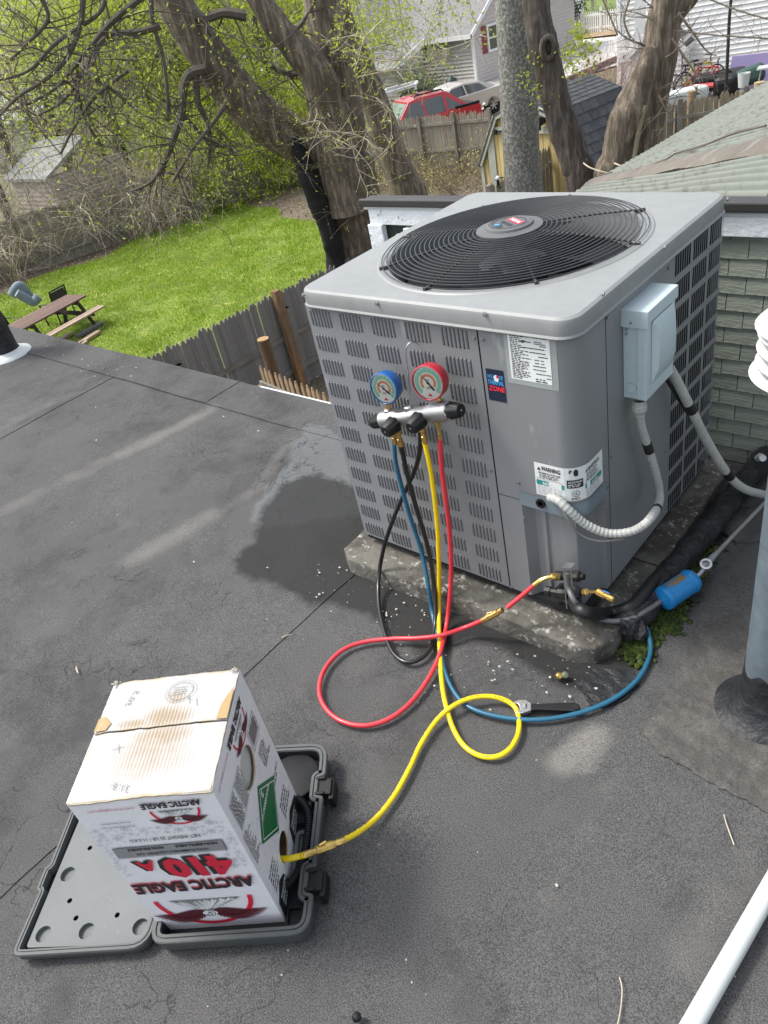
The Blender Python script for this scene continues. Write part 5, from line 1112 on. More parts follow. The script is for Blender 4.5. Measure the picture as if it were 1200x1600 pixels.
# ================================================================ GREEN WALL BEHIND THE UNIT, CORRUGATED ROOF
WY = .93
bd = thing('low_addition', 'green-grey shingled wall with white trim and a black metal edge behind the unit', 'building', (0,WY,ROOF))
mb = MB(); mb.box((1.1, WY+.027, .27), (4.9, .045, .75)); build('wall', mb, mat('wall_backing', (.035,.042,.036), .9), bd)
tl = mat('green_shingle', (.235,.262,.218), .75, n1=(9,.14), n2=(50,.10,(.15,.17,.14),.60), bump=(.35,70), rand=.07, stretch=(1,1,2.5))
t0 = None
for r in range(15):
    z = -.075+.0505*r
    for k in range(-5, 16):
        x = .1*k+(.01 if r % 2 else -.04)
        if t0 is None:
            m = MB(); m.add([(.001,-.006,.0),(.0985,-.006,.0),(.0985,-.001,.050),(.001,-.001,.050),(.001,.004,.0),(.0985,.004,.0),(.0985,.004,.05),(.001,.004,.05)], [(0,1,2,3),(0,4,5,1),(1,5,6,2),(4,0,3,7),(3,2,6,7)])
            t0 = build('shingle', m, tl, bd, world=False)
        o = t0 if (r == 0 and k == -5) else clone(t0, bd)
        o.location = Vector((x, WY, z+rnd.uniform(-.0012,.0012)))-Vector(bd.location); o.rotation_euler = (0, rnd.uniform(-.006,.006), 0); o.scale = (1, rnd.uniform(.8,1.3), 1)
wtrim = mat('peeling_white_trim', (.72,.75,.78), .55, n1=(16,.06), n2=(30,.06,(.22,.26,.24),.62), bump=(.4,60))
mb = MB(); mb.box((1.1, WY-.008, .672), (4.9, .022, .055)); build('fascia', mb, wtrim, bd, bevel=.002)
mb = MB(); mb.box((1.1, WY-.017, .706), (4.93, .010, .012)); build('white_strip', mb, MT['pvc'], bd)
mb = MB(); mb.box((1.1, WY+.010, .722), (4.96, .075, .018)); mb.box((1.1, WY-.022, .7245), (4.96, .018, .026)); build('metal_edge', mb, mat('dark_brown_metal', (.035,.034,.032), .5, n1=(9,.2)), bd, bevel=.004)
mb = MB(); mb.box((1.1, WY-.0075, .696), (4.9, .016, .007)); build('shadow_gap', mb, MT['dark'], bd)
mb = MB(); mb.box((-1.325, WY-.014, .27), (.07, .026, .75)); mb.box((-1.21, WY-.012, .28), (.05, .02, .66)); build('corner_board', mb, wtrim, bd, bevel=.003)
fr = thing('window', 'small window with peeling white trim at the left end of the green shingle wall', 'window', (-.95,WY-.01,.4))
fr.parent = None
mb = MB(); mb.box((-.88, WY-.013, .615), (.62, .024, .04)); mb.box((-1.165, WY-.0125, .40), (.035, .023, .39)); mb.box((-.595, WY-.0125, .40), (.035, .023, .39)); mb.box((-.88, WY-.012, .20), (.62, .024, .035)); build('frame', mb, wtrim, fr, bevel=.002)
mb = MB(); mb.box((-.88, WY-.003, .40), (.54, .006, .39)); build('pane', mb, glassmat('dim_pane', (.05,.065,.06)), fr)
# corrugated roof: ribs run down and away
dA = ray(750,320).normalized(); nR = ray(750,320).cross(ray(1200,60)); nR = nR if nR.z > 0 else -nR; nR.normalize(); A0 = Vector((0,WY+.06,.70))
def QR(px, py): r_ = ray(px, py); return CAM+r_*((A0-CAM).dot(nR)/r_.dot(nR))
cA = nR.cross(dA).normalized()     # across the ribs
pr = thing('patio_roof', 'weathered pale green corrugated roof sloping away behind the addition', 'roof', A0)
def st(p): return (p-A0).dot(dA), (p-A0).dot(cA)
E1s, E2s = st(QR(905,297)), st(QR(1200,128))
tb_top = (st(QR(975,276))[1]+st(QR(1200,212))[1])/2; tb_bot = (st(QR(905,294))[1]+st(QR(1200,246))[1])/2
t_a, t_b = st(QR(1150,155))[1], st(QR(1150,222))[1]
pitch = abs(t_b-t_a)/27
def far_s(t):
    f = (t-E1s[1])/(E2s[1]-E1s[1]); return E1s[0]+f*(E2s[0]-E1s[0])
def near_s(t):
    # where A0 + dA*s + cA*t reaches y = WY+.12
    return (WY+.12-A0.y-cA.y*t)/dA.y
T_HI = E2s[1]+(E2s[1]-tb_bot)*.35
sg = 1 if E2s[1] > tb_bot else -1
def corr(t0_, t1_, name, mt, amp):
    n = max(1, int(abs(t1_-t0_)/(pitch/8))); m = MB(); cols = []
    for i in range(n+1):
        t = t0_+(t1_-t0_)*i/n; a, b = near_s(t), far_s(round(t/pitch)*pitch)
        if b < a+.05: continue
        base = A0+cA*t+nR*(amp*math.cos(2*PI*t/pitch)); ns = 10; col = []
        for k in range(ns+1):
            s = a+(b-a)*k/ns; p = base+dA*s+nR*(.012*noise.noise(Vector((s*.7, t*1.1, 0)))); m.v.append(tuple(p)); col.append(len(m.v)-1)
        cols.append(col)
    for c0, c1 in zip(cols, cols[1:]):
        for k in range(len(c0)-1): m.f.append((c0[k], c0[k+1], c1[k+1], c1[k]))
    return build(name, m, mt, pr, smooth=80)
cmat = mat('weathered_green_sheet', (.18,.20,.175), .6, n1=(1.2,.12), n2=(6,.14,(.11,.11,.09),.50), bump=(.1,40))
corr(tb_top, T_HI+sg*1.5, 'corrugated_sheet', cmat, pitch*.34)
t_end = st(QR(1200,345))[1]
corr(tb_bot, t_end, 'corrugated_sheet', cmat, pitch*.34)
m = MB(); N_ = 24
for i in range(N_+1):
    f = i/N_
    for j in range(7):
        t = tb_bot+(tb_top-tb_bot)*(j/6*1.10-.05)+pitch*.5*noise.noise(Vector((f*7, 0, j > 3))); a, b = near_s(t), far_s(t); s = a+(b-a)*f
        m.v.append(tuple(A0+dA*s+cA*t+nR*(pitch*.30+.02*math.sin(j/6*PI)+.010*noise.noise(Vector((f*9, j, 0))))))
m.f = [(i*7+j, i*7+j+1, (i+1)*7+j+1, (i+1)*7+j) for i in range(N_) for j in range(6)]
build('weathered_board', m, mat('weathered_brown_board', (.135,.12,.10), .85, n1=(3,.2), n2=(12,.15,(.22,.21,.18),.55), bump=(.7,18), stretch=(.5,.5,1)), pr, smooth=60)
m = MB(); L_ = [QR(*p)+nR*.03 for p in ((997,272),(1020,264),(1045,255),(1060,246),(1085,240),(1110,232),(1135,222),(1160,214),(1200,206))]; m.tube(smoothpath(L_), .006, 5)
m.tube(smoothpath([QR(*p)+nR*.03 for p in ((920,290),(935,280),(950,276),(958,274))]), .006, 5); m.tube(smoothpath([QR(*p)+nR*.03 for p in ((1020,264),(1040,262),(1060,258),(1095,256))]), .005, 5); 
o = build('dead_branch', m, mat('grey_dead_wood', (.12,.10,.085), .9), None); tag(o, 'long thin dead branch lying across the corrugated roof', 'branch')
# roof frame and the walls under both roofs
m = MB(); 
for t in (0, 1): pass
hb = thing('house_below', 'house under the flat roof, its side wall reaching down to the yard', 'house', (-2,-1,G))
m = MB(); m.box((-2.4, -1.35, (ROOF-.3+G)/2), (13.2, 4.1, ROOF-.3-G)); m.box((1.4, 3.0, (-.9+G)/2), (5.2, 4.0, -.9-G)); build('wall', m, mat('tan_siding', (.30,.28,.24), .8), hb)
# ================================================================ GROUND
lawn = bpy.data.meshes.new('yard'); 
def ground():
    m = MB(); 
    def add_grid(x0, x1, y0, y1, nx, ny, z):
        n0 = len(m.v)
        for j in range(ny+1):
            for i in range(nx+1):
                x, y = x0+(x1-x0)*i/nx, y0+(y1-y0)*j/ny; m.v.append((x, y, z+.06*noise.noise(Vector((x*.25, y*.25, 0)))+.02*noise.noise(Vector((x*1.2, y*1.2, 0)))))
        m.f.extend([(n0+j*(nx+1)+i, n0+j*(nx+1)+i+1, n0+(j+1)*(nx+1)+i+1, n0+(j+1)*(nx+1)+i) for j in range(ny) for i in range(nx)])
    add_grid(-30, 8, -6, 32, 76, 76, G); return m
dirt = mat('leaf_litter_soil', (.115,.095,.07), .95, n1=(1.1,.3), n2=(14,.2,(.20,.165,.11),.45), bump=(.8,10))
m = MB(); m.add([(-900,-900,G-.09),(900,-900,G-.09),(900,900,G-.09),(-900,900,G-.09)], [(0,1,2,3)]); o = build('ground', m, mat('far_ground', (.16,.16,.09), .95, n1=(.05,.3), n2=(.6,.2,(.10,.12,.05),.5)), None); o['kind'] = 'structure'
o = build('yard_soil', ground(), dirt, None, smooth=60); o['kind'] = 'structure'
# lawn: base sheet plus blades
def in_lawn(x, y):
    e = 1.0*noise.noise(Vector((x*.35, y*.35, 3)))
    if x > -9.85+0*e or x < -24.6+e: return False
    if y < -3 or y > 15.2+e*1.2+(x+17)*-.28: return False
    if -17.0 < x < -13.9 and 3.6 < y < 6.0+.6*e: return False
    return True
st_ = .5; m = MB()
nx, ny = 70, 100; X0, X1, Y0, Y1 = -25.2, -9.8, -3, 18
idx = {}
for j in range(ny+1):
    for i in range(nx+1):
        x, y = X0+(X1-X0)*i/nx, Y0+(Y1-Y0)*j/ny; m.v.append((x, y, G+.012+.06*noise.noise(Vector((x*.25, y*.25, 0)))+.02*noise.noise(Vector((x*1.2, y*1.2, 0)))))
for j in range(ny):
    for i in range(nx):
        if in_lawn(X0+(X1-X0)*(i+.5)/nx, Y0+(Y1-Y0)*(j+.5)/ny): k = j*(nx+1)+i; m.f.append((k, k+1, k+nx+2, k+nx+1))
gmat = leafmat('grass_blades', (.11,.24,.008), (.36,.47,.03), .42)
o = build('lawn', m, mat('lawn_base', (.13,.19,.02), .9, n1=(.8,.3), n2=(2.2,.2,(.27,.30,.07),.5), bump=(.9,14)), None, smooth=70); o['kind'] = 'structure'
rg = np.random.default_rng(3)
def blades(n, xr, yr, test, hmin, hmax, w, z0):
    x = rg.uniform(*xr, n); y = rg.uniform(*yr, n); keep = np.array([test(a, b) for a, b in zip(x, y)]); x, y = x[keep], y[keep]; n = len(x)
    cl = np.array([noise.noise(Vector((a*1.1, b*1.1, 7))) for a, b in zip(x, y)]); h = rg.uniform(hmin, hmax, n)*(1+.9*np.clip(cl, -.6, 1)); a = rg.uniform(0, 2*PI, n); le = rg.uniform(.2, 1.0, n)*h; la = rg.uniform(0, 2*PI, n)
    z = np.full(n, z0)+np.array([.06*noise.noise(Vector((p*.25, q*.25, 0)))+.02*noise.noise(Vector((p*1.2, q*1.2, 0))) for p, q in zip(x, y)])
    dx, dy = np.cos(a)*w, np.sin(a)*w
    V = np.stack([np.stack([x-dx, y-dy, z], 1), np.stack([x+dx, y+dy, z], 1), np.stack([x+np.cos(la)*le, y+np.sin(la)*le, z+h], 1)], 1).reshape(-1, 3)
    F = np.arange(3*n).reshape(-1, 3); return V, F
def npmesh(name, V, F, mt, parent=None, **kw):
    me = bpy.data.meshes.new(name); me.vertices.add(len(V)); me.vertices.foreach_set('co', V.astype(np.float32).ravel()); k = F.shape[1]; me.loops.add(F.size); me.loops.foreach_set('vertex_index', F.astype(np.int32).ravel())
    me.polygons.add(len(F)); me.polygons.foreach_set('loop_start', np.arange(0, F.size, k, dtype=np.int32)); me.update(calc_edges=True); me.materials.append(mt)
    o = bpy.data.objects.new(name, me); COL.objects.link(o)
    if parent: o.parent = parent; me.transform(wpos(parent).inverted())
    for a, b in kw.items(): o[a] = b
    return o
V, F = blades(190000, (-25, -9.9), (-1, 17.5), in_lawn, .03, .085, .009, G+.01); npmesh('grass', V, F, gmat, kind='stuff')
V, F = blades(6000, (-25, -9.9), (-1, 17.5), in_lawn, .02, .07, .016, G+.05); npmesh('dry_grass', V, F, leafmat('dry_blades', (.45,.42,.16), (.55,.55,.22), .3), kind='stuff')
# ================================================================ FENCES
grey = mat('weathered_grey_picket', (.21,.20,.19), .85, n1=(5,.25), n2=(16,.12,(.36,.35,.34),.58), bump=(.6,25), rand=.16, stretch=(1,1,.12))
greyd = mat('fence_rail_wood', (.21,.19,.16), .85, n1=(5,.3), bump=(.5,25), rand=.1)
tanw = mat('new_picket_wood', (.38,.27,.16), .75, n1=(6,.2), bump=(.4,30), rand=.12, stretch=(1,1,.2))
olive = mat('old_olive_picket', (.22,.195,.135), .85, n1=(4,.3), n2=(14,.2,(.09,.08,.055),.52), bump=(.6,20), rand=.16, stretch=(1,1,.14))
def picket_mesh(w, h, t, shape):
    m = MB(); 
    top = {'point': [(-w/2, h-.07), (-w*.12, h), (w*.12, h), (w/2, h-.07)], 'dog': [(-w/2, h-.03), (-w*.3, h), (w*.3, h), (w/2, h-.03)], 'flat': [(-w/2, h), (w/2, h)]}[shape]
    P = [(w/2, 0), *top[::-1], (-w/2, 0)]
    m.prism(P[::-1], -t/2, t/2, lambda x, y, z: (x, z, y)); return m
def fence(name, label, pts, h, w, gap, shape, mt, rail_side=1, rails=(.25,.6,.9), posts=None, post_h=None, lean=.01, zg=G, post_r=.05, ragged=.02, zfun=None, sq=True):
    f = thing(name, label, 'fence', (*pts[0][:2], zg)); p0 = None
    for a, b in zip(pts, pts[1:]):
        a, b = Vector((*a[:2], 0)), Vector((*b[:2], 0)); L_ = (b-a).length; d = (b-a)/L_; ang = math.atan2(d.y, d.x); n = max(1, round(L_/(w+gap)))
        for k in range(n):
            p = a+d*((k+.5)*L_/n)
            if p0 is None: p0 = build('picket', picket_mesh(w, h, .018, shape), mt, f, world=False); o = p0
            else: o = clone(p0, f)
            o.location = Vector((p.x, p.y, zg+rnd.uniform(-ragged, ragged)*h))-Vector(f.location); o.rotation_euler = (rnd.gauss(0, lean*.6), rnd.gauss(0, lean), ang+rnd.gauss(0, .02)); o.scale = (rnd.uniform(.9, 1.03), 1, 1+rnd.uniform(-ragged, ragged))
        nrm = Vector((-d.y, d.x, 0))*rail_side
        for r_ in rails:
            m = MB(); m.bar(a+nrm*.035+Vector((0,0,zg+h*r_)), b+nrm*.035+Vector((0,0,zg+h*r_)), .04, .085); build('rail', m, greyd, f)
        np_ = max(1, round(L_/2.4)) if posts is None else posts
        for k in range(np_+1):
            p = a+d*(L_*k/np_)+nrm*.08; m = MB(); hh = (post_h or h+.08)
            if sq: m.box((p.x, p.y, zg+hh/2), (.09, .09, hh), rz=ang)
            else: m.tube([(p.x, p.y, zg), (p.x, p.y, zg+hh)], post_r, 12)
            build('post', m, greyd, f)
    return f
fence('picket_fence', 'tall weathered grey picket fence with pointed tops just beyond the edge of the roof', [(-10.3,.6),(-10.05,2.6),(-9.75,4.6),(-9.62,6.9),(-9.45,8.3),(-9.2,10.6)], 1.8, .094, -.006, 'point', grey, rail_side=-1, rails=(.2,.55), posts=1, post_h=1.5, lean=.005, ragged=.010)
a_, b_ = GZ(403,574,-2.85), GZ(512,619,-2.85)
ext = (b_-a_)*.6
fence('low_picket_fence', 'short fence of pale new pickets low in front of the grey fence', [(a_.x,a_.y),(b_.x+ext.x,b_.y+ext.y)], .9, .068, .062, 'point', tanw, rail_side=-1, rails=(.70,), posts=1, post_h=.6, zg=-3.72, lean=.008, ragged=.008)
p = AT(411,530,10.6); m = MB(); m.tube([(p.x,p.y,G),(p.x,p.y,p.z)], .085, 16); o = build('log_post', m, [mat('brown_log', (.13,.08,.045), .85, n1=(9,.3), bump=(.6,25), stretch=(1,1,.2))], None, smooth=40); tag(o, 'round brown log post with a pale sawn top before the grey fence', 'post')
m = MB(); m.lathe([(.088,0),(.085,.01),(0,.012)], (p.x,p.y,p.z), (0,0,1), 16, cap=False); build('sawn_top', m, mat('sawn_wood', (.42,.27,.13), .8, n1=(20,.2)), o)
# brown twisted post by the tall fence
q0 = GZ(424,453,-2.62); q1 = AT(462,600,q0.to_2d().length*0+math.hypot(q0.x-CAM.x,q0.y-CAM.y)-.05)
m = MB(); m.box((q0.x+.10, q0.y, (G-2.62)/2), (.13,.13,-2.62-G)); o = build('fence_post', m, mat('grained_brown_post', (.20,.13,.075), .8, n1=(4,.2,(.34,.17,.06),.5), n2=(22,.3), bump=(.5,20), stretch=(1,1,.25)), None, bevel=.01); tag(o, 'square brown fence post with orange grain standing against the grey picket fence', 'post')
rf = [GZ(758,296,-2.7), GZ(868,222,-2.7), GZ(960,190,-2.7), GZ(1060,160,-2.7), GZ(1165,140,-2.7)]
fence('dog_ear_fence', 'long olive-brown picket fence running behind the leaning trees to the corrugated roof', [(p.x,p.y) for p in rf[:1]+rf[1:]]+[(rf[-1].x+2.6, rf[-1].y+.9)], 1.8, .105, .012, 'point', olive, rail_side=-1, rails=(.3,.8), lean=.008)
mf = [GZ(540,196,-2.7), GZ(655,183,-2.7), GZ(766,172,-2.7)]
fence('board_fence', 'straight grey board fence in front of the red truck', [(p.x,p.y) for p in mf], 1.8, .075, .004, 'point', mat('warm_grey_board', (.25,.225,.185), .85, n1=(4,.2), bump=(.5,20), rand=.12, stretch=(1,1,.14)), rail_side=-1, rails=(.42,.86), posts=2, lean=.006)
# left fence of wide horizontal boards
lf = thing('rail_fence', 'old board fence with long rails at the far left end of the lawn', 'fence', (-25.5,9.5,G))
Lp = [(-27.2,4.0),(-25.95,9.2),(-24.9,12.4),(-23.9,15.6),(-22.4,19.5)]
b0 = None; lm = mat('old_fence_board', (.25,.225,.185), .85, n1=(3,.25), bump=(.5,20), rand=.14, stretch=(1,1,.12))
for a, b in zip(Lp, Lp[1:]):
    a, b = Vector((*a,0)), Vector((*b,0)); L_ = (b-a).length; d = (b-a)/L_; ang = math.atan2(d.y, d.x)
    for k in range(int(L_/.15)):
        p = a+d*(.15*(k+.5))
        if b0 is None: b0 = build('board', picket_mesh(.145, 1.75, .018, 'flat'), lm, lf, world=False); o = b0
        else: o = clone(b0, lf)
        o.location = Vector((p.x,p.y,G+rnd.uniform(-.02,.03)))-Vector(lf.location); o.rotation_euler = (0,rnd.gauss(0,.006),ang)
    for hz in (.35,1.05,1.65): m = MB(); n_ = Vector((d.y,-d.x,0)); m.bar(a+n_*.04+Vector((0,0,G+hz)), b+n_*.04+Vector((0,0,G+hz)), .05, .11); build('rail', m, greyd, lf)
# solar ball lights and the cross brace
for i, (px, py, lb) in enumerate(((778,283,'white ball garden light on a black bracket at the left end of the olive fence'), (868,221,'white ball garden light on the olive fence beside the dark leaning trunk'), (1088,139,'white ball garden light on the fence in front of the white house'), (757,166,'white ball light on the end post of the grey board fence near the silver car'))):
    g = GZ(px, py, -2.62); t = thing('ball_light', lb, 'light', g); m = MB(); m.lathe([(.0,-.05),(.035,-.035),(.05,0),(.035,.035),(0,.05)], g+Vector((0,0,.06)), (0,0,1), 12, cap=False); build('globe', m, MT['white'], t, smooth=60)
    m = MB(); m.lathe([(.03,-.12),(.03,.02)], g, (0,0,1), 10); m.box(g+Vector((.06,-.06,-.10)), (.14,.04,.03), rz=-.6); build('bracket', m, MT['black'], t)
a, b = GZ(1045,170,-3.0), GZ(1090,155,-2.9)
fd_ = Vector((-.25,-.5,0)).normalized()*.25
m = MB(); m.bar(a+fd_, b+fd_, .03, .10); m.bar(GZ(1063,165,-3.0)+fd_, GZ(1078,178,-3.1)+fd_, .03, .08); o = build('brace_board', m, greyd, None); tag(o, 'weathered brace boards nailed across the fence near the white ball light', 'board')
p = GZ(1095,140,-2.6); m = MB(); m.tube([(p.x-.1,p.y-.3,G),(p.x-.1,p.y-.3,-2.55)], .11, 12); o = build('round_post', m, mat('tan_round_post', (.27,.20,.12), .85, n1=(5,.25), bump=(.4,20)), None, smooth=50); tag(o, 'thick round tan fence post right of the brace boards', 'post')
p = GZ(1187,128,-2.5); m = MB(); m.tube([(p.x,p.y,G),(p.x,p.y,-2.5)], .12, 12); o = build('round_post', m, mat('tan_round_post2', (.33,.25,.14), .85, n1=(5,.25)), None, smooth=50); tag(o, 'round tan post top just above the corrugated roof at the right edge', 'post')
def PV(px, py, p0, d):
    n = Vector((-d.y, d.x, 0)); r_ = ray(px, py); return CAM+r_*((p0-CAM).dot(n)/r_.dot(n))
# ================================================================ SHED
yp = mat('yellow_shed_boards', (.47,.37,.17), .7, n1=(3,.15), bump=(.2,20), rand=.06, stretch=(1,1,.2))
sh_m = mat('charcoal_shingle', (.050,.055,.060), .85, n1=(6,.2), n2=(60,.2), rand=.22, bump=(.3,40))
trm = mat('shed_trim', (.36,.37,.33), .6, n1=(5,.1))
SL = AT(754,255,21.3); bkv = Vector((.2,.98,0)).normalized(); u_ = Vector((bkv.y,-bkv.x,0))
if u_.dot(RT) < 0: u_ = -u_
Wd = 3.2
KL, PKp = PV(776,181,SL,u_), PV(822,148,SL,u_)
kin, kz, pz, DEP = .70, 1.13, 1.45, 2.3
shed = thing('garden_shed', 'yellow garden shed with a dark shingled barn roof behind the pale barked trunk', 'shed', Vector((SL.x, SL.y, G))+u_*Wd/2)
def SP(a, b, z): return SL+u_*a+bkv*b+Vector((0,0,z))
prof = [(0,0),(kin,kz),(Wd/2,pz),(Wd-kin,kz),(Wd,0)]
m = MB(); P0 = [(0,G-SL.z)]+prof+[(Wd,G-SL.z)]; n = len(P0)
m.v = [tuple(SP(a*.98+Wd*.01,.06,z-.03 if z > 0 else z)) for a, z in P0]+[tuple(SP(a*.98+Wd*.01,DEP-.06,z-.03 if z > 0 else z)) for a, z in P0]
m.f = [tuple(range(n)), tuple(range(2*n-1, n-1, -1))]+[(i, n+i, n+(i+1) % n, (i+1) % n) for i in range(n)]
build('wall', m, mat('shed_wall', (.36,.27,.10), .8), shed)
def profz(a):
    for (a0, z0), (a1, z1) in zip(prof, prof[1:]):
        if a0 <= a <= a1+1e-6: return z0+(z1-z0)*(a-a0)/(a1-a0)
    return 0
nb = 15
for k in range(nb):
    a0, a1 = Wd*k/nb+.008, Wd*(k+1)/nb-.008; m = MB()
    pts = [(a0,G-SL.z),(a1,G-SL.z),(a1,profz(a1)-.05),(a0,profz(a0)-.05)]
    if a0 < Wd/2 < a1: pts.insert(3, (Wd/2, pz-.05))
    nn = len(pts); m.v = [tuple(SP(a,.0,z)) for a, z in pts]+[tuple(SP(a,.05,z)) for a, z in pts]; m.f = [tuple(range(nn))]+[(i, nn+i, nn+(i+1) % nn, (i+1) % nn) for i in range(nn)]
    build('plank', m, yp, shed)
for (a0, z0), (a1, z1) in zip(prof, prof[1:]):
    m = MB(); m.bar(SP(a0,-.08,z0-.02), SP(a1,-.08,z1-.02), .05, .13, up=(0,0,1)); build('rake_board', m, trm, shed)
m = MB(); m.bar(SP(kin*.7,-.03,kz-.32), SP(Wd-kin*.7,-.03,kz-.32), .05, .14); m.bar(SP(.02,-.03,-.02), SP(.02,-.03,G-SL.z), .05, .09); m.bar(SP(.42,-.03,kz-.4), SP(.42,-.03,G-SL.z), .05, .20); build('trim_board', m, trm, shed)
for px, py in ((778,205),(780,277)):
    p = PV(px, py, SL, u_); m = MB(); m.bar(p-bkv*.08, p-bkv*.08+u_*.22+Vector((0,0,.03)), .03, .03); m.box(p-bkv*.08, (.07,.06,.10)); build('bracket', m, MT['black'], shed)
p = PV(850,185,SL,u_)-bkv*.15; m = MB(); m.box(p, (.22,.16,.12), rz=.4); m.bar(p, p+Vector((-.02,0,-.22)), .05, .05); m.bar(p+Vector((0,0,-.12)), p+Vector((.16,.05,-.02)), .04, .04); build('flood_light', m, MT['black'], shed)
# shingled roof, tabs one by one
tb0 = None
def roof_face(a0, z0, a1, z1, rows):
    global tb0
    e = SP(a0,-.12,z0); up_ = (SP(a1,-.12,z1)-e); Ls = up_.length; up_.normalize(); nr = bkv.cross(up_); nr = nr if nr.z > -.0 else -nr
    if abs(nr.z) < .3 and nr.dot(u_)*(1 if a0 > a1 else -1) < 0: nr = -nr
    m = MB(); q = [e-nr*.03, e+bkv*(DEP+.24)-nr*.03, e+bkv*(DEP+.24)+up_*Ls-nr*.03, e+up_*Ls-nr*.03]; m.add(q+[p+nr*.03 for p in q], [(0,1,2,3),(4,5,6,7),(0,1,5,4),(1,2,6,5),(2,3,7,6),(3,0,4,7)]); build('roof_deck', m, sh_m, shed)
    tw = .29
    for r in range(rows):
        for k in range(-1, int((DEP+.24)/tw)+1):
            b0 = k*tw+(tw/2 if r % 2 else 0); b1 = b0+tw-.012; b0 = max(b0, 0); b1 = min(b1, DEP+.24)
            if b1-b0 < .04: continue
            s0, s1 = Ls*r/rows, Ls*(r+1)/rows+.02
            m = MB(); lo = .016+rnd.uniform(0,.004); v = [e+bkv*b0+up_*s0+nr*lo, e+bkv*b1+up_*s0+nr*lo, e+bkv*b1+up_*min(s1,Ls)+nr*.006, e+bkv*b0+up_*min(s1,Ls)+nr*.006]
            m.add(v+[e+bkv*b0+up_*s0, e+bkv*b1+up_*s0], [(0,1,2,3),(0,4,5,1)]); build('shingle', m, sh_m, shed)
roof_face(Wd+.06, -.05, Wd-kin, kz+.03, 6); roof_face(Wd-kin, kz+.03, Wd/2, pz+.03, 6); roof_face(kin, kz+.03, Wd/2, pz+.03, 6); roof_face(-.06, -.05, kin, kz+.03, 6)
# ================================================================ HOUSES
def siding(p0, p1, z0, z1, pitch, mt, parent, name='siding', top=None, out=None):
    d = (p1-p0); L_ = d.length; d = d/L_; n = Vector((d.y, -d.x, 0)); 
    if (CAM-p0).dot(n) < 0: n = -n
    m = MB(); r = int((z1-z0)/pitch)+1
    for k in range(r):
        za = z0+k*pitch; zb = min(za+pitch, z1)
        x0, x1 = 0, L_
        if top: x0, x1 = top(za, L_); 
        if x1-x0 < .05: continue
        a, b = p0+d*x0, p0+d*x1
        m.add([Vector((a.x,a.y,za))+n*.055, Vector((b.x,b.y,za))+n*.055, Vector((b.x,b.y,zb))+n*.004, Vector((a.x,a.y,zb))+n*.004, Vector((a.x,a.y,za)), Vector((b.x,b.y,za))], [(0,1,2,3),(4,5,1,0)])
    build(name, m, mt, parent); return n
def window(parent, c, d, n, w, h, frame_m, shutter=None, sash=True, door=False):
    c = Vector(c); f = MB(); up_ = Vector((0,0,1)); 
    for s in (-1, 1): f.bar(c+d*s*w/2+n*.07-up_*(h/2+.05), c+d*s*w/2+n*.07+up_*(h/2+.05), .11, .07, up=n)
    for s in ((-1, 0, 1) if sash else (-1, 1)): f.bar(c-d*w/2+n*.072+up_*s*h/2, c+d*w/2+n*.072+up_*s*h/2, .11 if s else .06, .07, up=n)
    wf = build('door' if door else 'window', f, frame_m, parent)
    m = MB(); q = [c-d*w/2-up_*h/2+n*.06, c+d*w/2-up_*h/2+n*.06, c+d*w/2+up_*h/2+n*.06, c-d*w/2+up_*h/2+n*.06]; m.add(q, [(0,1,2,3)]); build('pane', m, glassmat('window_glass', (.05,.055,.055)), wf)
    if shutter:
        for s in (-1, 1): m = MB(); cc = c+d*s*(w/2+.28)+n*.04; m.bar(cc-up_*(h/2+.05), cc+up_*(h/2+.05), .38, .04, up=n); build('shutter', m, shutter, parent)
    return wf
gs = mat('grey_beige_siding', (.46,.44,.42), .6, n1=(2,.05), n2=(9,.06)); rs = mat('pinkish_siding', (.52,.47,.445), .6, n1=(2,.05)); shm = mat('grey_house_shingles', (.21,.207,.207), .9, n1=(3,.2), n2=(7,.28), bump=(.5,8), stretch=(1,1,3))
wh = mat('house_white_trim', (.72,.73,.74), .5, n1=(3,.04))
EC = AT(737,50,46); EL = GZ(545,92,EC.z); zb_ = -4.9
gh = thing('grey_house', 'grey sided house with a red shuttered window behind the parked cars', 'house', Vector((EC.x,EC.y,zb_)))
e0, e1 = Vector((EC.x,EC.y,0)), Vector((EL.x,EL.y,0)); dl = Vector((-.995,.10,0)).normalized(); e1 = e0+dl*14
gd_ = Vector((-dl.y, dl.x, 0)); gd_ = gd_ if gd_.x < 0 or gd_.dot(_f) > 0 else -gd_
if gd_.dot(_f) < 0: gd_ = -gd_
gb = Vector((GZ(788,128,zb_).x, GZ(788,128,zb_).y, 0)); gdir = (gb-e0).normalized(); gdir = gd_ if abs(gd_.angle(gdir)) < .7 else gdir
gdir = gd_
nL = siding(e0, e1, zb_-.4, EC.z, .17, gs, gh)
GW = 9.0; g1 = e0+gdir*GW; ph = 3.4
def gtop(z, L_):
    if z < EC.z: return 0, L_
    f = (z-EC.z)/ph; return L_/2*f, L_-L_/2*f
nG = siding(e0, g1, zb_-.4, EC.z+ph, .17, rs, gh, top=gtop)
m = MB(); r0 = e0+gdir*GW/2; zr = EC.z+ph
v = [Vector((e0.x,e0.y,EC.z-.1))+nL*.35-dl*.25, Vector((e1.x,e1.y,EC.z-.1))+nL*.35, Vector((r0.x,r0.y,zr+.05))+dl*14, Vector((r0.x,r0.y,zr+.05))-dl*.25]
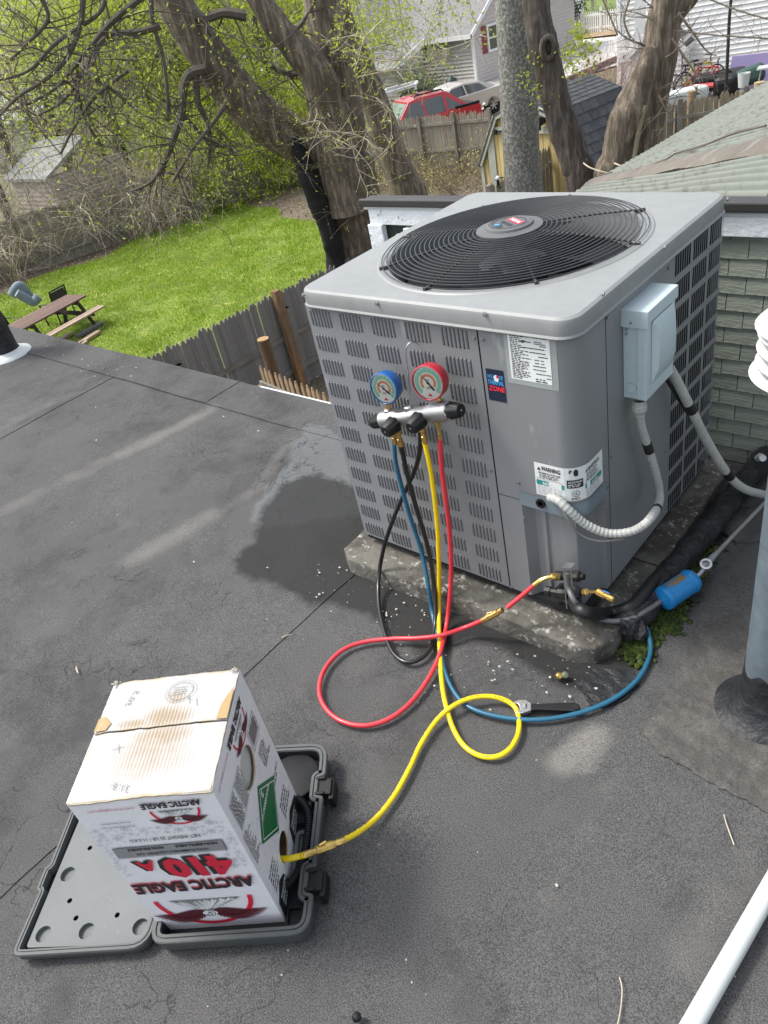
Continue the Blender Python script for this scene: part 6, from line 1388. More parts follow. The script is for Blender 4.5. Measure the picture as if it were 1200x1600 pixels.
m.add(v+[p-Vector((0,0,.12)) for p in v], [(0,1,2,3),(4,5,6,7),(0,1,5,4),(3,0,4,7)]); v = [Vector((g1.x,g1.y,EC.z-.1))-nL*.35-dl*.25, Vector((g1.x,g1.y,EC.z-.1))-nL*.35+dl*14, Vector((r0.x,r0.y,zr+.05))+dl*14, Vector((r0.x,r0.y,zr+.05))-dl*.25]; m.add(v, [(0,1,2,3)])
build('roof', m, shm, gh)
m = MB(); m.bar(Vector((e0.x,e0.y,EC.z-.15))+nL*.38-dl*.2, Vector((e1.x,e1.y,EC.z-.15))+nL*.38, .06, .20); m.bar(Vector((e0.x,e0.y,EC.z-.1))+nL*.35-dl*.28, Vector((r0.x,r0.y,zr))-dl*.28, .05, .2); m.bar(Vector((g1.x,g1.y,EC.z-.1))-nL*.35-dl*.28, Vector((r0.x,r0.y,zr))-dl*.28, .05, .2); m.bar(Vector((e0.x,e0.y,zb_))+nL*.03, Vector((e0.x,e0.y,EC.z-.2))+nL*.03, .12, .12); build('trim', m, wh, gh)
def onL(px, py): return PV(px, py, Vector((e0.x,e0.y,0)), dl)
def onG(px, py): return PV(px, py, Vector((e0.x,e0.y,0)), gdir)
window(gh, onL(664,80), dl, nL, .62, .95, wh); window(gh, onL(638,88), dl, nL, .60, 1.25, wh, sash=False, door=True); c_ = onL(640,115); m = MB(); m.bar(c_-Vector((0,0,.75)), c_+Vector((0,0,.4)), .75, .06, up=nL); build('door_panel', m, wh, gh)
window(gh, onG(769,58), gdir, nG, .85, 1.15, wh, shutter=mat('dark_red_shutter', (.20,.03,.035), .6)); window(gh, onG(773,129), gdir, nG, .5, .25, wh, sash=False)
m = MB(); c_ = onL(700,78); m.box(c_+nL*.06, (.4,.4,.3)); build('vent_box', m, gs, gh)
# porch wing at its left
pw0 = AT(623,97,44.7); pwn = (nL); 
pwg = thing('porch_wing', 'low grey wing with a shallow shingle roof and white fascia left of the glazed door', 'building', Vector((pw0.x,pw0.y,zb_)))
q0 = Vector((pw0.x,pw0.y,0)); siding(q0, q0+dl*8, zb_-.4, pw0.z, .17, gs, pwg); siding(q0, q0-nL*1.7, zb_-.4, pw0.z+.3, .17, gs, pwg)
m = MB(); v = [q0+nL*.3-dl*.3+Vector((0,0,pw0.z)), q0+nL*.3+dl*8+Vector((0,0,pw0.z)), q0-nL*2.0+dl*8+Vector((0,0,pw0.z+.75)), q0-nL*2.0-dl*.3+Vector((0,0,pw0.z+.75))]; m.add(v+[p-Vector((0,0,.1)) for p in v], [(0,1,2,3),(0,1,5,4),(3,0,4,7)]); build('roof', m, shm, pwg)
m = MB(); m.bar(v[0]-Vector((0,0,.12)), v[1]-Vector((0,0,.12)), .05, .26); m.bar(v[0]-Vector((0,0,.12)), v[3]-Vector((0,0,.12)), .05, .26); build('fascia', m, wh, pwg)
# white frame of a carport
m = MB(); 
cf = [AT(588,152,38), AT(648,133,38), AT(652,128,39), AT(605,140,39)]
m.bar(cf[0], cf[1], .12, .12); m.bar(cf[3], cf[2], .12, .12); m.bar(cf[0], cf[3], .1, .1); m.bar(cf[1], cf[2], .1, .1); m.bar(cf[0], Vector((cf[0].x,cf[0].y,G)), .1, .1); m.bar(cf[1], Vector((cf[1].x,cf[1].y,G)), .1, .1)
o = build('canopy_frame', m, wh, None); tag(o, 'white metal canopy frame behind the red truck', 'canopy')
# ---------------- white house
wsd = mat('white_vinyl_siding', (.80,.81,.80), .5, n1=(1.5,.04), n2=(8,.04)); WB = GZ(1010,172,G); 
w0 = AT(1012,170,31); wd = Vector((1, .18, 0)).normalized()
# long wall: its foot runs to the right edge; direction read from the siding lines
pA, pB = AT(1050,60,33), None
zt_ = pA.z
for ydist in (0,):
    s1 = GZ(1195,37.5,zt_)        # the same course further right
wd = (Vector((s1.x,s1.y,0))-Vector((pA.x,pA.y,0))).normalized()
wo = Vector((pA.x,pA.y,0))-wd*.9
wdn = Vector((wd.y,-wd.x,0)); wdn = wdn if (CAM-wo).dot(wdn) > 0 else -wdn
whs = thing('white_house', 'large white sided house filling the top right corner behind the fence', 'house', Vector((wo.x,wo.y,G)))
siding(wo, wo+wd*16, G-.1, 3.2, .16, wsd, whs)
LWd = (wo-wdn*1.0-PV(968,60,wo-wdn*1.0,wd)).dot(wd); siding(wo-wdn*1.0, wo-wd*LWd-wdn*1.0, -2.5, 3.2, .16, wsd, whs)
m = MB(); m.bar(wo-wdn*.5+Vector((0,0,G)), wo-wdn*.5+Vector((0,0,3.2)), .15, 1.0, up=wd); c_ = wo-wd*LWd/2-wdn*1.0; m.bar(c_+Vector((0,0,G)), c_+Vector((0,0,-2.5)), LWd, .1, up=wdn); build('wall', m, wh, whs)
for px, py in ((974,77),(985,75),(1000,70)):
    p = PV(px, py, wo-wdn*.9, wd); m = MB(); m.bar(p-Vector((0,0,.45)), p+Vector((0,0,.45)), .42, .06, up=wdn); build('panel', m, wsd, whs)
p = PV(979,88,wo-wdn*.9,wd); window(whs, p, wd, wdn, .35, .22, wh, sash=False)
m = MB(); c_ = wo-wd*LWd-wdn*1.0; m.bar(c_+Vector((0,0,G)), c_+Vector((0,0,3.2)), .16, .16); build('corner_board', m, wh, whs)
# entry lean-to of the white house
le = thing('entry_porch', 'small white sided entry with a dark shingled roof against the white house', 'porch', Vector((wo.x,wo.y,G)))
al, ar = PV(987,74,wo+wdn*1.3,wd), PV(1066,69,wo+wdn*1.3,wd); zE = ar.z; al.z = ar.z = 0; mid = (al+ar)/2; rise = .8
siding(al, ar, G, zE, .16, wsd, le); siding(ar, ar-wdn*1.35, G, zE+.2, .16, wsd, le); siding(al, al-wdn*1.35, G, zE, .16, wsd, le)
def gt2(z, L_): f = max(0, (z-zE)/rise); return L_*f*.5, L_*(1-.5*f)
siding(al, ar, zE, zE+rise, .16, wsd, le, top=gt2)
for s, t in ((al-(ar-al).normalized()*.15, -1), (ar+(ar-al).normalized()*.15, 1)):
    m = MB(); v = [s+wdn*.2+Vector((0,0,zE-.06)), s-wdn*1.4+Vector((0,0,zE-.06)), mid-wdn*1.4+Vector((0,0,zE+rise+.05)), mid+wdn*.2+Vector((0,0,zE+rise+.05))]; m.add(v+[p-Vector((0,0,.07)) for p in v], [(0,1,2,3),(4,5,6,7),(0,1,5,4),(1,2,6,5),(2,3,7,6),(3,0,4,7)]); build('roof', m, sh_m, le)
    m = MB(); m.bar(v[0]-Vector((0,0,.12))+wdn*.02, v[3]-Vector((0,0,.12))+wdn*.02, .05, .18); m.bar(v[0]-Vector((0,0,.12)), v[1]-Vector((0,0,.12)), .05, .16); build('fascia', m, wh, le)
# things piled along the white house
def T(name, label, cat, px, py, z, *a): return thing(name, label, cat, GZ(px, py, z), *a)
def bike(px, py, dist, ang, label, colr):
    c = AT(px, py, dist); t = thing('bicycle', label, 'bicycle', c); d = Vector((math.cos(ang), math.sin(ang), 0)); U = Vector((0,0,1))
    for k, s in enumerate((-.52, .52)):
        w_ = MB(); w_.tube([c+d*s+d*.31*math.cos(a)+U*.31*math.sin(a) for a in [q*PI/12 for q in range(24)]], .02, 6, closed=True); wo_ = build('wheel', w_, MT['black'], t)
        w_ = MB()
        for q in range(8): a = q*PI/8; w_.tube([c+d*s+(d*math.cos(a)+U*math.sin(a))*.3, c+d*s-(d*math.cos(a)+U*math.sin(a))*.3], .003, 3)
        build('spokes', w_, MT['steel'], wo_)
    f = MB(); A_, B_, C_, D_2, H2_ = c-d*.52, c-d*.08-U*.02, c-d*.18+U*.45, c+d*.36+U*.42, c+d*.52
    for a, b in ((A_,B_),(A_,C_),(B_,C_),(C_,D_2),(B_,D_2),(D_2,H2_)): f.tube([a,b], .022, 6)
    build('bike_frame', f, colr, t); f = MB(); n_ = Vector((-d.y,d.x,0)); h = D_2+U*.18; f.tube([D_2, h], .018, 6); f.tube([h-n_*.28, h-n_*.1+d*.03, h+n_*.1+d*.03, h+n_*.28], .016, 6); build('handlebar', f, MT['black'], t)
    f = MB(); f.box(C_+U*.1, (.24,.1,.05), rz=ang); f.tube([C_, C_+U*.1], .015, 6); build('saddle', f, MT['black'], t)
bike(1092,125,28.0,.9,'bicycle with a yellow marked frame tangled in the pile by the white house', mat('bike_yellow',(.50,.42,.03),.4)); bike(1078,133,28.3,-.2,'dark bicycle lying in the pile left of the black pole', MT['wire'])
bike(1100,131,27.6,.3,'red framed bicycle low in the pile by the white house', mat('bike_red',(.45,.03,.04),.4))
def blob(name, label, cat, c, size, mt, rz=0, jag=.2):
    m = MB(); m.box((0,0,0), size); me_o = build(name, m, mt, None, bevel=min(size)*.3, segs=3); me_o.location = c; me_o.rotation_euler = (rnd.uniform(-jag,jag), rnd.uniform(-jag,jag), rz); tag(me_o, label, cat); return me_o
blob('grill_cover', 'long black covered grill standing by the white house', 'grill', AT(1125,125,27.8), (1.5,.6,.5), MT['tape'], .4, .05); blob('bin_lid', 'black plastic bin beside the black pole', 'bin', AT(1135,134,27.2), (.7,.6,.6), MT['black'], .2, .05)
blob('folded_tarp', 'dark green chair cushion beside the purple board', 'cushion', AT(1172,118,27.6), (.8,.5,.5), mat('dark_green_cloth', (.03,.07,.06), .8), .3, .3)
blob('red_crate', 'faded red sled lying on top of the pile', 'sled', AT(1112,133,27.2), (1.2,.3,.08), mat('faded_red', (.42,.06,.06), .6), .2, .1)
blob('red_crate', 'red handle board behind the black pole', 'board', AT(1152,118,28.4), (.9,.1,.12), mat('faded_red2', (.40,.05,.07), .6), .3, .1)
m = MB(); c_ = AT(1162,125,26.6); m.lathe([(.13,-.18),(.17,.18),(.16,.18),(.12,-.16)], c_, (0,0,1), 16); o = build('bucket', m, MT['pvc'], None, smooth=40); tag(o, 'white plastic bucket on the fence side left of the green cushion', 'bucket')
c_ = AT(1185,106,28.2); m = MB(); m.bar(c_-wd*.9-Vector((0,0,.5)), c_+wd*.9-Vector((0,0,.5)), .04, .06); m.v = []; m.f = []
v = [c_-wd*.85-Vector((0,0,.55)), c_+wd*1.1-Vector((0,0,.55)), c_+wd*1.1+Vector((0,0,.35)), c_-wd*.75+Vector((0,0,.40))]; m.add(v+[p-wdn*.05 for p in v], [(0,1,2,3),(7,6,5,4),(0,4,5,1),(1,5,6,2),(2,6,7,3),(3,7,4,0)]); o = build('purple_board', m, mat('lilac_paint', (.40,.33,.58), .6, n1=(2,.05)), None); tag(o, 'lilac board leaning against the white house at the right edge', 'board')
m = MB(); c0 = AT(1190,106,26.8); m.bar(c0-wd*.1, c0+wd*.8+Vector((0,0,.02)), .5, .04); m.tube([c0, c0+Vector((-.1,0,-.7))], .02, 6); m.tube([c0+wd*.7, c0+wd*.75+Vector((0,0,-.7))], .02, 6); o = build('glass_table', m, mat('pale_table', (.45,.48,.50), .3), None); tag(o, 'small pale topped patio table at the right edge in front of the lilac board', 'table')
m = MB(); a, b = AT(1142,0,24.5), AT(1134,150,24.5); a.x = b.x+.0; P = [Vector((b.x,b.y,G)), b, b.lerp(AT(1140,20,24.5),.95)]; m.tube(P+[AT(1144,-20,24.5)], [.045,.045,.04,.035], 10); o = build('metal_pole', m, mat('rusty_black_pole', (.022,.020,.018), .7, n1=(10,.3)), None, smooth=50); tag(o, 'thin black pole standing upright before the white house', 'pole')
# white tarp bits low at fence
blob('tarp', 'white crumpled tarp behind the fence right of the double trunk', 'tarp', AT(1060,152,24.4), (1.5,.6,.35), MT['pvc'], .9, .1)
# ================================================================ DRIVEWAY, WHITE PICKETS, FAR HOUSE
def flat(name, pts, z, mt, kind='structure'):
    m = MB(); P = [GZ(x, y, z) for x, y in pts]; m.add(P, [tuple(range(len(P)))][0:1]); o = build(name, m, mt, None); o['kind'] = kind; return o
flat('driveway', [(800,150),(1010,88),(1020,52),(860,66),(790,84),(540,170),(560,260)], G-.012, mat('concrete_drive', (.48,.475,.46), .9, n1=(1.2,.12), n2=(.5,.1)))
flat('verge', [(855,66),(1010,48),(1010,36),(850,54)], G-.004, mat('dry_verge', (.30,.22,.13), .95, n1=(3,.3)))
flat('far_lawn', [(860,36),(1010,18),(1010,-8),(860,0)], G-.006, mat('far_lawn_green', (.16,.22,.06), .95, n1=(2,.3)))
flat('gravel_bed', [(880,160),(1010,112),(1000,150),(960,240),(900,200)], G-.002, mat('pinkish_gravel', (.42,.34,.29), .95, n1=(6,.2), n2=(40,.3)))
m = MB(); a, b = GZ(800,166,G), GZ(972,92,G); m.bar(a+Vector((0,0,.10)), b+Vector((0,0,.10)), .18, .26); o = build('timber_edging', m, mat('dark_timber', (.13,.11,.09), .9), None); tag(o, 'long dark timber edging along the driveway behind the shed', 'edging')
wpts = [GZ(858,58,G), GZ(969,46,G)]; L_ = (wpts[1]-wpts[0]).length
wf_ = thing('white_picket_fence', 'white picket fence across the street at the top', 'fence', wpts[0]); d = (wpts[1]-wpts[0])/L_; ang = math.atan2(d.y,d.x); p0 = None
nW = int(L_/.17)
for k in range(nW+1):
    p = wpts[0]+d*(k*.17)
    if p0 is None: p0 = build('picket', picket_mesh(.08,1.15,.03,'point'), wh, wf_, world=False); o = p0
    else: o = clone(p0, wf_)
    o.location = p-Vector(wf_.location); o.rotation_euler = (0,0,ang)
for k in range(5): p = wpts[0]+d*(L_*k/4); m = MB(); m.box(p+Vector((0,0,.68)), (.14,.14,1.36)); build('post', m, wh, wf_)
for h in (.25,.95): m = MB(); m.bar(wpts[0]+Vector((0,0,h)), wpts[1]+Vector((0,0,h)), .05, .09); build('rail', m, wh, wf_)
fh = thing('pale_blue_house', 'pale blue-white house beyond the white picket fence', 'house', GZ(885,25,G)); c_ = AT(880,14,66); q = Vector((c_.x,c_.y,0)); siding(q-d*5, q+d*1.7, G, 0, .2, mat('pale_blue_siding', (.52,.58,.62), .6), fh)
m = MB(); m.bar(q+d*1.7+Vector((0,0,G)), q+d*1.7+Vector((0,0,0)), .2, .2); m.box(q-d*1.6+Vector((0,0,-2)), (.1,.1,.1)); build('corner_board', m, wh, fh)
# ================================================================ VEHICLES
def vehicle(name, label, cat, paint, P, head, L_, W_2, body, gh_pts, win_side, wheels, extras=None):
    """body: side profile (x forward, z); gh_pts: greenhouse profile; built in local axes and set down at P"""
    t = thing(name, label, cat, P, head)
    hw = W_2/2; m = MB(); n = len(body); st_ = [(-hw, .93), (-hw*.97, 1), (-hw*.8, 1.0), (hw*.8, 1.0), (hw*.97, 1), (hw, .93)]
    zc_ = .75
    for y, s in st_: m.v += [(x*(1 if s == 1 else .985), y, zc_+(z-zc_)*(s if abs(y) > hw*.96 else 1)+(.02 if abs(y) < hw*.9 else 0)) for x, z in body]
    for k in range(len(st_)-1):
        for i in range(n): j = (i+1) % n; m.f.append((k*n+i, k*n+j, (k+1)*n+j, (k+1)*n+i))
    m.f.append(tuple(range(n))); m.f.append(tuple((len(st_)-1)*n+i for i in range(n-1,-1,-1)))
    build('body', m, paint, t, world=False, smooth=35)
    n = len(gh_pts); m = MB(); zb0 = min(z for x, z in gh_pts); zt0 = max(z for x, z in gh_pts)
    def hy(z): return hw*(.93-.17*(z-zb0)/(zt0-zb0))
    m.v = [(x, -hy(z), z) for x, z in gh_pts]+[(x, hy(z), z) for x, z in gh_pts]; m.f = [tuple(range(n)), tuple(range(2*n-1,n-1,-1))]+[(i, n+i, n+(i+1) % n, (i+1) % n) for i in range(n)]
    build('cabin', m, paint, t, world=False, bevel=.03)
    gls = glassmat('car_glass', (.025,.03,.03), .05); reflectgls = glassmat('windscreen', (.30,.38,.37), .08)  # pale windscreen colour has the sky's reflection painted in
    for poly_ in win_side:
        for s in (-1, 1): m = MB(); m.v = [(x, s*(hy(z)+.006), z) for x, z in poly_]; m.f = [tuple(range(len(poly_)))]; build('side_window', m, gls, t, world=False)
    # windscreen and rear window from the greenhouse ends: first edge front, last edge rear
    def quad(a, b, mt_, nm):
        (x0, z0), (x1, z1) = a, b; e = .04; dx, dz = x1-x0, z1-z0; l = math.hypot(dx, dz); nx_, nz_ = abs(dz)/l*(1 if nm == 'windscreen' else -1), abs(dx)/l
        A = (x0+dx*.08+nx_*e*.3, z0+dz*.08+nz_*e*.3); B = (x0+dx*.92+nx_*e*.3, z0+dz*.92+nz_*e*.3); m = MB(); m.v = [(A[0],-hy(A[1])*.92,A[1]),(A[0],hy(A[1])*.92,A[1]),(B[0],hy(B[1])*.92,B[1]),(B[0],-hy(B[1])*.92,B[1])]; m.f = [(0,1,2,3)]; build(nm, m, mt_, t, world=False)
    quad(gh_pts[0], gh_pts[1], reflectgls, 'windscreen'); quad(gh_pts[-1], gh_pts[-2], gls, 'rear_window')
    for x in wheels:
        for s in (-1, 1):
            m = MB(); R3 = .34; m.lathe([(R3*.62,-.09),(R3*.95,-.10),(R3,-.07),(R3,.07),(R3*.95,.10),(R3*.62,.10)], (x, s*(hw-.10), R3), (0,s,0), 24); w_ = build('wheel', m, MT['black'], t, world=False, smooth=40)
            m = MB(); m.lathe([(R3*.62,.085),(R3*.58,.10),(R3*.5,.07),(0,.08)], (x, s*(hw-.10), R3), (0,s,0), 20, cap=False)
            for q in range(6): a = q*PI/3; m.bar((x, s*(hw-.005), R3), (x+math.cos(a)*R3*.55, s*(hw-.0), R3+math.sin(a)*R3*.55), .05, .02, up=(0,s,0))
            build('rim', m, MT['chrome'], w_, world=False)
    for s in (-1, 1):
        m = MB(); m.box((gh_pts[0][0]-.25, s*(hw+.08), gh_pts[0][1]+.08), (.16,.2,.14)); build('mirror', m, MT['black'], t, world=False, bevel=.02)
        m = MB(); m.box((body[0][0]-.02 if 0 else max(x for x, z in body)-.04, s*hw*.72, .68), (.1,.36,.16)); build('headlight', m, MT['vent'], t, world=False, bevel=.02)
        m = MB(); m.box((min(x for x, z in body)+.03, s*hw*.78, .80), (.08,.26,.18)); build('tail_light', m, MT['red_ink'], t, world=False, bevel=.02)
    return t
def heading(a, b): return math.atan2(a.y-b.y, a.x-b.x)
ta, tb2 = GZ(654,184,G+1.22), GZ(748,157,G+1.22); hd_t = heading(ta, tb2); dt = (ta-tb2).normalized()
redp = mat('truck_red', (.50,.012,.025), .3, n1=(3,.05), coat=.6)
body_t = [(2.75,.45),(2.78,.75),(2.7,1.0),(1.55,1.16),(1.2,1.20),(-1.1,1.22),(-2.28,1.22),(-2.35,1.1),(-2.35,.55),(-2.3,.42),(2.6,.38)]
gh_t = [(1.45,1.17),(.75,1.86),(.3,1.93),(-.95,1.90),(-1.85,1.22)]
nrm_t = Vector((-dt.y, dt.x, 0)); nrm_t = nrm_t if nrm_t.dot(_f) > 0 else -nrm_t
tp = ta - dt*.45 + nrm_t*.9; tp.z = G
trk = vehicle('pickup_truck', 'bright red crew cab pickup truck with roof rails parked behind the grey fence', 'pickup truck', redp, tp, hd_t, 5.6, 2.0, body_t, gh_t, [[(1.12,1.24),(.70,1.80),(.22,1.80),(.14,1.24)],[(.04,1.24),(.10,1.80),(-.72,1.80),(-.80,1.24)],[(-.92,1.24),(-.88,1.72),(-1.55,1.28)]], (1.75,-1.45))
trk.scale = (.92,.92,.95)
for s in (-1, 1): m = MB(); m.tube([(.45,s*.72,1.94),(.35,s*.72,2.02),(-.75,s*.72,2.0),(-.85,s*.72,1.92)], .028, 6); build('roof_rail', m, MT['black'], trk, world=False)
m = MB(); m.box((.1,0,2.0), (.05,1.44,.04)); m.box((-.6,0,1.98), (.05,1.44,.04)); build('roof_bar', m, MT['black'], trk, world=False)
m = MB(); m.box((-1.75,.96,1.25), (1.05,.08,.09)); m.box((-1.75,-.96,1.25), (1.05,.08,.09)); build('bed_rail', m, MT['black'], trk, world=False); m = MB(); m.box((-1.72,0,1.235), (1.05,1.8,.03)); build('bed_cover', m, MT['black'], trk, world=False)
sa_, sb_ = GZ(728,153,G+.98-.25), GZ(766,141.5,G+.98-.25); hd_s = heading(sa_, sb_); ds = (sa_-sb_).normalized(); nrm_s = Vector((-ds.y, ds.x, 0)); nrm_s = nrm_s if nrm_s.dot(_f) > 0 else -nrm_s
silver = mat('silver_beige_paint', (.52,.49,.45), .28, .3, n1=(3,.03), coat=.5)
body_s = [(2.40,.35),(2.42,.6),(2.25,.78),(1.15,.95),(.9,.98),(-1.2,1.0),(-1.6,1.02),(-2.3,.98),(-2.42,.85),(-2.42,.40),(2.2,.28)]
gh_s = [(1.25,.94),(.45,1.38),(-.2,1.44),(-.95,1.36),(-1.75,1.0)]
wins_s = [[(.95,1.0),(.42,1.33),(-.10,1.36),(-.18,1.0)],[(-.26,1.0),(-.18,1.36),(-.90,1.29),(-1.25,1.02)]]
sp_ = GZ(772,177,G) + ds*1.42 + nrm_s*.85; sp_.z = G
vehicle('parked_sedan', 'silver beige sedan parked behind the red truck by the grey house', 'car', silver, sp_, hd_s, 4.85, 1.8, body_s, gh_s, wins_s, (1.45,-1.42))
sp3 = AT(560,192,33); sp3.z = G
vehicle('parked_sedan', 'grey-green sedan half hidden behind the big tree trunk, left of the red truck', 'car', mat('grey_green_paint', (.20,.25,.25), .3, .3, coat=.5), sp3, hd_t-.15, 4.85, 1.8, body_s, gh_s, wins_s, (1.45,-1.42))
0 and print('truck', tp, math.degrees(hd_t), 'sedan', sp_, math.degrees(hd_s), 'house dirs', dl, gdir, 'white', wd, wo)
c_ = AT(706,132,43); kg = thing('kettle_grill', 'dark green round kettle grill by the wall of the grey house', 'grill', c_); m = MB(); m.lathe([(0,-.34),(.25,-.24),(.34,0),(.27,.24),(.08,.34),(.03,.42),(0,.42)], c_, (0,0,1), 16, cap=False); build('bowl', m, mat('dark_green_enamel', (.012,.03,.026), .5), kg, smooth=60); m = MB()
for k in range(3): m.tube([c_, c_+Vector((.3*math.cos(k*2.1),.3*math.sin(k*2.1),-1.0))], .02, 5)
build('leg', m, MT['black'], kg)
# ================================================================ PICNIC TABLE, CHAIRS
tcn = GZ(85,512,G); a, b = GZ(20,512,G+.74), GZ(115,462,G+.74); d = (b-a); d.z = 0; d.normalize(); ang = math.atan2(d.y,d.x); s_ = Vector((-d.y,d.x,0))
tc0 = GZ(72,487,G+.74); tcn = Vector((tc0.x,tc0.y,G))
pt = thing('picnic_table', 'old brown picnic table with attached benches on bare ground by the lawn', 'picnic table', tcn, ang)
wdm = mat('reddish_table_wood', (.13,.08,.065), .8, n1=(4,.25), rand=.15, bump=(.4,20), stretch=(.15,1,1)); dkw = mat('dark_table_legs', (.035,.03,.027), .85); wdl = mat('tan_bench_wood', (.33,.25,.19), .8, n1=(4,.2), rand=.12)
for k in range(5): m = MB(); m.box((0,-.32+.16*k,.74), (2.0,.145,.04)); build('table_board', m, wdm, pt, world=False)
for s in (-1,1):
    for k in range(2): m = MB(); m.box((0,s*(.66+.14*k),.45), (2.1,.125,.04)); build('bench_board', m, wdl if s < 0 else wdm, pt, world=False)
for x in (-.7,.7):
    m = MB(); m.box((x,0,.40), (.05,1.6,.1)); m.box((x,0,.68), (.05,.75,.1)); build('cross_beam', m, dkw, pt, world=False)
    for s in (-1,1): m = MB(); m.bar((x+.05,s*.25,.72), (x+.05,s*.62,0), .09, .05, up=(1,0,0)); build('leg', m, dkw, pt, world=False)
def patio_chair(p, a_, label):
    t = thing('patio_chair', label, 'chair', p, a_, 'metal patio chairs by the picnic table'); fm = MB(); 
    for s in (-1,1): fm.tube([(-.25,s*.28,0),(-.25,s*.28,.62),(.28,s*.28,.64),(.26,s*.28,0)], .02, 6); fm.tube([(.20,s*.26,.38),(.32,s*.26,.95)], .02, 6)
    fm.tube([(.32,-.26,.95),(.32,.26,.95)], .02, 6); build('chair_frame', fm, MT['black'], t, world=False)
    m = MB(); m.box((0,0,.40), (.5,.5,.03)); build('seat', m, dkw, t, world=False, bevel=.01); m = MB(); m.box((.27,0,.68), (.02,.48,.44)); build('backrest', m, mat('dark_mesh_fabric', (.035,.035,.03), .8), t, world=False)
patio_chair(GZ(100,505,G)+s_*0, ang-1.5, 'black framed patio chair turned towards the picnic table, right of the table centre'); patio_chair(GZ(28,540,G), ang+1.8, 'black framed patio chair at the left edge beside the roof post')
cs = thing('blue_cushions', 'blue-grey padded cushion folded in two humps on the picnic table', 'cushion', tc0+Vector((0,0,.02)))
m = MB(); m.tube(smoothpath([AT(18,462,18.9), AT(30,446,18.9), AT(45,462,18.9), AT(56,474,18.9)]), [.10]*19, 10); m.tube(smoothpath([AT(26,458,18.6), AT(40,466,18.6), AT(52,472,18.6), AT(60,463,18.6)]), [.095]*19, 10); build('padding', m, mat('blue_grey_cloth', (.16,.21,.24), .8, n1=(6,.15)), cs, smooth=60)
for i, (px, py, a2, Lb_) in enumerate(((120,540,.3,1.6),(60,552,.25,2.2),(95,560,.35,1.8),(140,515,-.1,.8))):
    p = GZ(px, py, G+.07); m = MB(); m.box(p, (Lb_,.16,.06), rz=ang+a2*.4); o = build('loose_board', m, wdl if i != 3 else mat('grey_loose_board', (.14,.14,.15), .8), None); tag(o, ('tan board lying on the bare ground right below the picnic table', 'longest tan board lying on the ground nearest the roof edge', 'tan board half hidden at the roof edge near the picnic table', 'grey board lying at the right foot of the picnic table')[i], 'board')
# roof post at the left edge
pp = GZ(12,556,ROOF); rp = thing('roof_vent_stack', 'dark tarred vent stack with a white painted foot at the left edge of the roof', 'vent pipe', pp)
tp0 = AT(-6,440,math.hypot(pp.x-CAM.x, pp.y-CAM.y))
m = MB(); m.tube([pp+Vector((0,0,.0)), pp+Vector((-.0,0,.75))], .085, 20); build('pipe', m, MT['tar'], rp, smooth=50)
m = MB(); m.lathe([(.155,.004),(.148,.016),(.11,.028),(.09,.04)], pp, (0,0,1), 24, cap=False); build('white_collar', m, MT['pvc'], rp, smooth=60)
# ================================================================ TREES
def barkmat(name, c1, c2, sc=14, st=.16, bump=1):
    m = mat(name, c1, .9, n1=(sc, .18, c2, .46), n2=(sc*5, .25), bump=(bump, sc*1.6), stretch=(1,1,st)); return m
BK = barkmat('furrowed_bark', (.10,.082,.06), (.26,.215,.165)); BKD = barkmat('dark_bark', (.060,.050,.043), (.16,.135,.115), 12); BKL = barkmat('lichen_bark', (.14,.14,.125), (.36,.365,.335), 26, .8, .8); CHAR = mat('charred_wood', (.008,.008,.009), .85, n1=(6,.4), bump=(.8,20), stretch=(1,1,.3))
TW = mat('twig_grey', (.19,.165,.13), .85, n1=(3,.3)); TWD = mat('twig_dark', (.095,.08,.065), .85, n1=(3,.3)); TWT = mat('twig_tan', (.46,.40,.31), .85, n1=(3,.3)); TWP = mat('twig_pale', (.42,.37,.27), .8, n1=(3,.3))
LF = leafmat('spring_leaves', (.30,.40,.035), (.50,.56,.08), .5); LFD = leafmat('shrub_leaves', (.13,.19,.03), (.30,.36,.05), .4); LFY = leafmat('evergreen_leaves', (.035,.06,.022), (.08,.11,.03), .2)
def limb(m, pts, sub=10, n=14, amp=.08, fr=2.2):
    P = smoothpath([Vector(p[:3]) for p in pts], sub=sub); R3 = []
    for i in range(len(pts)-1):
        for k in range(sub): R3.append(pts[i][3]*(1-k/sub)+pts[i+1][3]*k/sub)
    R3.append(pts[-1][3]); n0 = len(m.v); m.tube(P, R3, n)
    for i in range(n0, len(m.v)):
        v = Vector(m.v[i]); k = (i-n0)//n; c = P[min(k, len(P)-1)]; d = (v-c); m.v[i] = tuple(v+d*(amp*2*noise.noise(v*fr)+amp*noise.noise(v*fr*3.3)))
    return P, R3
def pts_px(L_, dist):
    out = []
    for q in L_:
        px, py, wpx = q[:3]; ds_ = q[3] if len(q) > 3 else dist; p = AT(px, py, ds_); out.append((p.x, p.y, p.z, wpx/2*(p-CAM).length/FPX*.97))
    return out
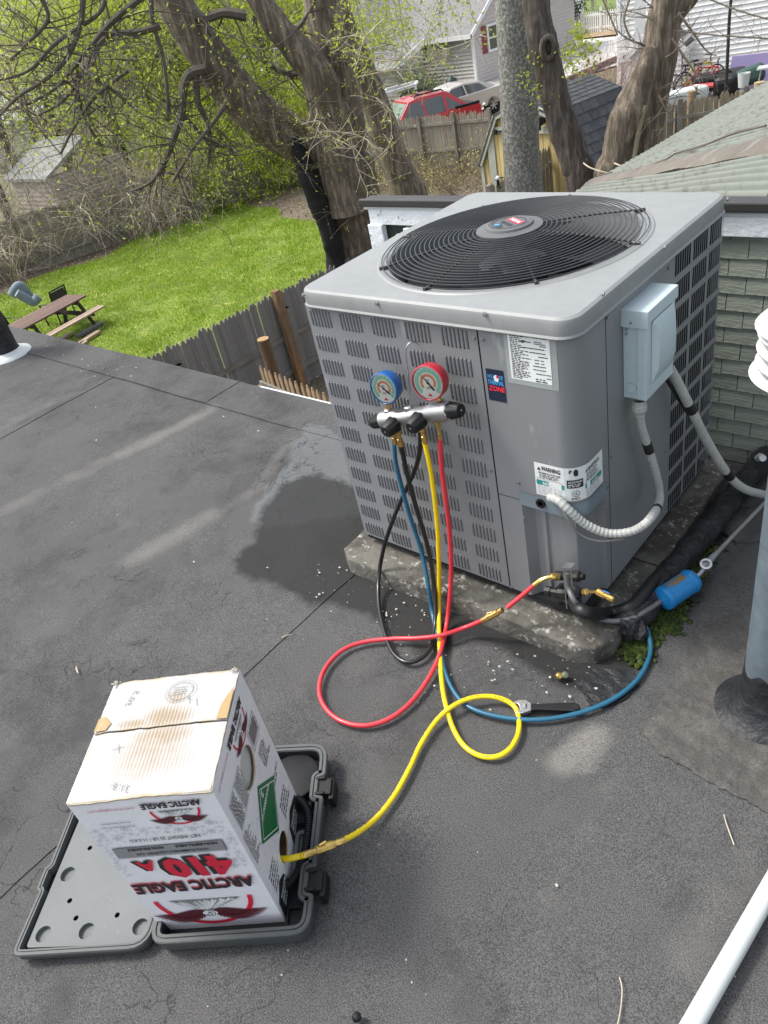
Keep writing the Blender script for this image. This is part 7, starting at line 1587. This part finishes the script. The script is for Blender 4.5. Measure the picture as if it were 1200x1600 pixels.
class Twigs:
    def __init__(s): s.m = MB(); s.tips = []
    def grow(s, p, d, L_, r, depth, droop=.0, spread=.7, nseg=5, curl=.28, kids=3):
        P = [Vector(p)]; d = Vector(d).normalized(); st_ = L_/nseg
        for k in range(nseg):
            d = (d+Vector((rnd.gauss(0,curl), rnd.gauss(0,curl), rnd.gauss(0,curl)))*.6+Vector((0,0,droop))).normalized(); P.append(P[-1]+d*st_)
        s.m.tube(P, [max(.0022, r*(1-.75*k/nseg)) for k in range(nseg+1)], 4 if r > .012 else 3, cap=False)
        s.tips += P[2:] if depth == 0 else P[-1:]
        if depth > 0:
            for k in range(kids):
                i = rnd.randint(1, nseg); q = P[i]; e = (d+Vector((rnd.gauss(0,spread), rnd.gauss(0,spread), rnd.gauss(0,spread)))).normalized(); s.grow(q, e, L_*rnd.uniform(.45,.75), r*.55, depth-1, droop, spread, max(3, nseg-1), curl, kids)
def leaves(tips, n, size, spread, mt, name, parent, **kw):
    T_ = np.array([tuple(t) for t in tips]); i = rg.integers(0, len(T_), n); c = T_[i]+rg.normal(0, spread, (n,3)); a = rg.normal(0,1,(n,3)); a /= np.linalg.norm(a,axis=1)[:,None]; b = rg.normal(0,1,(n,3)); b -= a*(a*b).sum(1)[:,None]; b /= np.linalg.norm(b,axis=1)[:,None]; s = size*rg.uniform(.5,1.3,n)[:,None]
    V = np.stack([c-a*s, c+b*s*.45, c+a*s, c-b*s*.45], 1).reshape(-1,3); return npmesh(name, V, np.arange(4*n).reshape(-1,4), mt, parent, **kw)
# ---- the big multi-stemmed tree
t1 = thing('big_tree', 'massive furrowed tree with leaning limbs and a charred black hollow, left of the air conditioner', 'tree', Vector((*AT(565,560,14.6)[:2],G)))
m = MB(); D1 = 14.6
base = Vector((*AT(566,430,D1)[:2],0))
trunk = pts_px([(566,420,92),(552,360,92),(540,300,96),(528,255,100)], D1); b0_ = trunk[0]; trunk = [(b0_[0],b0_[1],G-.1,b0_[3]*1.35),(b0_[0],b0_[1],(G+b0_[2])/2,b0_[3]*1.08)]+trunk; 
limb(m, trunk, n=22, amp=.07); 
limb(m, pts_px([(535,330,80),(520,262,66),(470,222,62),(415,190,62),(365,140,58),(320,80,54),(275,10,50),(235,-60,46)], D1-.2), amp=.05)
limb(m, pts_px([(545,330,70),(528,250,60),(512,180,54),(500,130,50),(480,95,44),(440,50,36),(405,0,30),(375,-60,26)], D1-.5), amp=.06)
limb(m, pts_px([(552,330,70),(545,240,56),(530,150,50),(515,70,50),(500,0,46),(490,-70,40)], D1), amp=.05)
limb(m, pts_px([(560,340,50),(555,250,40),(548,170,34),(530,90,30),(520,0,26)], D1+.3), amp=.05)
tr = build('trunk', m, BK, t1, smooth=70)
m = MB(); limb(m, pts_px([(460,215,14),(472,250,24),(486,285,32),(500,320,32),(513,355,30),(522,392,30),(530,440,34)], D1-.62), n=12, amp=.12, fr=4); P_ = pts_px([(530,440,34)], D1-.62)[0]; limb(m, [P_, (P_[0],P_[1],G-.1,P_[3])], n=12); build('charred_hollow', m, CHAR, t1, smooth=70)
tw = Twigs(); mm = tw.m
big = [([(385,25,14),(350,20,12),(320,28,11),(300,15,8)],0),([(322,108,14),(296,116,13),(286,140,12),(283,180,11),(268,225,9),(255,258,7),(235,285,5),(205,300,4)],0),([(306,118,10),(310,160,8),(325,195,7),(328,230,6),(325,260,4)],0),
  ([(250,40,9),(215,50,8),(170,55,7),(140,90,6),(120,130,5),(95,160,4),(60,180,3)],-1),([(230,-10,9),(190,20,8),(155,55,7),(120,100,5),(90,135,4),(40,165,3)],-1.5),([(130,-10,8),(125,40,7),(105,90,6),(70,125,5),(30,150,4),(0,180,3)],-2),
  ([(235,-10,7),(240,40,6),(255,90,5),(262,150,5),(262,190,4)],-1),([(120,100,6),(122,150,5),(135,190,4),(160,230,3)],-1),([(500,130,10),(470,120,9),(440,112,8),(420,100,5)],.3),([(425,62,9),(462,45,7),(485,15,4),(500,-20,3)],.2),
  ([(355,160,7),(335,190,6),(300,235,5),(270,285,4)],-.3),([(165,0,6),(150,25,5),(90,65,5),(45,110,4),(0,125,3)],-2),([(60,-10,6),(75,30,5),(40,70,4),(10,100,3)],-2.5),([(200,110,6),(150,150,5),(115,200,4),(95,240,3)],-1.2),([(330,130,5),(355,150,5),(380,180,4),(420,205,3)],.5),([(285,180,6),(310,205,5),(330,225,4),(360,230,3)],0)]
for L_, dd in big:
    Pq, Rq = limb(mm, pts_px([(a, b, c) for a, b, c in L_], D1-.6+dd), sub=6, n=7, amp=.05)
    for k in range(len(Pq)//2):
        i = rnd.randint(len(Pq)//4, len(Pq)-1); tw.grow(Pq[i], Vector((rnd.gauss(0,1), rnd.gauss(0,1), rnd.gauss(-.15,.8))), rnd.uniform(.6,1.5), min(.016, Rq[i]*.45), 2 if rnd.random() < .6 else 1, -.04, .8, 5, .30, 2)
build('branches', mm, TWD, t1)
leaves(tw.tips, 1700, .030, .05, LF, 'leaves', t1)
# fine pale shoots on the limbs
tw2 = Twigs()
for (x0, y0, x1, y1, n_) in ((330,60,520,230,34),(430,150,560,260,40),(540,150,650,330,16),(470,40,650,150,34)):
    for k in range(n_):
        p = AT(rnd.uniform(x0,x1), rnd.uniform(y0,y1), D1-.75); tw2.grow(p, Vector((rnd.gauss(0,1), rnd.gauss(0,.6), rnd.gauss(.2,.7))), rnd.uniform(.35,.9), .007, 1, .0, .8, 5, .3, 2)
for k in range(70): p = AT(rnd.uniform(435,505), rnd.uniform(185,225), D1-.5); tw2.grow(p, Vector((rnd.gauss(0,.5), rnd.gauss(0,.4), 1)), rnd.uniform(.2,.45), .005, 0, .02, .6, 4, .2, 0)
build('shoots', tw2.m, mat('shoot_brown', (.20,.165,.115), .85), t1); leaves(tw2.tips, 1500, .022, .02, LF, 'leaves', t1)
# overhanging arching twigs in front
for i, L_ in enumerate(([(700,-5,6),(690,60,5),(700,100,4),(680,110,3)],[(485,-5,4),(510,70,4),(520,90,3)],[(600,150,3),(615,175,4),(620,210,4),(607,238,3)],[(605,235,3),(560,215,3),(540,195,2)],[(505,280,3),(520,300,3),(560,335,3),(605,352,2)],[(620,110,3),(690,95,3),(760,60,3)],[(560,130,3),(640,120,3),(700,115,3),(750,75,2)])):
    pass
tw3 = Twigs()
for L_ in ([(470,195,3),(500,190,3),(520,215,3),(540,230,2)],[(555,85,4),(600,95,4),(650,88,3),(720,70,3),(760,50,2)],[(560,120,3),(600,112,3),(660,105,3),(700,85,2)],[(580,150,3),(605,165,3),(612,205,3),(605,236,2)],[(500,205,3),(560,212,3),(600,238,2)],[(548,215,3),(560,265,3),(580,310,2)],[(600,30,4),(570,60,4),(560,95,3)],[(690,-5,3),(672,40,3),(655,80,2)]):
    Pq, Rq = limb(tw3.m, pts_px([(a, b, c*.5) for a, b, c in L_], 10.5), sub=6, n=5, amp=.03)
    for k in range(len(Pq)): i = rnd.randint(2, len(Pq)-1); tw3.grow(Pq[i], Vector((rnd.gauss(0,1), rnd.gauss(0,1), rnd.gauss(0,.8))), rnd.uniform(.15,.5), .005, 1 if rnd.random() < .4 else 0, 0, .8, 4, .3, 2)
build('shoots', tw3.m, TWP, t1); leaves(tw3.tips, 420, .020, .015, LF, 'leaves', t1)
# hanging yellow-green leaves at the top
pt_ = [AT(rnd.uniform(520,610), rnd.gauss(-14,18), rnd.uniform(11,13)) for k in range(26)]+[AT(rnd.uniform(612,632), rnd.uniform(-20,30), 12) for k in range(8)]+[AT(rnd.uniform(695,735), rnd.uniform(-25,15), 12) for k in range(7)]
pt_ = [p for p in pt_]; twl = Twigs()
for p in pt_: twl.grow(p+Vector((0,0,.3)), Vector((rnd.gauss(0,.4), rnd.gauss(0,.4), -1)), rnd.uniform(.4,.8), .005, 1, -.1, .5, 4, .2, 2)
build('shoots', twl.m, TW, t1); leaves(twl.tips, 1300, .030, .05, leafmat('lime_leaves', (.30,.38,.04), (.48,.55,.09), .5), 'leaves', t1)
# ---- other trunks
def trunk_tree(name, label, L_, dist, mt, amp=.06, extra=(), n=16, fr=2.2):
    P = pts_px(L_, dist); t = thing(name, label, 'tree', Vector((P[0][0],P[0][1],G))); m = MB(); P = [(P[0][0]+(P[0][0]-P[1][0])*.5, P[0][1]+(P[0][1]-P[1][1])*.5, G-.1, P[0][3]*1.25)]+P; limb(m, P, n=n, amp=amp, fr=fr)
    for e in extra: limb(m, pts_px(e, dist), n=12, amp=amp)
    return t, build('trunk', m, mt, t, smooth=70)
trunk_tree('leaning_tree', 'brown trunk leaning left, between the big tree and the grey board fence', [(648,322,46),(625,270,44),(603,215,42),(585,160,40),(562,100,38),(535,40,38),(510,-40,34)], 16.5, BK)
trunk_tree('lichen_tree', 'straight pale grey lichen covered trunk directly behind the fan', [(820,320,54),(815,240,52),(811,160,52),(807,80,50),(803,0,50),(800,-80,48)], 14.0, BKL, amp=.02, n=24)
t4, b4 = trunk_tree('dark_tree', 'dark crooked trunk with a scarred knot, leaning left in front of the shed roof', [(910,300,46),(897,250,42),(880,200,40),(867,150,40),(857,110,40),(850,80,42),(842,40,36),(838,0,36),(830,-70,34)], 13.0, BKD)
p = AT(857,72,12.6); m = MB(); 
for k in range(20): pass
kn = [AT(857+9.5*math.cos(a), 75+17*math.sin(a), 12.76) for a in [k*PI/10 for k in range(20)]]; m.tube(kn, .05, 8, closed=True); build('knot', m, BKD, t4, smooth=70)
m = MB(); c_ = AT(857,75,12.84); m.ico(c_, .12, (.8,.8,1.5), .15); build('knot_hollow', m, mat('bare_dark_wood', (.030,.027,.025), .8), t4, smooth=80)
twx = Twigs()
for k in range(14): twx.grow(AT(880+rnd.gauss(0,5), 90+rnd.gauss(0,6), 12.6), Vector((rnd.gauss(.6,.4), rnd.gauss(0,.4), rnd.gauss(.4,.4))), .35, .005, 1, 0, .6, 4, .2, 2)
for k in range(10): twx.grow(AT(842+rnd.gauss(0,2), 130+rnd.gauss(0,16), 12.9), Vector((rnd.gauss(-.3,.3), 0, rnd.gauss(.2,.4))), .25, .005, 0, 0, .6, 4, .2, 2)
build('shoots', twx.m, TW, t4); leaves(twx.tips, 420, .035, .06, leafmat('lime_leaves2', (.30,.38,.04), (.48,.55,.09), .5), 'leaves', t4)
t5, b5 = trunk_tree('forked_tree', 'thick upright trunk of the pair in front of the white house, forking at the top', [(1004,262,46),(1010,200,46),(1017,150,46),(1026,100,46),(1036,50,44),(1044,0,40),(1050,-60,36)], 12.9, BK, extra=([(1035,60,34),(1052,25,30),(1078,-10,26),(1110,-60,24)],))
t6, b6 = trunk_tree('stub_tree', 'shorter leaning trunk with a swollen scar, joined against the thick upright trunk', [(952,296,42),(962,250,44),(976,195,50),(985,168,50),(1000,130,36),(1014,92,26),(1020,72,16)], 12.4, BK, amp=.09)
m = MB(); limb(m, pts_px([(989,262,6),(996,215,7),(1003,185,6),(1008,165,5)], 12.2), n=6); build('scar', m, mat('pale_scar', (.26,.24,.16), .8), t6, smooth=60)
m = MB(); m.tube(smoothpath([AT(912,255,12.4),AT(922,262,12.2),AT(940,268,12.0),AT(962,272,11.9),AT(972,262,11.9),AT(960,255,12.1)]), .012, 6); o = build('rope', m, TWP, None, smooth=60); tag(o, 'pale cord tied between the dark crooked trunk and the leaning stub trunk', 'rope')
tw5 = Twigs()
for px, py, dx in ((1020,78,-1),(1022,32,-1),(1020,12,-1),(1010,72,-1),(1028,140,1),(1025,160,1),(1040,90,1)):
    for k in range(2): tw5.grow(AT(px, py, 12.5), RT*dx*.8+Vector((0,0,.3)), .5, .012, 1, 0, .7, 5, .25, 2)
L5 = [[(1060,20,3),(1082,50,3),(1100,75,2),(1112,85,2)],[(985,-5,3),(975,30,3),(985,60,2)],[(1050,60,3),(1070,90,3),(1090,120,2)],[(1100,-5,2),(1150,15,2),(1200,30,2)],[(1060,48,2),(1120,55,2),(1200,60,2)],[(940,-5,2),(955,30,2),(965,55,2)],[(1030,150,3),(1045,175,2),(1058,150,2)]]
for L_ in L5:
    Pq, Rq = limb(tw5.m, pts_px(L_, 12.2), sub=6, n=5, amp=.02)
    for k in range(len(Pq)//2): tw5.grow(rnd.choice(Pq[3:]), Vector((rnd.gauss(0,1), rnd.gauss(0,1), rnd.gauss(0,.8))), rnd.uniform(.2,.5), .005, 1, 0, .8, 4, .3, 2)
build('shoots', tw5.m, TW, t5)
# ================================================================ SHRUBS AND WOODLAND
def shrub(name, label, c, h, rad, stems, mtw, mlf=None, nl=0, ls=.05, kids=3, depth=2, droop=-.03, up=1.0, r=.012, group=None, lsp=.12):
    t = thing(name, label, 'shrub', c, 0, group); T_ = Twigs(); c = Vector(c)
    for k in range(stems):
        a = rnd.uniform(0, 2*PI); q = rnd.uniform(0, 1)**.5*rad; p = c+Vector((math.cos(a)*q*.5, math.sin(a)*q*.5, 0)); T_.grow(p, Vector((math.cos(a)*.55, math.sin(a)*.55, up)), h*rnd.uniform(.6,1.1), r, depth, droop, .7, 6, .22, kids)
    build('stems', T_.m, mtw, t)
    if nl: leaves(T_.tips, nl, ls, lsp, mlf, 'leaves', t)
    return t
tan_sp = [((45,420),3.2),((100,400),3.6),((150,385),3.4),((210,372),3.8),((255,358),3.4),((300,345),2.8),((20,440),3.0),((185,350),4.2),((90,350),4.5)]
nm = ['below the grey shed roof at the far left','at the foot of the left fence, left part','in front of the left fence, second from the shed','in the middle of the left fence with hanging tips','right of the tan mass where the lawn begins','lowest one beside the yellow-green leaves','at the very left edge by the roof post','tall one rising behind the left fence','tall one at the left behind the fence']
for i, ((px, py), h) in enumerate(tan_sp):
    shrub('bare_shrub', 'tangled bare tan shrub '+nm[i], GZ(px, py, G), h*.9, 1.5, 34, TWT if i % 2 else mat('twig_tan2', (.36,.30,.23), .85, n1=(3,.3)), None, 0, kids=3, depth=2, droop=-.07, r=.016, group='bare shrubs along the left fence')
for i, (px, py, h, n_) in enumerate(((330,322,2.4,5200),(385,300,2.8,6500),(440,290,2.6,6000),(350,285,3.4,7000),(470,280,2.0,3000),(420,270,3.4,6000))):
    shrub('leafy_shrub', ('bright yellow-green leafy shrub at the back corner of the lawn, leftmost','bright yellow-green shrub in the middle behind the lawn','bright yellow-green shrub touching the charred trunk','taller yellow-green shrub behind the leftmost leafy one','small yellow-green shrub under the big tree','tallest yellow-green shrub behind the big limb')[i], GZ(px, py, G), h, 1.5, 26, TW, LF, int(n_*2.2), .062, 3, 2, -.03, .9, .012, 'yellow-green leafy shrubs behind the lawn', .14)
for i, (px, py, h, n_) in enumerate(((600,290,1.3,900),(640,296,1.2,800),(690,296,1.3,700),(730,300,1.1,700),(620,262,1.4,1100),(560,320,1.3,900),(700,270,1.3,800))):
    shrub('low_shrub', 'low brownish shrub with sparse pale leaves before the grey board fence, '+('left one','second','third','by the shed corner','close under the fence','beside the big tree','near the fence post')[i], GZ(px, py, G), h, 1.1, 26, mat('twig_brown', (.17,.125,.085), .85), leafmat('pale_shrub_leaves', (.30,.33,.10), (.50,.48,.20), .35), n_, .038, 3, 2, -.10, .7, .010, 'low shrubs before the board fence', .10)
shrub('evergreen_bush', 'round dark green bush in front of the grey house door', AT(662,150,43)-Vector((0,0,.7)), 1.5, .95, 34, TW, leafmat('bush_leaves', (.07,.11,.04), (.16,.20,.08), .2), 5200, .06, 3, 2, 0, 1.2, .02, None, .16)
for i, px in enumerate((868,876,886)): 
    c_ = AT(px, 46, 60); c_.z = G; shrub('cone_evergreen', ('small dark cone evergreen, left of three beyond the white pickets','small dark cone evergreen, middle of three beyond the white pickets','small dark cone evergreen, right of three beyond the white pickets')[i], c_, 2.0+.2*i, .5, 26, TWD, LFY, 1500, .09, 3, 1, 0, 2.2, .02, None, .14)
for i, (px, py, h) in enumerate(((905,150,1.5),(930,140,1.7),(955,138,1.6),(975,150,1.4),(1060,140,1.6))):
    shrub('pink_twigged_shrub', 'bare pinkish shrub beside the shed roof, '+('first from the left','second from the left','third from the left','fourth, at the leaning trunk','last one, before the white entry')[i], AT(px, py, 29)-Vector((0,0,.5)), h, .9, 22, mat('twig_pink', (.30,.18,.15), .85), None, 0, kids=3, depth=2, droop=0, r=.010, group='bare pinkish shrubs by the driveway')
shrub('dry_vine', 'thin dry stems growing between the shed and the driveway', AT(842,168,22), 1.2, .4, 8, TW, LF, 260, .05, 2, 2, 0, 1, .01)
# small stems on the driveway edge
# leafy trees farther back
def far_tree(label, px, py, dist, h, n_, ls, lf, tw_, stems=14, r=.05, wd_=1.6, ztop=None):
    c_ = AT(px, py, dist); c_.z = G; t = thing('budding_tree', label, 'tree', c_, 0, 'budding trees behind the left fence'); m = MB(); limb(m, [(c_.x,c_.y,G,.22),(c_.x+.2,c_.y,G+h*.3,.17),(c_.x-.1,c_.y+.2,G+h*.6,.09)], n=8, amp=.05); build('trunk', m, BKD, t, smooth=70)
    T_ = Twigs()
    for k in range(stems): a = rnd.uniform(0,2*PI); T_.grow(Vector((c_.x,c_.y,G+h*rnd.uniform(.15,.55))), Vector((math.cos(a),math.sin(a),rnd.uniform(.3,1.3))), h*rnd.uniform(.35,.6), r, 3, 0, .6, 6, .22, 3)
    build('crown_twigs', T_.m, tw_, t)
    if n_: leaves(T_.tips, int(n_*(1.5 if px > 210 else .7)), ls*1.15, .35, lf, 'leaves', t)
pale_lf = leafmat('pale_spring_leaves', (.36,.44,.10), (.52,.57,.20), .45)
FT = [(40,300,38,9.5,2200,.07,pale_lf,TWT),(120,290,36,9,3800,.07,pale_lf,TW),(200,270,34,9.5,6500,.07,LF,TW),(260,250,38,10,7000,.07,pale_lf,TW),(320,240,34,9,7500,.065,LF,TW),(380,225,38,10,8000,.07,LF,TW),(440,215,34,9,6500,.065,LF,TW),(0,310,34,8.5,1600,.07,pale_lf,TWT),(160,240,48,12,7000,.10,pale_lf,TW),(340,190,50,12,8500,.10,LF,TW),(60,230,52,12.5,5000,.10,pale_lf,TWT),(240,205,52,13,7500,.10,LF,TW),(440,170,52,12,7000,.10,pale_lf,TW)]
FN = ['at the far left in front of the hazy background','second from the left, thinly leaved','above the middle of the bare shrubs','right of the middle, pale leaved','just left of the big leaning limb','behind the big leaning limb','seen between the two main limbs','at the very left edge','far one behind the middle of the fence','far one behind the leaning limb','far one at the upper left','far one above the bare shrubs','far one between the main limbs']
for a, s in zip(FT, FN): far_tree('budding yellow-green tree '+s, *a)
# buildings far left
lg = thing('left_shed', 'small pinkish beige outbuilding with a light grey roof behind the left fence', 'shed', Vector((*AT(60,320,33)[:2],G)))
a = AT(8,262,33); b = GZ(88,262,a.z-.05); a0 = Vector((a.x,a.y,0)); b0v = Vector((b.x,b.y,0)); dd = (b0v-a0).normalized(); b0v = a0+dd*3.0; bb = Vector((-dd.y,dd.x,0)); bb = bb if bb.dot(_f) > 0 else -bb; ze = AT(50,268,33).z
beige = mat('pink_beige_siding', (.42,.37,.34), .7, n1=(2,.06)); siding(a0, b0v, G, ze, .15, beige, lg); siding(b0v, b0v+bb*3, G, ze, .15, beige, lg)
m = MB(); v = [a0-dd*.2-bb*.2+Vector((0,0,ze)), b0v+dd*.2-bb*.2+Vector((0,0,ze)), b0v+dd*.2+bb*1.8+Vector((0,0,ze+.9)), a0-dd*.2+bb*1.8+Vector((0,0,ze+.9))]; m.add(v+[p-Vector((0,0,.1)) for p in v], [(0,1,2,3),(0,1,5,4),(1,2,6,5)]); build('roof', m, mat('pale_grey_roofing', (.27,.275,.27), .6, n1=(2,.15)), lg)
for i, (px, py, dist, w_, h_, col, lb) in enumerate(((275,215,48,5.5,2.6,(.50,.56,.58),'pale blue-white house seen through the branches above the leafy shrubs'),(20,190,60,9,5,(.55,.53,.50),'pale house front hidden behind bare trees at the upper left'),(400,120,75,10,6,(.50,.48,.46),'grey-white house far behind the leaning limb'),(160,110,85,12,6,(.55,.54,.52),'distant pale house at the top left behind the trees'))):
    c_ = AT(px, py, dist); t = thing('background_house', lb, 'house', Vector((c_.x,c_.y,G))); n_ = Vector((_f.x,_f.y,0)).normalized(); s2 = Vector((-n_.y,n_.x,0)); mt_ = mat('far_siding%d' % i, col, .7, n1=(1,.05)); z1 = c_.z
    a0 = Vector((c_.x,c_.y,0))-s2*w_/2; siding(a0, a0+s2*w_, G, z1, .2, mt_, t); m = MB(); v = [a0-s2*.3-n_*.3+Vector((0,0,z1)), a0+s2*(w_+.3)-n_*.3+Vector((0,0,z1)), a0+s2*(w_+.3)+n_*3+Vector((0,0,z1+1.7)), a0-s2*.3+n_*3+Vector((0,0,z1+1.7))]; m.add(v+[p-Vector((0,0,.15)) for p in v], [(0,1,2,3),(0,1,5,4)]); build('roof', m, mat('far_roof%d' % i, (.33,.35,.37), .8, n1=(2,.1)), t)
    for k in (.25,.7): window(t, a0+s2*w_*k+Vector((0,0,(G+z1)/2+.4)), s2, -n_, .8, 1.1, wh)
# distant woodland as one mass
T_ = Twigs()
for k in range(150):
    a = rnd.uniform(-.62, .50); dist = rnd.uniform(70, 150); v = Vector((math.sin(YAW-a+(-.0)), math.cos(YAW-a), 0)); p = Vector((CAM.x+v.x*dist, CAM.y+v.y*dist, G)); T_.grow(p, (0,0,1), rnd.uniform(7,12), .12, 2, .1, .8, 6, .2, 4)
o = build('distant_trees', T_.m, TWT, None); o['kind'] = 'stuff'
leaves(T_.tips, 26000, .30, 1.3, leafmat('distant_leaves', (.30,.33,.16), (.44,.46,.26), .4), 'distant_leaves', None, kind='stuff')
# leaf litter under the shrubs
n = 9000; x = rg.uniform(-25,-9,n); y = rg.uniform(10,21,n); V = []
k_ = np.array([not in_lawn(a, b) for a, b in zip(x, y)]); x, y = x[k_], y[k_]; n = len(x); c = np.stack([x, y, np.full(n, G+.05)], 1); a = rg.normal(0,1,(n,3))*[1,1,.35]; a /= np.linalg.norm(a,axis=1)[:,None]; b = np.cross(a, rg.normal(0,1,(n,3))*[.3,.3,1]); b /= np.linalg.norm(b,axis=1)[:,None]
V = np.stack([c-a*.04, c+b*.025, c+a*.04, c-b*.025], 1).reshape(-1,3); npmesh('leaf_litter', V, np.arange(4*n).reshape(-1,4), leafmat('litter', (.16,.10,.06), (.32,.24,.15), .1), kind='stuff')
